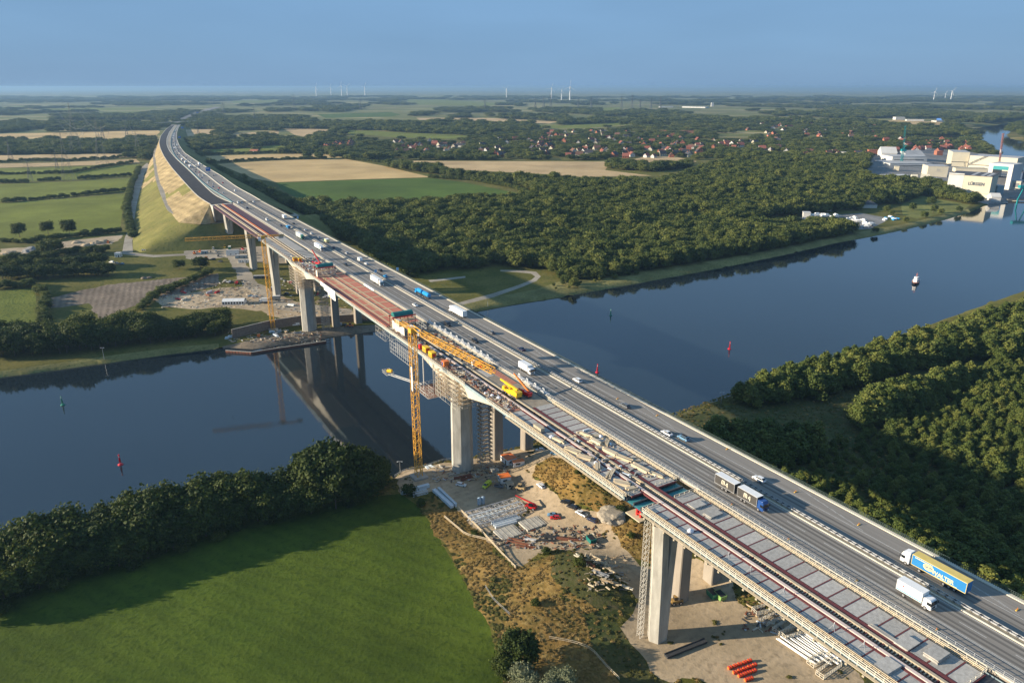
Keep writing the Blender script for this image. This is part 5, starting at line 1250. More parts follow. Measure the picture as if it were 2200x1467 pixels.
def tower_crane(t, b_, z0, z1, jib_to, label, ver=0):
    r = bthing('tower_crane', t, b_, z0, label, 'crane')
    g = MB(); lattice(g, (0, 0, .5), (0, 0, z1-z0-2), 2.6, 2.8, .22, .16); part('mast', g, YEL, r)
    g = MB(); g.box((0, 0, .2), (6.5, 6.5, 1.0)); part('foundation', g, CONC, r)
    H_ = z1-z0; jt, jb = jib_to[0]-t, jib_to[1]-b_; L_ = math.hypot(jt, jb); a = math.atan2(jb, jt); dx, dy = math.cos(a), math.sin(a)
    g = MB(); g.box((0, 0, H_-1), (2.6, 2.6, 2.0), a); s_ = part('slewing_unit', g, YEL, r)
    g = MB(); lattice(g, (dx*8, dy*8, H_-.2), (dx*L_, dy*L_, H_-.2), 1.7, 2.4, .18, .13, 2.0); g.bar((dx*1.5, dy*1.5, H_), (dx*8, dy*8, H_-1), .35); g.bar((dx*1.5, dy*1.5, H_+1.5), (dx*8, dy*8, H_+.9), .3); part('jib', g, YEL, r)
    g = MB(); lattice(g, (-dx*1.3, -dy*1.3, H_-.3), (-dx*14, -dy*14, H_-.3), 1.6, 2.4, .2, .1, 1.0); cj = part('counter_jib', g, YEL, r)
    g = MB(); g.box((-dx*12, -dy*12, H_-.9), (3.2, 1.4, 2.8), a); part('counterweight', g, CONCL, cj)
    g = MB(); g.box((dx*2.2-dy*1.9, dy*2.2+dx*1.9, H_-2.0), (1.9, 1.4, 2.2), a); cb = part('cab', g, WHITE, r); g = MB(); g.box((dx*3.0-dy*1.9, dy*3.0+dx*1.9, H_-1.8), (.4, 1.2, 1.2), a); part('windscreen', g, GLASSD, cb)
    g = MB(); g.box((-1.4, -.6, H_*.68), (.1, 1.3, 11)); part('sheeting', g, WHITE, r) if ver == 0 else None
    g = MB(); g.bar((dx*L_*.7, dy*L_*.7, H_-1.2), (dx*L_*.7, dy*L_*.7, H_-9), .09); g.box((dx*L_*.7, dy*L_*.7, H_-9.4), (.7, .5, .9)); part('hook', g, DARKM, r); return r
tower_crane(*DB(900, 1024, 3), 3, 73.5, DB(1060, 793, 74), 'yellow tower crane standing beside the near river pier, jib parallel to the deck')
tower_crane(*DB(587, 708, 3), 3, 71.5, DB(398, 516, 71), 'orange-yellow tower crane on the far quay, jib reaching left over the grass', ver=1)

# scaffolding: standards, ledgers and decks
def scaffold(g, x0, x1, y0, y1, z0, z1, dx=2.5, dz=2.0, w_=.10):
    nx = max(1, round((x1-x0)/dx)); ny = max(1, round((y1-y0)/dx)); nz_ = max(1, round((z1-z0)/dz))
    X = [x0+(x1-x0)*i/nx for i in range(nx+1)]; Y = [y0+(y1-y0)*i/ny for i in range(ny+1)]; Z = [z0+(z1-z0)*i/nz_ for i in range(nz_+1)]
    for x in X:
        for y in Y:
            if x in (x0, x1) or y in (y0, y1): g.bar((x, y, z0), (x, y, z1), w_)
    for z in Z:
        for y in (y0, y1): g.bar((x0, y, z), (x1, y, z), w_); g.bar((x0, y, z-dz*.5), (x1, y, z-dz*.5), w_*.8) if z > z0 else None
        for x in (x0, x1): g.bar((x, y0, z), (x, y1, z), w_)
    for i in range(nz_):
        for y in (y0, y1): g.bar((X[i % nx], y, Z[i]), (X[i % nx+1], y, Z[i+1]), w_*.8)
    return g
SCF = mat('scaffold_tube', (.42,.40,.36), .5, col2=(.60,.57,.50), scale=2); SCD = mat('scaffold_boards', (.40,.29,.17), .9, col2=(.54,.42,.27), scale=1)
def scaf_thing(t, b_, z0, boxes, label, decks=True):
    r = bthing('scaffold', t, b_, z0, label, 'scaffold'); g = MB(); d = MB()
    for (x0, x1, y0, y1, za, zb) in boxes:
        scaffold(g, x0, x1, y0, y1, za, zb)
        k = za+2
        while k <= zb and decks:
            d.b2(x0, x1, y0, y0+.9, k-.05, k); d.b2(x0, x0+.9, y0, y1, k-.05+.01, k+.01); d.b2(x0, x1, y1-.9, y1, k-.05, k); d.b2(x1-.9, x1, y0, y1, k-.04, k+.01); k += 2
    part('tubes', g, SCF, r); part('boards', d, SCD, r) if decks else None; return r
scaf_thing(136.2, 271, 37, [(-7.8, -4.6, -10, 10, 1, 13.5), (-7.5, 7, -11, -6, 1, 10), (-7.5, 7, 6, 11, 1, 10), (4.6, 7.8, -8, 8, 1, 12)], 'scaffold wrapped round the head of the near river pier')
scaf_thing(135.8, 511, 36, [(-7.8, -4.6, -10, 12, 0, 13), (-7.5, 7, -11, -6, -1, 10), (4.6, 7.8, -8, 8, 0, 12)], 'scaffold wrapped round the head of the far river pier')
scaf_thing(146.2, 268, 3, [(-2.8, 2.8, -2.5, 2.5, 0, 38)], 'tall stair scaffold tower between the near river pier and the old piers', True)
scaf_thing(146.2, 506, 3, [(-2.5, 2.5, -2.5, 2.5, 0, 36)], 'tall stair scaffold tower beside the far river pier', True)
scaf_thing(133.0, 142.9, 3.5, [(-.7, .7, -.7, .7, 0, 44)], 'slim stair tower on the left side of the near V-shaped pier', False)
scaf_thing(142.0, 800, 37, [(-1.2, 1.2, -1, 1, -14, 9)], 'slim ladder tower on the pier beside the embankment', False)
# hanging platform over the water in front of the near river pier
r = bthing('suspended_platform', 129.0, 303, 36, 'hanging scaffold platform over the water left of the yellow crane mast', 'platform')
g = MB()
scaffold(g, -3.5, -.5, 0, 24, 9, 15); scaffold(g, -4, 0, -18, -8, 0, 3); scaffold(g, -3.5, 12, -20, -4, -.5, 1.2)
for x, y in ((-3.5, -10), (-1, -10), (-3.5, -3), (-1, -3), (3, -12), (6, -12)): g.bar((x, y, 0), (x, y, 16), .35)
g.bar((-3.5, -10, 3), (-11, 9, 3.2), .3); g.bar((-2, -10, 3), (-9.5, 9, 3.2), .3); scaffold(g, -12, -8.5, 8, 14, 3, 4.2, 1.5, 1.2)
part('tubes', g, mat('white_tube', (.5,.49,.47), .5, col2=(.66,.65,.62)), r)
g = MB(); g.b2(-3.5, 12, -20, -4, -.6, -.5); part('boards', g, mat('red_brown_boards', (.22,.12,.09), .9, col2=(.34,.20,.15)), r)
g = MB(); g.cyl((-10.5, 11, 4.2), (-9, 9, 4.4), .9, 10); part('winch', g, PAINT['yellow'], r)
g = MB(); scaffold(g, 128.0-129.0, 3.0, 36, 50, 10, 15); part('far_cage', g, SCF, r)

# formwork carriages with green barrel roof
def carriage(u, v, wall, label):
    t, b_ = bpos(u, v, 60.5); r = bthing('formwork_carriage', t, b_, 54, label, 'formwork carriage')
    n_ = 14; g = MB(); vs = []
    for x in (-5.2, 5.2):
        for i in range(n_+1): a = PI*i/n_; vs.append((x, 2.3*math.cos(a), 5.6+1.9*math.sin(a)))
    g.add(vs, [(i, i+1, n_+2+i, n_+1+i) for i in range(n_)]+[tuple(range(n_+1)), tuple(range(2*n_+1, n_, -1))]); part('tarpaulin_roof', g, TARP, r)
    for y in (-2.4, 2.4): g = MB(); g.b2(-6.5, 6.5, y-.25, y+.25, 5.0, 5.6); part('red_beam', g, REDP, r)
    for x in (-6, -2, 2, 6):
        for y in (-2.4, 2.4): g = MB(); g.bar((x, y, 0), (x, y, 5), .3); part('leg', g, RUST, r)
    g = MB(); scaffold(g, -5.5, 5.5, -wall, -2.5, .2, 3.4, 3, 1.6, .12); part('side_scaffold', g, SCF, r)
    k = 0; y = -2.3
    while y > -wall: g = MB(); g.b2(-6.6, -6.4, y-3.0, y-.08, .3, 4.4-(.5 if k % 2 else 0)); part('wall_panel', g, CREAM, r); y -= 3.1; k += 1
    g = MB(); g.b2(-5.6, 5.6, -2.2, 2.2, 2.6, 2.8); part('work_deck', g, SCD, r); return r
carriage(864, 672, 17, 'formwork carriage with green tarpaulin roof at the near end of the red deck')
carriage(697, 569, 5, 'formwork carriage with green tarpaulin roof at the far end of the red deck')
r = bthing('site_cabin', *bpos(883, 705, 56), 54.2, 'white cabin with black open end behind the crane mast', 'cabin'); g = MB(); g.b2(-1.3, 1.3, -2.6, 2.6, 0, 2.9); part('shell', g, WHITE, r); g = MB(); g.b2(-1.1, 1.1, -2.65, -2.55, .2, 2.6); part('opening', g, BLACK, r)

# mobile cranes
def mobile_crane(colr, label, t, b_, z, turn, scale=1.0, boom=9, up=.25, over=None):
    r = bthing('mobile_crane', t, b_, z, label, 'crane', turn=turn); c = PAINT[colr] if colr in PAINT else colr
    g = MB(); g.ext([(5.0, .9), (5.1, 1.5), (4.4, 1.9), (-4.8, 1.6), (-5.0, .8)], -1.35, 1.35); part('carrier', g, c, r)
    g = MB(); g.ext([(5.3, .8), (5.3, 1.7), (4.9, 2.7), (3.6, 2.75), (3.6, .8)], -1.3, .1); cb = part('driver_cab', g, c, r); g = MB(); g.box((-.6, 5.18, 2.0), (1.2, .1, .8)); part('windscreen', g, GLASSD, cb)
    for y in (4.2, 2.6, -1.2, -2.7, -4.1):
        for x in (-1.15, 1.15): wheel(r, x, y, .62, .45)
    g = MB(); g.ext([(1.6, 1.7), (1.6, 2.6), (-3.4, 3.2), (-4.6, 3.0), (-4.6, 1.8)], -1.3, 1.3); tt = part('superstructure', g, c, r)
    g = MB(); g.b2(-1.35, -.45, -.3, 1.7, 2.0, 3.4); oc = part('operator_cab', g, c, r); g = MB(); g.b2(-1.4, -.5, .3, 1.75, 2.6, 3.3); part('cab_glass', g, GLASSD, oc)
    g = MB(); g.bar((.3, -3.5, 3.2), (.3, -3.5+boom*math.cos(up), 3.2+boom*math.sin(up)), .85, .95); g.bar((.3, -3.5+boom*.5*math.cos(up), 3.2+boom*.5*math.sin(up)), (.3, -3.5+boom*1.35*math.cos(up), 3.2+boom*1.35*math.sin(up)), .62, .7); part('boom', g, c if over is None else over, r)
    g = MB(); g.b2(-1.35, 1.35, -5.2, -4.2, 1.7, 2.9); part('counterweight', g, c, r)
    for y in (3.4, -3.5): g = MB(); g.b2(-2.7, 2.7, y-.2, y+.2, .55, .85); part('outrigger', g, DARKM, r)
    r.scale = (scale,)*3; return r
t, b_ = bpos(1100, 846, 54.5); mobile_crane('yellow', 'yellow mobile crane with folded boom beside the red crane', t, b_, 53.95, 0.05, 1.0, 9, .06)
t, b_ = bpos(1127, 846, 54.5); mobile_crane('red', 'red mobile crane with raised orange-red boom beside the yellow crane', t, b_, 53.95, .12, .72, 11, .45, ORNG)
t, b_ = bpos(684, 568, 54.5); mobile_crane('red', 'red loading crane in front of the far green tarpaulin roof', t, b_, 53.95, .1, .7, 15, .5)
def boxc(name, u, v, dims, m, label, roofm=None, z=54.0, turn=0.0, cat='container', group=None, ground=False, door=True, rz=0.0):
    r = gthing(name, u, v, label, cat, group, rz) if ground else bthing(name, *bpos(u, v, z), z, label, cat, group, turn); w_, l_, h = dims
    g = MB(); g.b2(-w_/2, w_/2, -l_/2, l_/2, .12, h); part('shell', g, m, r)
    n_ = int(l_/.9); g = MB()
    for i in range(n_+1):
        for s_ in (-1, 1): y = -l_/2+.1+(l_-.2)*i/max(1, n_); g.b2(s_*w_/2-.03, s_*w_/2+.03, y-.06, y+.06, .15, h-.05)
    part('ribs', g, m, r)
    g = MB(); g.b2(-w_/2-.06, w_/2+.06, -l_/2-.06, l_/2+.06, h, h+.12); part('roof', g, roofm or m, r)
    if door:
        g = MB(); g.b2(-w_/2-.05, -w_/2+.02, -l_*.3, -l_*.3+.9, .15, 2.1) ; part('door', g, DARKM, r)
        g = MB(); g.b2(-w_/2-.05, -w_/2+.02, l_*.1, l_*.1+1.1, 1.1, 2.0); part('window', g, GLASSD, r)
        g = MB(); g.b2(-w_*.3, w_*.1, -l_/2-.05, -l_/2+.02, 1.1, 2.0); part('window', g, GLASSD, r)
    return r
OY = mat('generator_yellow', (.85,.47,.02), .5, col2=(.92,.56,.03))
for u, v, lab in ((916, 756, 'yellow generator box on the deck, left one of two near the crane mast'), (929, 767, 'yellow generator box on the deck, right one of two near the crane mast'), (634, 561, 'yellow box on the deck beside grey blocks, nearer to the rail'), (644, 562, 'yellow box on the deck beside grey blocks, further from the rail')):
    r = boxc('generator', u, v, (2.3, 3.6, 2.5), OY, lab, cat='generator', door=False); g = MB()
    for k in range(3): g.b2(-1.2, -1.14, -1.4+k*1.0, -.9+k*1.0, .6, 2.0)
    part('vent', g, ORNG, r); g = MB(); g.b2(-.7, .7, -1.86, -1.79, .6, 2.1); part('end_panel', g, REDP, r)
boxc('tank_box', 903, 750, (1.2, 1.4, 2.2), REDP, 'small red box left of the yellow generators', cat='box', door=False)
r = boxc('site_container', 957, 786, (2.4, 2.4, 2.3), ORNG, 'orange and blue open container near the left rail', door=False); g = MB(); g.b2(-1.25, -1.2, -.2, 1.0, .3, 2.0); part('blue_panel', g, PAINT['blue'], r)
r = bthing('trailer', *bpos(1031, 785, 54.5), 54, 'orange machine trailer under the lattice boom end', 'trailer', turn=.15); g = MB(); g.ext([(2.4, .8), (2.2, 1.9), (-2.2, 2.2), (-2.6, .7)], -1.1, 1.1); part('body', g, ORNG, r); g = MB(); g.b2(-1.15, 1.15, -2.7, .2, .65, 1.2); part('frame', g, REDP, r)
for x in (-1, 1):
    for y in (-1.6, 1.5): wheel(r, x, y, .4, .3)
r = bthing('toilet_cabin', *bpos(1017, 785, 54), 54, 'pale blue toilet cabin beside the orange trailer', 'cabin'); g = MB(); g.b2(-.6, .6, -.6, .6, 0, 2.2); part('shell', g, mat('pale_blue_plastic', (.30,.42,.62), .4), r); g = MB(); g.b2(-.62, -.58, -.35, .35, .1, 1.9); part('door', g, WHITE, r); g = MB(); g.b2(-.65, .65, -.65, .65, 2.2, 2.4); part('roof', g, WHITE, r)
# white formwork frames along the right edge
pr = None
for i in range(15):
    f = i if i < 11 else i+3.4; t, b_ = 149.3, 331-6.1*f
    r = bthing('formwork_frame', t, b_, 53.9, 'white upright formwork frame hooked on the right deck edge', 'formwork frame', 'white frames along the right deck edge') if i == 0 else None
    if i == 0:
        g = MB()
        for y in (-.6, .6): g.bar((0, y, 0), (0, y, 2.6), .22)
        g.bar((0, -.6, 2.5), (0, .6, 2.5), .22); part('frame', g, WHITE, r); g = MB(); g.b2(-.2, 1.3, -2.6, 2.2, .2, .95); part('shutter', g, mat('grey_white_shutter', (.5,.5,.49), .6, col2=(.7,.7,.68)), r); pr = r
    else: x, y = P(t, b_); copy_tree(pr, (x, y, 53.9), BROT)
# stacks on the deck
def stack(name, t, b_, z, n_, dims, m, label, cat, group=None, turn=0.0, jit=.12, cols=1, pn='plank', world=None):
    r = bthing(name, t, b_, z, label, cat, group, turn) if world is None else empty(name, world[:3], world[3], label, cat, group); w_, l_, h = dims; k = 0
    for i in range(n_):
        cx = (i % cols-(cols-1)/2)*w_*1.12; g = MB(); g.box((cx+uni(-jit, jit)*w_, uni(-jit, jit)*2, (i//cols+.5)*h*1.03), (w_, l_*uni(.92, 1.03), h), uni(-.5, .5)*jit*.4); part(pn, g, m, r)
    return r
STK = [(142.0, 186, 9, (.35, 5.5, .35), .35, 4), (143.8, 184, 8, (.35, 5, .35), 1.1, 4), (141.5, 180, 6, (.5, 4.5, .5), .1, 3), (144.5, 178, 6, (.4, 4, .4), -.8, 3), (141.2, 172, 8, (.4, 6.5, .4), .15, 4), (142.3, 166, 8, (.45, 6, .4), .3, 4), (142.6, 158, 8, (.4, 7, .4), .12, 4), (144.0, 153, 6, (.35, 6, .3), .25, 3),
       (131.5, 188, 7, (.4, 5, .4), .2, 4), (130.8, 179, 8, (.5, 6, .45), .35, 4), (131.8, 173, 8, (.5, 5, .45), .5, 4), (131.4, 166, 6, (.45, 4.5, .4), -.6, 3), (131.9, 160, 6, (.5, 5, .4), -.9, 3), (131.5, 154, 8, (.5, 5, .4), .6, 4), (132.0, 149.9, 6, (.45, 3, .4), 1.4, 3)]
for i, (t, b_, n_, dm, tn, cl) in enumerate(STK):
    stack('timber_stack', t, b_, 53.95, n_, dm, PALEW, f'pile of pale timber beams lying {"right" if t > 138 else "left"} of the rails, {["first","second","third","fourth","fifth","sixth","seventh","eighth"][i if t > 138 else i-8]} from the far end', 'timber', turn=tn, cols=cl, jit=.3)
for t, b_, lab in ((142.6, 133.2, 'upper pile of grey concrete plates beside the deck gap'), (142.8, 127.2, 'lower pile of grey concrete plates beside the deck gap'), (143.4, 62.5, 'pile of concrete plates on the near deck end, larger one'), (141.6, 68.0, 'flat pile of two concrete plates behind the large pile'), (131.4, 66.0, 'concrete plate lying on the left slab near the picture edge')):
    stack('slab_stack', t, b_, 53.95, 4 if 'larger' in lab else 2, (4.6, 3.2, .26), SLAB, lab, 'concrete plates', pn='plate', jit=.06)
r = stack('beam_bundle', 139.9, 71.5, 53.98, 3, (.35, 9, .3), CONC, 'long grey beams lying on the slab beside the rails', 'beams', cols=3, pn='beam')
boxc('timber_crate', 1158, 0+941-18, (1.6, 5.0, 1.4), BEIGE, 'beige crate with orange front beside the long rail', cat='crate', door=False)
rs = random.Random(4)
def bag(t, b_, z, s_, m, label, cat='bag', group=None, name='sack'):
    x, y = P(t, b_); g = MB(); pts_ = []; bm = bmesh.new(); bmesh.ops.create_icosphere(bm, subdivisions=2, radius=s_)
    for v_ in bm.verts: v_.co = v_.co*(1+.25*mnoise.noise(v_.co*3+Vector((t, b_, 0)))); v_.co.z = max(-s_*.5, v_.co.z)*.85
    me = bpy.data.meshes.new(name); bm.to_mesh(me); bm.free(); me.materials.append(m); o = link(name, me, None, (x, y, z+s_*.42), BROT); tag(o, label, cat, group); return o
PLAST = mat('white_plastic', (.58,.60,.66), .4, col2=(.76,.78,.82), scale=2)
for t, b_ in ((130.5,191),(132.6,168.5),(145.4,182.6),(131.2,124),(131.8,230),(130.9,233.5),(129.8,237)):
    bag(t, b_, 53.95, uni(.6, .95), PLAST, 'white plastic wrapped bundle lying among building material', group='white wrapped bundles on the deck')
for i in range(26):     # steel and formwork clutter on the middle deck
    t, b_ = (uni(129.8, 133.6), uni(232, 262)) if i < 13 else (uni(138.6, 145.5), uni(306, 336)) if i < 20 else (uni(129.8, 133.8), uni(306, 336))
    n_ = rs.randint(2, 4); mm_ = rs.choice([GALV, RUST, SCD, DARKM, CREAM])
    stack('material_pile', t, b_, 53.95, n_*2, (.22, uni(2.2, 4.5), .2), mm_, 'low pile of bars and boards lying on the rough middle deck', 'building material', 'piles of bars on the middle deck', turn=uni(-.6, .6), cols=n_, jit=.5, pn='bar')
for i in range(14):
    t, b_ = uni(129.6, 134), uni(480, 530); t = t if i % 2 else uni(139.5, 146)
    stack('material_pile', t, b_, 54.0, 4, (.3, uni(2.2, 4), .25), rs.choice([RUST, REDP, CREAM, SCD]), 'low pile of boards beside the far formwork carriage', 'building material', 'piles of boards beyond the red deck', turn=uni(-.6, .6), cols=2, jit=.5, pn='board')
for t, b_ in ((131.5, 93), (131.2, 79), (131.9, 72), (130.9, 110), (131.2, 103)):      # small tripods
    r = bthing('tripod_prop', t, b_, 53.95, 'grey steel tripod prop standing on the left slab', 'prop', 'tripod props on the left slab'); g = MB()
    for k in range(3): g.bar((0, 0, 1.7), (math.cos(2.1*k)*.9, math.sin(2.1*k)*.9, 0), .09)
    g.bar((0, 0, 1.2), (.2, 0, 2.2), .12); part('legs', g, GALV, r)
# banner hung on the railing
t0, b0 = DB(693, 606); t1, b1 = DB(722, 629)
r = bthing('banner', 127.0, (b0+b1)/2, 50.0, 'white banner with a dark arch emblem hanging from the left rail', 'banner'); L_ = abs(b1-b0)
for k in range(4):
    g = MB(); a = -L_/2+L_*k/4; g.b2(-.06, .02, a+.06, a+L_/4-.06, (-1.2 if k < 2 else 1.0 if k == 2 else 2.5), 5.0); part('sheet', g, WHITE, r)
g = MB()
for i in range(12):
    a0, a1 = PI+PI*i/12, PI+PI*(i+1)/12; g.bar((-.09, -3.2+2.4*math.cos(a0), 2.8+2.2*math.sin(a0)), (-.09, -3.2+2.4*math.cos(a1), 2.8+2.2*math.sin(a1)), .02, .5)
for s_ in (-1, 1): g.bar((-.09, -3.2+2.4*s_, 2.8), (-.09, -3.2+2.4*s_, 4.6), .02, .5)
part('arch_emblem', g, mat('sign_grey', (.16,.18,.22), .6), r); g = MB(); g.b2(-.1, -.07, -5.2, -1.2, -.9, -.2); part('yellow_bar', g, PAINT['yellow'], r)

# workers
def person(x, y, z, rz, top, legs, label, pose=0):
    me = bpy.data.meshes.new('person'); V = [(0,0,.95),(0,0,1.2),(0,0,1.42),(0,0,1.52),(0,.02,1.62),(0,.02,1.78),(.1,0,.9),(.12,.05,.5),(.12,0,.06),(.12,.14,.04),(-.1,0,.9),(-.12,-.08,.5),(-.13,-.1,.06),(-.13,.05,.04),(.2,0,1.40),(.27,.02,1.12),(.26,.16 if pose else .06,.9),(-.2,0,1.40),(-.27,0,1.12),(-.27,.1,.88)]
    E_ = [(0,1),(1,2),(2,3),(3,4),(4,5),(0,6),(6,7),(7,8),(8,9),(0,10),(10,11),(11,12),(12,13),(2,14),(14,15),(15,16),(2,17),(17,18),(18,19)]
    me.from_pydata(V, E_, []); me.materials.append(top); o = link('person', me, None, (x, y, z), rz); md = o.modifiers.new('skin', 'SKIN'); md.use_smooth_shade = True
    rad = [.15,.16,.15,.06,.10,.09,.10,.075,.05,.05,.10,.075,.05,.05,.07,.05,.04,.07,.05,.04]
    for i, q in enumerate(rad): me.skin_vertices[0].data[i].radius = (q, q*.8)
    me.skin_vertices[0].data[0].use_root = True; o.modifiers.new('sub', 'SUBSURF').levels = 1; tag(o, label, 'person')
    g = MB(); g.cyl((0, .02, 1.70), (0, .02, 1.84), .13, 12, .07); g.cyl((0, .04, 1.69), (0, .04, 1.71), .16, 12); link('helmet', g.mesh('helmet', WHITE), o)
    g = MB(); g.cyl((.12, 0, .08), (.1, 0, .92), .085, 8, .11); g.cyl((-.13, -.08, .08), (-.1, 0, .92), .085, 8, .11); link('trousers', g.mesh('trousers', legs), o); return o
HIV = mat('hi_vis_yellow', (.70,.62,.05), .7); TRS = mat('work_trousers', (.25,.18,.05), .8)
for i, (u, v, lab) in enumerate(((697, 603, 'worker in yellow high-visibility clothing standing on the red deck, left one'), (701, 602, 'worker in yellow high-visibility clothing standing on the red deck, right one'), (1083, 834, 'worker in yellow jacket standing behind the yellow crane'))):
    t, b_ = DB(u, v); x, y = P(t, b_); person(x, y, 53.95, BROT+i, HIV, TRS if i != 1 else mat('dark_trousers', (.03,.03,.05), .8), lab, i % 2)

# ---- ground yard, near side
for nm_, u, v, dm, m, rf, lab, rz in (('office_container', 1093, 992, (5.2, 6.4, 2.9), WHITE, ORNG, 'white site office with orange roof beside the old pier, larger one', .55), ('office_container', 1113, 1000, (5.5, 2.6, 2.5), WHITE, ORNG, 'low white container with orange roof right of the larger office', .35),
        ('office_container', 1084, 1034, (4.8, 4.2, 2.9), WHITE, ORNG, 'white container with orange roof standing alone in front of the offices', .35), ('store_container', 1095, 1047, (3, 2.8, 2.5), CREAM, BEIGE, 'small cream container in front of the orange-roofed one', .35)):
    boxc(nm_, u, v, dm, m, lab, rf, ground=True, rz=rz)
def gcar(sh, cl, u, v, rz, label, simple=False, group=None):
    r = car(sh, cl, simple); x, y, z = GZ(u, v); r.location = (x, y, z+.02); r.rotation_euler = (0, 0, rz); r['label'] = label
    if group: r['group'] = group
    return r
def pickup(cl, u, v, rz, label):
    r = empty('pickup_truck', (0, 0, 0)); r['category'] = 'pickup'; g = MB(); g.ext([(2.6,.45),(2.65,.9),(2.4,1.05),(1.35,1.15),(-2.6,1.15),(-2.65,.5)], -.95, .95, [0,.02,.08,.08,.05,0]); part('body', g, PAINT[cl], r)
    g = MB(); g.ext([(1.5,1.12),(.9,1.75),(-.35,1.78),(-.6,1.12)], -.9, .9, [.05,.2,.2,.08]); part('windows', g, GLASSD, r); g = MB(); g.box((0, .25, 1.78), (1.4, 1.25, .05)); part('roof', g, PAINT[cl], r)
    g = MB(); g.b2(-.75, .75, -2.5, -.75, 1.12, 1.17); part('load_bed', g, DARKM, r)
    for x in (-.85, .85):
        for y in (1.6, -1.6): wheel(r, x, y, .38, .25)
        g = MB(); g.box((0, 0, 0), (.35, .08, .15)); link('headlight', g.mesh('headlight', LAMPW), r, (x*.85, 2.62, .85))
    x, y, z = GZ(u, v); r.location = (x, y, z+.02); r.rotation_euler = (0, 0, rz); r['label'] = label; return r
gcar('estate', 'white', 991, 1043, -1.9, 'white car parked at the left end of the yard row')
gcar('van', 'lime', 1046, 1045, 2.6, 'lime yellow van parked in the yard row')
gcar('hatch', 'grey', 1072, 1046, -1.9, 'grey car parked right of the lime van')
gcar('suv', 'white', 1162, 1046, .55, 'white car parked alone below the dry slope')
gcar('hatch', 'white', 1160, 970, 1.5, 'white car under the bridge beside the grass strip'); gcar('hatch', 'lblue', 1192, 978, 1.2, 'pale blue car half hidden behind the deck edge')
gcar('suv', 'black', 1216, 1081, 1.15, 'black car, uppermost in the row on the right of the yard'); gcar('estate', 'black', 1229, 1091, .9, 'black car, second in the row on the right of the yard')
pickup('white', 1249, 1106, .75, 'white pickup truck in the row on the right of the yard'); gcar('estate', 'dblue', 1272, 1119, .8, 'dark blue estate at the lower end of the parked row')
gcar('sedan', 'lblue', 1188, 1108, 1.45, 'grey-blue car parked behind the red one'); gcar('hatch', 'red', 1193, 1114, 1.55, 'bright red car in the middle of the yard')
def telehandler(u, v, rz, label, m=None):
    r = gthing('telehandler', u, v, label, 'crane', rz=rz); m = m or PAINT['red']
    g = MB(); g.ext([(2.2, .6), (2.3, 1.4), (-2.2, 1.5), (-2.3, .6)], -1.1, 1.1); part('chassis', g, m, r); g = MB(); g.b2(-1.1, -.2, -.9, .8, 1.4, 2.6); part('cab', g, GLASSD, r)
    g = MB(); g.bar((.5, -2.0, 2.0), (.5, 4.5, 3.3), .5); g.bar((.5, 2, 2.8), (.5, 7.5, 4.0), .35); part('boom', g, m, r)
    g = MB(); g.bar((.5, 7.5, 4), (.5, 7.9, 3.0), .25); part('hook', g, BLACK, r)
    for x in (-1.1, 1.1):
        for y in (1.5, -1.5): wheel(r, x, y, .65, .45)
    return r
telehandler(1141, 1092, 1.1, 'dark red telescopic loader with raised boom beside the steel trusses')
def loader(u, v, rz, label, m):
    r = gthing('wheel_loader', u, v, label, 'digger', rz=rz); g = MB(); g.ext([(1.5, .7), (1.5, 1.5), (.2, 1.7), (-2.4, 1.8), (-2.6, .8)], -1, 1); part('body', g, m, r); g = MB(); g.b2(-.7, .7, -.9, .5, 1.7, 2.9); part('cab', g, GLASSD, r); g = MB(); g.b2(-.75, .75, -.95, .55, 2.9, 3.0); part('cab_roof', g, m, r)
    g = MB(); g.bar((.6, 1.2, 1.3), (.6, 3.2, .7), .2); g.bar((-.6, 1.2, 1.3), (-.6, 3.2, .7), .2); part('arm', g, m, r); g = MB(); g.ext([(3.1, .2), (4.0, .15), (3.4, 1.1), (3.1, 1.1)], -1.25, 1.25); part('bucket', g, DARKM, r)
    for x in (-1, 1):
        for y in (.9, -1.6): wheel(r, x, y, .62, .4)
    return r
loader(1116, 1052, 1.2, 'sandy beige wheel loader in the middle of the yard', mat('sandy_paint', (.45,.33,.17), .6)); loader(1450, 1296, 1.8, 'brown digger at the foot of the old bridge pier', mat('brown_paint', (.30,.19,.06), .6))
for i, (u, v) in enumerate(((1030, 1085), (1038, 1083))):
    r = gthing('silo', u, v, ('left one of two blue-grey steel tanks beside the trusses', 'right one of two blue-grey steel tanks beside the trusses')[i], 'tank'); g = MB(); g.cyl((0, 0, .6), (0, 0, 3.4), .85, 14); g.cyl((0, 0, 3.4), (0, 0, 3.8), .85, 14, .3); part('tank', g, mat('blue_grey_paint', (.28,.38,.48), .4), r)
    for k in range(3): g = MB(); g.bar((math.cos(k*2.1)*.7, math.sin(k*2.1)*.7, 0), (math.cos(k*2.1)*.7, math.sin(k*2.1)*.7, .8), .1); part('leg', g, DARKM, r)
TRS2 = mat('truss_grey', (.35,.37,.40), .5, col2=(.50,.52,.55), scale=1); WB = mat('white_beam', (.60,.66,.70), .5, col2=(.74,.80,.84), scale=1)
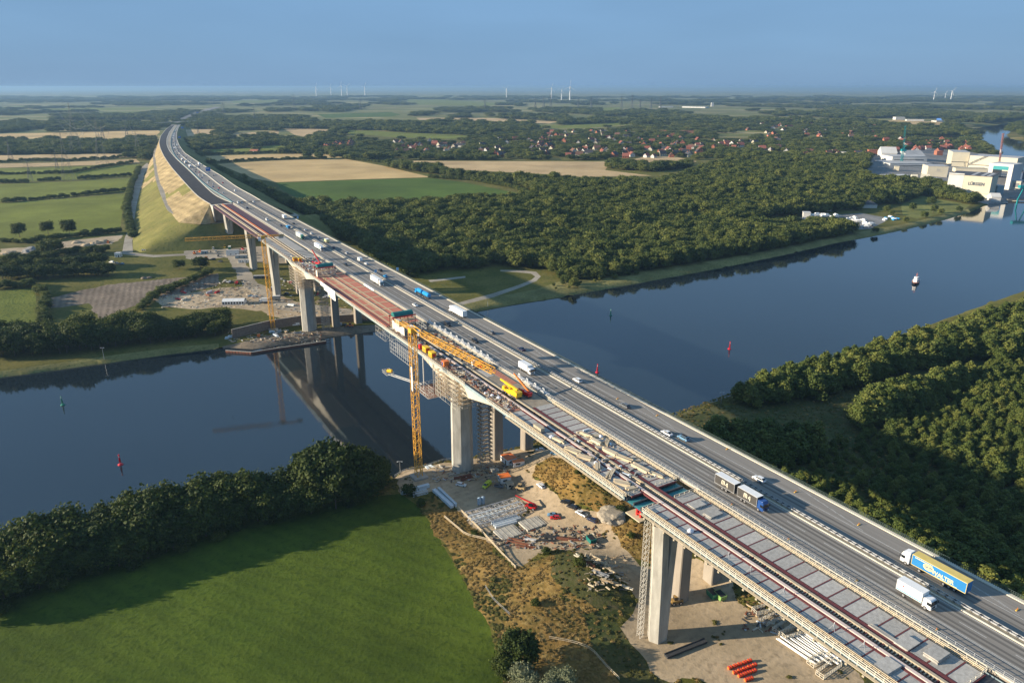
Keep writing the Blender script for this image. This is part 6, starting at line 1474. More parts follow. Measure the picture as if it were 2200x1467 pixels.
def ground_truss(pa, pb, w_, label, nm_='steel_truss', m=TRS2, h=1.6, bay=2.0, solid=False):
    A = Vector(GZ(*pa)); Bq = Vector(GZ(*pb)); r = empty(nm_, tuple(A), 0, label, 'steel truss'); d = Bq-A; d.z = 0
    g = MB()
    if solid: g.bar((0, 0, h/2+.1), tuple(d+Vector((0, 0, h/2+.1))), w_, h)
    else: lattice(g, (0, 0, h/2+.15), d+Vector((0, 0, h/2+.15)), w_, bay, .16, .09, h)
    part('frame', g, m, r)
    g = MB(); n_ = d.normalized(); q = Vector((-n_.y, n_.x, 0))*w_*.5
    for s_ in (-1, 1): g.bar(tuple(q*s_+Vector((0, 0, h+.25))), tuple(d+q*s_+Vector((0, 0, h+.25))), .25, .18)
    part('chord', g, m, r); return r
ground_truss((1003, 1112), (1110, 1078), 3.4, 'long steel truss lying in the yard, uppermost of three'); ground_truss((1008, 1122), (1122, 1086), 3.0, 'long steel truss lying in the yard, middle of three', m=WB); ground_truss((1022, 1132), (1128, 1098), 3.0, 'long steel truss lying in the yard, lowest of three')
ground_truss((862, 1062), (922, 1046), 1.2, 'white steel beam lying at the tree belt end, nearest the crane foot', 'steel_beam', WB, 1.4, solid=True); ground_truss((886, 1066), (918, 1058), 1.8, 'short white ribbed steel frame below the white beam', 'steel_truss', WB, 1.2, 1.2)
ground_truss((932, 1056), (972, 1092), 1.3, 'white steel beam pointing down along the yard edge, left one', 'steel_beam', WB, 1.3, solid=True); ground_truss((942, 1052), (980, 1088), .8, 'white steel beam pointing down along the yard edge, right one', 'steel_beam', WB, 1.2, solid=True)
for i, (pa, pb) in enumerate((((1056, 1127), (1112, 1110)), ((1060, 1131), (1118, 1114)), ((1064, 1135), (1110, 1122)))): ground_truss(pa, pb, 1.0, f'pale pipe bundle beside the concrete slabs, {["upper","middle","lower"][i]} one', 'pipe_bundle', WB, .8, solid=True)
for (c, w_, l_, lab) in (((1090, 1146), 8.6, 7.5, 'pale concrete foundation slab in the yard, left one'), ((1143, 1126), 8.6, 7, 'pale concrete foundation slab in the yard, right one')):
    r = gthing('concrete_slab', *c, lab, 'slab', rz=.55); g = MB(); g.b2(-w_/2, w_/2, -l_/2, l_/2, 0, .7); part('slab', g, CONCL, r); g = MB()
    for k in range(5): g.b2(-w_/2+1+2*k, -w_/2+1.2+2*k, -l_/2, l_/2, .7, .78)
    part('formwork_strip', g, CONC, r)
for i, (u, v, rz, m, n_, L_) in enumerate(((1118,1168,1.2,RUST,7,9),(1132,1176,1.3,RUST,6,7),(1110,1160,1.2,RUST,5,6),(1140,1160,1.25,mat('white_bar', (.6,.6,.6)),6,4),(1205,1156,1.45,DARKM,8,13),(1225,1160,1.4,RUST,6,9),(1178,1162,1.5,DARKM,6,8),(1262,1212,.7,RUST,6,7),(1252,1204,.7,CREAM,5,7),(1296,1215,.75,PALEW,6,6),(1308,1226,.8,PALEW,5,4),(1300,1248,1.2,SCD,6,4),(1322,1255,1.2,PALEW,6,3.5),(1338,1245,1.4,SCD,6,3.5),(1345,1262,1.1,CREAM,5,3.5),(1325,1240,1.0,PALEW,5,3),(1290,1234,.9,GALV,6,5),(1280,1200,.8,PALEW,4,5))):
    x, y, z = GZ(u, v); stack('material_pile', 0, 0, 0, n_, (.35, L_, .3), m, f'pile of {"dark" if m is DARKM else "rusty" if m is RUST else "pale"} bars or boards on the yard ground', 'building material', 'material piles on the near yard', world=(x, y, z, rz), cols=max(3, n_//2), jit=.5, pn='bar')
for u, v, c_, lab in ((1270, 1163, TARP, 'dark green skip beside the dark steel piles'), (1530, 1280, PAINT['green'], 'dark green container standing below the small old pier'), (1547, 1284, mat('light_green', (.20,.34,.10), .5), 'light green open container below the small old pier')):
    r = gthing('skip_container', u, v, lab, 'skip', rz=.4); g = MB(); g.prism([(-1.2,-1.6),(1.2,-1.6),(1.2,1.6),(-1.2,1.6)], .1, 1.9, [(-1.3,-2),(1.3,-2),(1.3,2),(-1.3,2)]); part('shell', g, c_, r); g = MB(); g.b2(-1.1, 1.1, -1.7, 1.7, 1.9, 1.93); part('load', g, BLACK, r)
bagt = DB(1351, 1273, 3); x, y, z = GZ(1353, 1270)
for i, (dx, m, lab) in enumerate(((0, REDP, 'red bundle beside the slim stair tower'), (2.2, mat('turquoise', (.03,.35,.40)), 'turquoise bundle beside the slim stair tower'))):
    o = bag(bagt[0]+dx, bagt[1], 3.4, .9, m, lab)
# dark steel channel, orange blocks, white pipe stack, scaffold frames in front
ground_truss((1430, 1412), (1516, 1378), 1.6, 'long dark steel channel lying on the sand', 'steel_channel', DARKM, .6, solid=True)
for row, (u0, v0, n_, du, dv) in enumerate(((1568, 1436, 5, 10.5, -3.8), (1579, 1446, 5, 10.5, -4), (1590, 1453, 4, 10, -3.5), (1604, 1462, 2, 9, -3))):
    for i in range(n_):
        x, y, z = GZ(u0+du*i, v0+dv*i); r = empty('drain_block', (x, y, z), .35+uni(-.1, .1), 'orange hollow block lying in rows on the sand', 'block', 'orange blocks in rows on the sand')
        g = MB(); g.cyl((-.75, 0, .5), (.75, 0, .5), .42, 10); part('barrel', g, ORNG, r); g = MB(); g.b2(-.5, -.3, -.46, .46, .04, .96); g.b2(.3, .5, -.46, .46, .04, .96); part('ribs', g, REDP, r)
WP = mat('white_pipe', (.62,.61,.58), .45, col2=(.78,.77,.73), scale=1)
for i in range(15):
    t = i/14; a = (1668+60*t, 1372+2*math.sin(i*2)-t*10); L_ = uni(85, 110); x0, y0, z0 = GZ(a[0], a[1]); x1, y1, z1 = GZ(a[0]+L_*.86, a[1]+L_*.62)
    r = empty('pipe', (x0, y0, max(z0, 2.5)+.2), 0, 'long white steel tube lying in the heap under the deck edge', 'pipe', 'white tubes in the heap on the sand'); g = MB(); g.cyl((0, 0, .2*(i % 3)), (x1-x0, y1-y0, .25+.2*((i+1) % 3)), .24, 8); part('tube', g, WP, r)
for i, (u, v, rz, n1, n2) in enumerate(((1640, 1312, .3, 4, 2), (1662, 1330, .5, 5, 2), (1685, 1348, .6, 5, 2), (1700, 1362, .4, 4, 2), (1780, 1440, .6, 5, 2), (1758, 1420, .5, 4, 2))):
    r = gthing('frame_stack', u, v, 'pile of pale welded frames on the sand under the deck', 'steel frames', 'welded frames lying under the deck', rz=rz); g = MB(); scaffold(g, -n1*.9, n1*.9, -1.3, 1.3, .1, 1.6, 1.2, .8, .12); part('frame', g, CREAM, r)
loader(1478, 1250, 2.2, 'dark machine in the shade between the old piers', DARKM) if False else None
x, y, z = GZ(1318, 1108); bm = bmesh.new(); bmesh.ops.create_icosphere(bm, subdivisions=4, radius=6)
for v_ in bm.verts: v_.co = v_.co*(1+.25*mnoise.noise(v_.co*.25)+.08*mnoise.noise(v_.co*.9)); v_.co.z = min(2.6, v_.co.z*.5)
me = bpy.data.meshes.new('sand_heap'); bm.to_mesh(me); bm.free(); me.materials.append(GRAVEL); o = link('sand_heap', me, None, (x, y, z)); tag(o, 'grey sand heap with flat top above the dry slope foot', 'heap')
# fences of the yard
def fence(name, pxs, label, h=1.2, rails=(.5, 1.1), step=2.5, m=PALEW, w_=.12, zo=0, mesh=False):
    pts_ = resample([Vector(GZ(u, v)) for u, v in pxs], max(2, int(sum((Vector(GZ(*b_))-Vector(GZ(*a))).length for a, b_ in zip(pxs, pxs[1:]))/step)))
    o = pts_[0].copy(); r = empty(name, tuple(o), 0, label, 'fence'); g = MB()
    for z in rails:
        for a, b_ in zip(pts_, pts_[1:]): g.bar(tuple(a-o+Vector((0, 0, z))), tuple(b_-o+Vector((0, 0, z))), w_)
    part('rails', g, m, r); g = MB()
    for a in pts_: g.bar(tuple(a-o), tuple(a-o+Vector((0, 0, h))), w_)
    part('posts', g, m, r); return r
fence('fence', [(985, 1093), (1030, 1138), (1075, 1188), (1108, 1222)], 'pale wooden guard fence along the left edge of the yard', w_=.2)
fence('fence', [(955, 1112), (1000, 1150), (1050, 1162), (1075, 1172)], 'pale zigzag guard fence crossing the dry grass', w_=.2)
fence('fence', [(1043, 1262), (1060, 1290), (1095, 1322)], 'low wire fence on the edge of the mown field', m=GALV, w_=.09); fence('fence', [(1180, 1372), (1235, 1382), (1270, 1395), (1300, 1430), (1330, 1460)], 'pale fence running down right of the willows', m=PALEW, w_=.13)
fence('fence', [(848, 1024), (868, 1012), (911, 1003), (950, 990), (1000, 985)], 'grey quay railing behind the crane foot', m=GALV, w_=.13, step=2)
def lamp(u, v, h, label, z=None):
    r = gthing('lamp_post', u, v, label, 'street lamp', z=z); g = MB(); g.cyl((0, 0, 0), (0, 0, h), .12, 8, .07); part('pole', g, GALV, r); g = MB(); g.b2(-1.1, 1.1, -.15, .15, h, h+.15); part('arm', g, GALV, r)
    for x in (-1, 1): g = MB(); g.b2(x-.3, x+.3, -.2, .2, h-.15, h+.02); part('lamp_head', g, WHITE, r)
    return r
lamp(860, 1016, 6, 'lamp post on the quay beside the tree belt end'); lamp(1549, 868, 7, 'lamp post on the near right bank of the canal'); lamp(1048, 658, 7, 'lamp post on the bank below the curved path'); lamp(224, 772, 8, 'lamp post on the far left bank in front of the trees')
for i, (pa, pb) in enumerate((((915, 1003), (930, 1016)), ((922, 1001), (950, 1013)), ((975, 1030), (1012, 1022)), ((990, 1033), (1016, 1027)))): ground_truss(pa, pb, .9, ['white beam lying left of the river pier, outer', 'white beam lying left of the river pier, inner', 'rusty beam at the foot of the river pier, outer', 'rusty beam at the foot of the river pier, inner'][i], 'steel_beam', WB if i < 2 else RUST, .6, solid=True)
stack('plate_stack', 0, 0, 0, 5, (1.6, 3, .5), CONCL, 'pale stacked plates in front of the river pier', 'plates', world=(*GZ(1062, 1012), .4), cols=2, pn='plate')

# ---- far yard under the bridge
FY = [('site_office', 501, 549, (12, 3, 5.4), WHITE, 'two-storey white site office left of the V-shaped piers'), ('site_office', 519, 544, (9, 3, 2.8), CREAM, 'single-storey white site office row below the two-storey one'), ('site_office', 519, 555, (11, 3, 3.0), GREYT, 'blue-grey site office row in front of the white one'),
      ('site_office', 520, 564, (6, 3, 2.8), WHITE, 'small white container at the far yard road'), ('site_office', 533, 564, (6, 3, 2.8), WHITE, 'second small white container right of the first at the far yard road'),
      ('store_container', 560, 598, (12, 3, 2.6), mat('dark_grey_paint', (.10,.11,.12), .6), 'dark grey long container beside the crane mast'), ('store_container', 584, 594, (4, 3, 2.8), PAINT['blue'], 'blue container right of the crane mast, upper one'),
      ('store_container', 592, 624, (8, 4, 3.0), PAINT['blue'], 'long blue container right of the crane mast, lower one'), ('store_container', 583, 552, (5, 3, 5), CONCL, 'beige container tower behind the crane mast'),
      ('store_container', 255, 552, (5, 5, 4), WHITE, 'white hut beside the stone track on the left'), ('store_container', 310, 541, (4, 2, 2), CREAM, 'cream box at the embankment foot'), ('store_container', 440, 545, (6, 3, 2.8), GREYT, 'grey container at the top of the far yard')]
for nm_, u, v, dm, m, lab in FY:
    boxc(nm_, u, v, (dm[1], dm[0], dm[2]), m, lab, mat('pale_roof', (.5,.5,.5), .7), ground=True, rz=PI/2+.1)
# marquee
r = gthing('marquee_tent', 504, 652, 'white marquee tent with arched windows in front of the dark trees', 'tent', rz=.09); Lw, Wd = 17.5, 8
for k in range(4):
    x0 = -Lw/2+Lw*k/4; x1 = x0+Lw/4-.1; g = MB(); g.ext([(-Wd/2, 2.8), (0, 4.4), (Wd/2, 2.8), (Wd/2, 2.7), (0, 4.25), (-Wd/2, 2.7)], x0, x1); part('roof', g, WHITE, r)
g = MB(); g.b2(-Lw/2, Lw/2, -Wd/2, Wd/2, 0, 2.7); wl = part('wall', g, WHITE, r)
for k in range(8): g = MB(); x = -Lw/2+1.1+k*2.18; g.b2(x-.6, x+.6, -Wd/2-.04, -Wd/2+.01, .7, 1.9); g.cyl((x, -Wd/2-.04, 1.9), (x, -Wd/2+.01, 1.9), .6, 12); part('window', g, GLASSD, wl)
for k in range(5): g = MB(); x = -Lw/2+Lw*k/4; g.bar((x, -Wd/2-.1, 0), (x, -Wd/2-.1, 2.8), .12); part('pole', g, GALV, r)
cl = ['white', 'grey', 'silver', 'black', 'dblue', 'blue', 'red']
for i, (u, v, sh, c_, rz, lab) in enumerate(((539,637,'sedan','lblue',1.7,'silver-blue car right of the marquee, upper one'),(547,638,'estate','white',1.7,'white car right of the marquee'),(459,535,'van','white',.2,'white van, first in the far yard parking row'),(464,541,'suv','white',.3,'white car, second in the far yard parking row'),(467,546,'estate','silver',.3,'silver car, third in the far yard parking row'),(469,551,'hatch','grey',.3,'grey car, last in the far yard parking row'),(458,558,'estate','black',1.6,'black car beside the orange machines'),(473,563,'estate','grey',1.5,'dark car parked alone on the far yard'),
        (636,699,'van','white',2.0,'white van left of the far river pier'),(728,699,'van','white',1.5,'white van between the old piers on the far quay'),(739,699,'hatch','black',1.4,'black car between the old piers on the far quay'),(280,496,'van','black',0,'dark vehicle driving on the stone track'),(240,565,'van','white',1.2,'white van beside the white hut'),(250,567,'estate','silver',1.2,'silver car beside the white hut'),(262,568,'estate','lblue',1.2,'pale blue car right of the white hut'),(572,652,'estate','black',1.5,'black car left of the crane foot'),(700,640,'van','white',1.5,'white van behind the scaffold tower'),(615,632,'estate','black',1.3,'black car in front of the long blue container'))):
    gcar(sh, c_, u, v, rz, lab, True)
for i, (u, v, m, rz, lab) in enumerate(((418,546,ORNG,.5,'orange machine, left one of the group on the far yard'),(430,543,ORNG,1.2,'orange machine, right one of the group on the far yard'),(443,558,ORNG,.9,'orange machine beside the round dark tree'),(483,533,PAINT['yellow'],.4,'yellow digger on the far yard'),(521,538,REDP,1,'red machine behind the white offices'),(640,620,RUST,1,'rusty machine behind the far river pier'),(752,702,ORNG,1.4,'orange digger at the foot of the far old pier'),(233,523,ORNG,.3,'orange digger at the sand pit'))): loader(u, v, rz, lab, m)
def truck_g(u, v, rz, label, c='white', m=None): r = rigid(c, m or WHITE, L_=8); x, y, z = GZ(u, v); r.location = (x, y, z); r.rotation_euler = (0, 0, rz); r['label'] = label
truck_g(568, 650, 1.6, 'white truck at the foot of the far crane'); truck_g(592, 645, 1.7, 'grey truck right of the far crane mast', 'grey', CONCL); truck_g(494, 537, .3, 'white truck with green container beside the yellow digger', 'white', PAINT['green'])
for i in range(30):
    if i < 9: u, v = uni(340, 480), uni(622, 650)
    elif i < 15: u, v = uni(480, 520), uni(602, 612)
    elif i < 24: u, v = uni(600, 720), uni(600, 660)
    else: u, v = uni(585, 640), uni(712, 722)
    x, y, z = GZ(u, v); stack('material_pile', 0, 0, 0, 4, (.7, uni(3, 7), .6), rs.choice([WB, CREAM, GALV, RUST, SCD, REDP]), 'low pile of building material on the far yard ground', 'building material', 'material piles on the far yard', world=(x, y, z, uni(0, 3)), cols=2, jit=.6, pn='bar')
r = gthing('debris_pile', 604, 713, 'grey and blue pile of steel parts at the water front by the far crane', 'debris'); 
for k in range(10): g = MB(); g.box((uni(-7, 7), uni(-2, 2), .5), (uni(2, 4), uni(.8, 2), uni(.5, 1.2)), uni(0, 3)); part('steel_part', g, rs.choice([GREYT, GALV, WB]), r)
boxc('tank_box', 556, 724, (1.6, 1.6, 2), ORNG, 'orange box at the quay left of the far crane', ground=True, door=False, cat='box')
for i in range(7):
    x, y, z = GZ(488+i*7, 728-i*2.2); stack('panel_stack', 0, 0, 0, 2, (2.4, 1.6, .8), WB, 'pale blue formwork panel stack on the far quay edge', 'panels', 'panel stacks along the far quay', world=(x, y, z, .2), pn='panel')
# sheet pile walls of the quays
def wallrun(name, pxs, z0, z1, m, label, th=.4, cat='wall'):
    pts_ = resample([Vector(GZ(u, v)) for u, v in pxs], 60); o = pts_[0].copy(); r = empty(name, (o.x, o.y, z0), 0, label, cat); g = MB()
    for i, (a, b_) in enumerate(zip(pts_, pts_[1:])): q = .3*(i % 2); g.bar((a.x-o.x, a.y-o.y, (z1-z0)/2), (b_.x-o.x, b_.y-o.y, (z1-z0)/2), th+q, z1-z0)
    part('sheet_piles', g, m, r); g = MB()
    for a, b_ in zip(pts_, pts_[1:]): g.bar((a.x-o.x, a.y-o.y, z1-z0+.1), (b_.x-o.x, b_.y-o.y, z1-z0+.1), th+.4, .2)
    part('capping', g, CONC, r); return r
wallrun('sheet_pile_wall', [(484, 748.5), (541, 752), (604, 742), (668, 733), (700, 728)], -1, 1.3, RUST, 'rusty sheet pile wall holding the far quay above the water')
wallrun('retaining_wall', [(500, 728), (540, 718), (580, 708), (630, 700), (650, 697)], 3, 9.5, mat('lagging_wall', (.16,.12,.095), .95, col2=(.26,.21,.17), scale=.8), 'dark timber-lagged retaining wall behind the far crane foot')
wallrun('retaining_wall', [(665, 696), (700, 694), (760, 690), (800, 690)], 3, 8, MATS['lagging_wall'], 'dark retaining wall between the old piers at the far quay')
# heaps of the sand pit
for i, (u, v, s_) in enumerate(((20, 545, 6), (72, 540, 9), (90, 536, 8), (165, 522, 5), (185, 528, 5), (205, 524, 6), (222, 520, 5), (310, 598, 3), (320, 597, 2.5))):
    x, y, z = GZ(u, v); bm = bmesh.new(); bmesh.ops.create_icosphere(bm, subdivisions=3, radius=s_)
    for v_ in bm.verts: v_.co = v_.co*(1+.3*mnoise.noise(v_.co*.3+Vector((i*3., 0, 0)))); v_.co.z *= .45
    me = bpy.data.meshes.new('soil_heap'); bm.to_mesh(me); bm.free(); me.materials.append(MATS['concrete_apron'] if i in (1, 2) else PLOUGH if i > 6 else SAND); o = link('soil_heap', me, None, (x, y, z)); tag(o, 'rounded heap of soil or rubble beside the fields on the left', 'heap', 'soil heaps on the left')

# small loose building debris nobody could count
DM = [SCD, RUST, GALV, PALEW, DARKM, CREAM, REDP, WB, CONC]
def debris(name, label, n_, pick, pal=(0,0,1,1,2,3,4,4,5,7,8,8,8)):
    g = MB(); rr = random.Random(n_)
    for i in range(n_):
        x, y, z = pick(rr); g.cur = rr.choice(pal); L_ = rr.uniform(.4, 2.6); a = rr.uniform(0, 3.14)
        g.box((x, y, z+rr.uniform(.06, .5)), (L_, rr.uniform(.12, .6), rr.uniform(.08, .5)), a)
    tag(link(name, g.mesh(name, DM)), label, 'debris', kind='stuff')
def onbridge(t0, t1, b0, b1): return lambda rr: (lambda t, b_: (*P(t, b_), 53.95))(rr.uniform(t0, t1), rr.uniform(b0, b1))
debris('loose_material', 'small loose building material strewn over the left middle deck', 560, onbridge(129.4, 134.0, 218, 338), (0, 0, 1, 1, 3, 4, 4, 4, 8, 8, 8, 2))
debris('loose_material', 'small loose building material strewn over the right middle deck', 330, onbridge(138.4, 146.8, 262, 338), (0, 1, 4, 4, 8, 8, 3))
debris('loose_material', 'small loose building material between the far formwork carriage and the grey blocks', 420, onbridge(129.4, 146.8, 464, 500))
debris('loose_material', 'bits of timber and plastic among the beam piles on the near slabs', 90, onbridge(129.8, 146.5, 150, 190), (0, 3, 3, 3, 7, 8, 8))
def onground(u0, u1, v0, v1):
    def f(rr):
        u, v = rr.uniform(u0, u1), rr.uniform(v0, v1); return GZ(u, v)
    return f
debris('loose_material', 'small rubbish and timber strewn around the piles of the near yard', 260, onground(1060, 1290, 1130, 1180), (0, 1, 1, 4, 4, 4, 8, 8, 2)); debris('loose_material', 'broken boards on the shaded slope beside the near V pier', 120, onground(1255, 1350, 1195, 1270), (0, 0, 3, 3, 8, 4))
debris('loose_material', 'small material around the near river pier foot', 200, onground(930, 1090, 1000, 1035)); debris('loose_material', 'small building material on the far storage yard', 500, onground(340, 560, 605, 662)); debris('loose_material', 'small building material behind the far river pier', 420, onground(590, 760, 600, 690)); debris('loose_material', 'small material on the far quay edge', 200, onground(490, 690, 712, 735)); debris('loose_material', 'loose timber on the sand beside the welded frames', 160, onground(1600, 1740, 1290, 1360))
# ------------------------------------------------------------------ canal: buoys, tug
def buoy(u, v, m, label, red):
    x, y = G(u, v, 0); r = empty('buoy', (x, y, 0), uni(0, 3), label, 'buoy'); r.rotation_euler[0] = R_(4 if red else -2)
    g = MB(); g.cyl((0, 0, -.8), (0, 0, .2), 1.15, 16, 1.25); g.cyl((0, 0, .2), (0, 0, .75), 1.25, 16, .5); part('float', g, m, r)
    g = MB()
    for k in range(4): a = k*PI/2; g.bar((math.cos(a)*.5, math.sin(a)*.5, .7), (math.cos(a)*.2, math.sin(a)*.2, 4.2), .13)
    for z in (1.8, 2.9, 3.9): g.box((0, 0, z), (.8-.1*z, .8-.1*z, .1))
    g.b2(-.32, .32, -.04, .04, 1.2, 3.8); g.b2(-.04, .04, -.32, .32, 1.2, 3.8); part('tower', g, m, r)
    g = MB(); g.cyl((0, 0, 4.2), (0, 0, 4.6), .16, 8); part('lantern', g, WHITE, r); g = MB()
    if red: g.cyl((0, 0, 4.7), (0, 0, 5.5), .36, 10)
    else: g.cyl((0, 0, 4.7), (0, 0, 5.6), .42, 10, .02)
    part('topmark', g, m, r); return r
BG = mat('buoy_green', (.01,.20,.13), .5); BR = mat('buoy_red', (.55,.015,.03), .45)
for u, v, m, red, lab in ((259, 998, BR, 1, 'red buoy on the left water in front of the tree belt'), (135, 870, BG, 0, 'green buoy near the left picture edge'), (1312, 678, BG, 0, 'green buoy near the far bank right of the bridge'), (1567, 750, BR, 1, 'red buoy in mid canal right of the bridge'), (1283, 800, BR, 1, 'red buoy just behind the bridge railing')): buoy(u, v, m, lab, red)
x, y = G(1967, 608, 0); r = empty('tug_boat', (x, y, 0), 2.55, 'small working boat with white wheelhouse and dark hull on the canal', 'boat')
HULL = mat('hull_black', (.012,.014,.018), .4); g = MB()
hp = [(-2.4,-8),(2.4,-8),(2.9,-5),(2.9,3),(1.8,7),(0,9.3),(-1.8,7),(-2.9,3),(-2.9,-5)]; g.prism([(a*.85, b_*.93) for a, b_ in hp], -.8, 1.5, hp); part('hull', g, HULL, r)
g = MB(); g.prism([(a*.97, b_*.97) for a, b_ in hp], 1.5, 1.62); part('deck', g, mat('deck_red', (.30,.10,.06), .7), r)
g = MB(); g.prism([(-1.9,-3),(1.9,-3),(1.9,3.2),(1,4.3),(-1,4.3),(-1.9,3.2)], 1.6, 3.8); dh = part('deckhouse', g, WHITE, r)
g = MB(); g.prism([(-1.5,-.6),(1.5,-.6),(1.5,2.6),(.8,3.2),(-.8,3.2),(-1.5,2.6)], 3.8, 6.0, [(-1.7,-.8),(1.7,-.8),(1.7,2.8),(.9,3.5),(-.9,3.5),(-1.7,2.8)]); wh = part('wheelhouse', g, WHITE, r)
g = MB(); g.prism([(-1.62,-.5),(1.62,-.5),(1.62,2.6),(.85,3.35),(-.85,3.35),(-1.62,2.6)], 4.7, 5.5); part('windows', g, GLASSD, wh)
g = MB(); g.cyl((0, .2, 6), (0, .2, 9.5), .14, 8, .07); g.bar((-1.1, .2, 8), (1.1, .2, 8), .1); part('mast', g, ORNG, r); g = MB(); g.cyl((0, -2, 3.6), (0, -2, 5.8), .6, 12); part('funnel', g, PAINT['yellow'], r)
g = MB(); g.bar((1.2, -6, 1.6), (.6, -3.8, 4.4), .25); part('deck_crane', g, PAINT['yellow'], r)
for s_ in (-1, 1):
    g = MB(); g.bar((s_*2.7, -6, 2.6), (s_*2.7, 3, 2.6), .07)
    for k in range(6): g.bar((s_*2.7, -6+1.8*k, 1.5), (s_*2.7, -6+1.8*k, 2.6), .06)
    part('rail', g, WHITE, r)

# ------------------------------------------------------------------ shipyard
YCR = mat('yard_cream', (.54,.49,.37), .7, col2=(.62,.57,.44), scale=.05); YWH = mat('yard_white', (.52,.51,.48), .6, col2=(.64,.63,.60), scale=.05); RDK = mat('roof_dark', (.055,.06,.07), .8, col2=(.09,.095,.105), scale=.06); RLT = mat('roof_light', (.36,.36,.36), .7, col2=(.46,.46,.45), scale=.05)
BRICK = mat('brick', (.30,.10,.055), .9, col2=(.42,.17,.10), scale=.4, objrand=.2); SKYB = mat('sky_blue_roof', (.06,.36,.52), .6); TEALC = mat('crane_teal', (.01,.25,.27), .5)
def bld(name, a, b_, depth, h, wm_, rm, label, roof='flat', cat='building', strips=(), z=None, W=None):
    A = Vector(GZ(*a)); Bq = Vector(GZ(*b_))
    if W: A = Vector((W[0], W[1], zt(W[0], W[1]))); Bq = Vector((W[2], W[3], A.z))
    zz = min(A.z, Bq.z)-.5 if z is None else z; d = Bq-A; d.z = 0; L_ = d.length; rz = math.atan2(d.y, d.x)
    r = empty(name, (A.x, A.y, zz), rz, label, cat); g = MB(); g.b2(0, L_, 0, depth, 0, h); wl = part('wall', g, wm_, r)
    g = MB()
    if roof == 'flat': g.b2(-.4, L_+.4, -.4, depth+.4, h, h+.7)
    else: g.ext([(-.6, h-.1), (depth/2, h+depth*.28), (depth+.6, h-.1)], -.5, L_+.5) if roof == 'gable' else g.add([(-.6,-.6,h),(L_+.6,-.6,h),(L_+.6,depth+.6,h),(-.6,depth+.6,h),(L_*.3,depth/2,h+depth*.35),(L_*.7,depth/2,h+depth*.35)], [(0,1,5,4),(2,3,4,5),(1,2,5),(3,0,4)])
    rf = part('roof', g, rm, r)
    for (x0, x1, z0, z1, m) in strips: g = MB(); g.b2(L_*x0, L_*x1, -.12, .05, h*z0, h*z1); part('window_band', g, m, r)
    return r, L_, wl, rf
r, L_, wl, rf = bld('shipyard_hall', (2037.7, 409), (2123.6, 425), 62, 33, YCR, RDK, 'huge cream shipyard hall with dark roof and lettering on its wall', strips=((.06,.22,.12,.15,DARKM),(.66,.78,.05,.08,DARKM)), W=(707, 1216, 753, 1177))
g = MB(); g.b2(0, L_*.36, -.25, 0, 1, 35.5); part('taller_bay', g, YWH, r); g = MB()
for k in (.5, .72, .86): g.b2(L_*k, L_*k+5, 2, 58, 33.7, 33.85)
part('roof_light', g, RLT, rf)
text('LÜRSSEN', 6.6, wl, (L_*.67, -.35, 20.5), (1, 0, 0), (0, 0, 1), mat('letter_blue', (.05,.07,.11), .6), ext=.08, bold=.16, sx=.86)
bld('shipyard_hall', (2042, 357), (2078, 360), 60, 32, YCR, RLT, 'cream hall block at the left end of the rear shipyard row', strips=((.02,.98,.34,.38,DARKM),))
bld('shipyard_hall', (2079, 361), (2181, 369), 55, 27, YCR, RLT, 'long cream hall at the rear of the shipyard', strips=((.02,.45,.30,.35,DARKM),(.9,.99,.25,.30,DARKM)))
bld('shipyard_hall', (2052, 371), (2120, 375), 22, 11, YCR, mat('roof_buff', (.44,.40,.30), .8), 'low cream annex with buff roof between the big halls')
r, L_, wl, rf = bld('shipyard_hall', (1991, 378), (2034, 382), 36, 21, YCR, RLT, 'medium cream hall left of the lettered hall')
g = MB()
for k in range(5): g.b2(L_*.56-4+k*1.2, L_*.56-3.6+k*1.2, -.2, 0, 13, 17-(k % 2)*2)
g.b2(L_*.56-6, L_*.56+5, -.2, 0, 11.5, 12); part('wall_emblem', g, RLT, r)
r = empty('slipway_portal', (*GZ(2120, 404)[:2], 3), 0, 'white portal with teal beam over the floating dock', 'building'); A = Vector(GZ(2120, 404)); Bq = Vector(GZ(2162, 408)); d = Bq-A; a_ = math.atan2(d.y, d.x); r.rotation_euler = (0, 0, a_); L_ = d.length
for x in (0, L_): g = MB(); g.b2(x-3.5, x+3.5, 0, 40, 0, 38); part('leg', g, YWH, r)
g = MB(); g.b2(-3.5, L_+3.5, 0, 40, 38, 42); part('beam', g, YWH, r); g = MB(); g.b2(3.5, L_-3.5, -.3, 1, 32, 38); part('teal_girder', g, TEALC, r); g = MB(); g.b2(6, L_-6, 8, 38, 0, 18); part('dock_interior', g, RDK, r)
g = MB(); g.b2(8, L_-8, 1, 8, 0, 5); part('dark_red_block', g, mat('dark_red_block', (.10,.02,.03), .7), r)
bld('shipyard_office', (2162, 407), (2190, 409), 26, 15, YCR, RLT, 'cream office block at the right end of the quay', strips=((.1,.3,.6,.75,DARKM),(.45,.9,.35,.8,mat('grey_stairs', (.2,.2,.2), .7)))); bld('shipyard_hall', (2170, 388), (2194, 390), 30, 16, mat('navy_wall', (.03,.06,.12), .6), RDK, 'dark navy hall behind the quay office')
bld('shipyard_hall', (1912, 356), (2001, 362), 70, 10, YWH, RLT, 'long low white works building behind the trees', strips=((.05,.95,.45,.62,DARKM),)); bld('shipyard_hall', (1916, 349), (1990, 354), 50, 17, YWH, RLT, 'white two-step works building behind the long low one', strips=((.05,.9,.55,.66,DARKM),))
bld('shipyard_hall', (1893, 339), (1926, 341), 45, 12, YWH, YWH, 'white works hall with gabled roof left of the teal crane', 'gable'); bld('shipyard_hall', (1948, 344), (1986, 346), 40, 12, YWH, RLT, 'pale sawtooth hall right of the teal crane', 'gable')
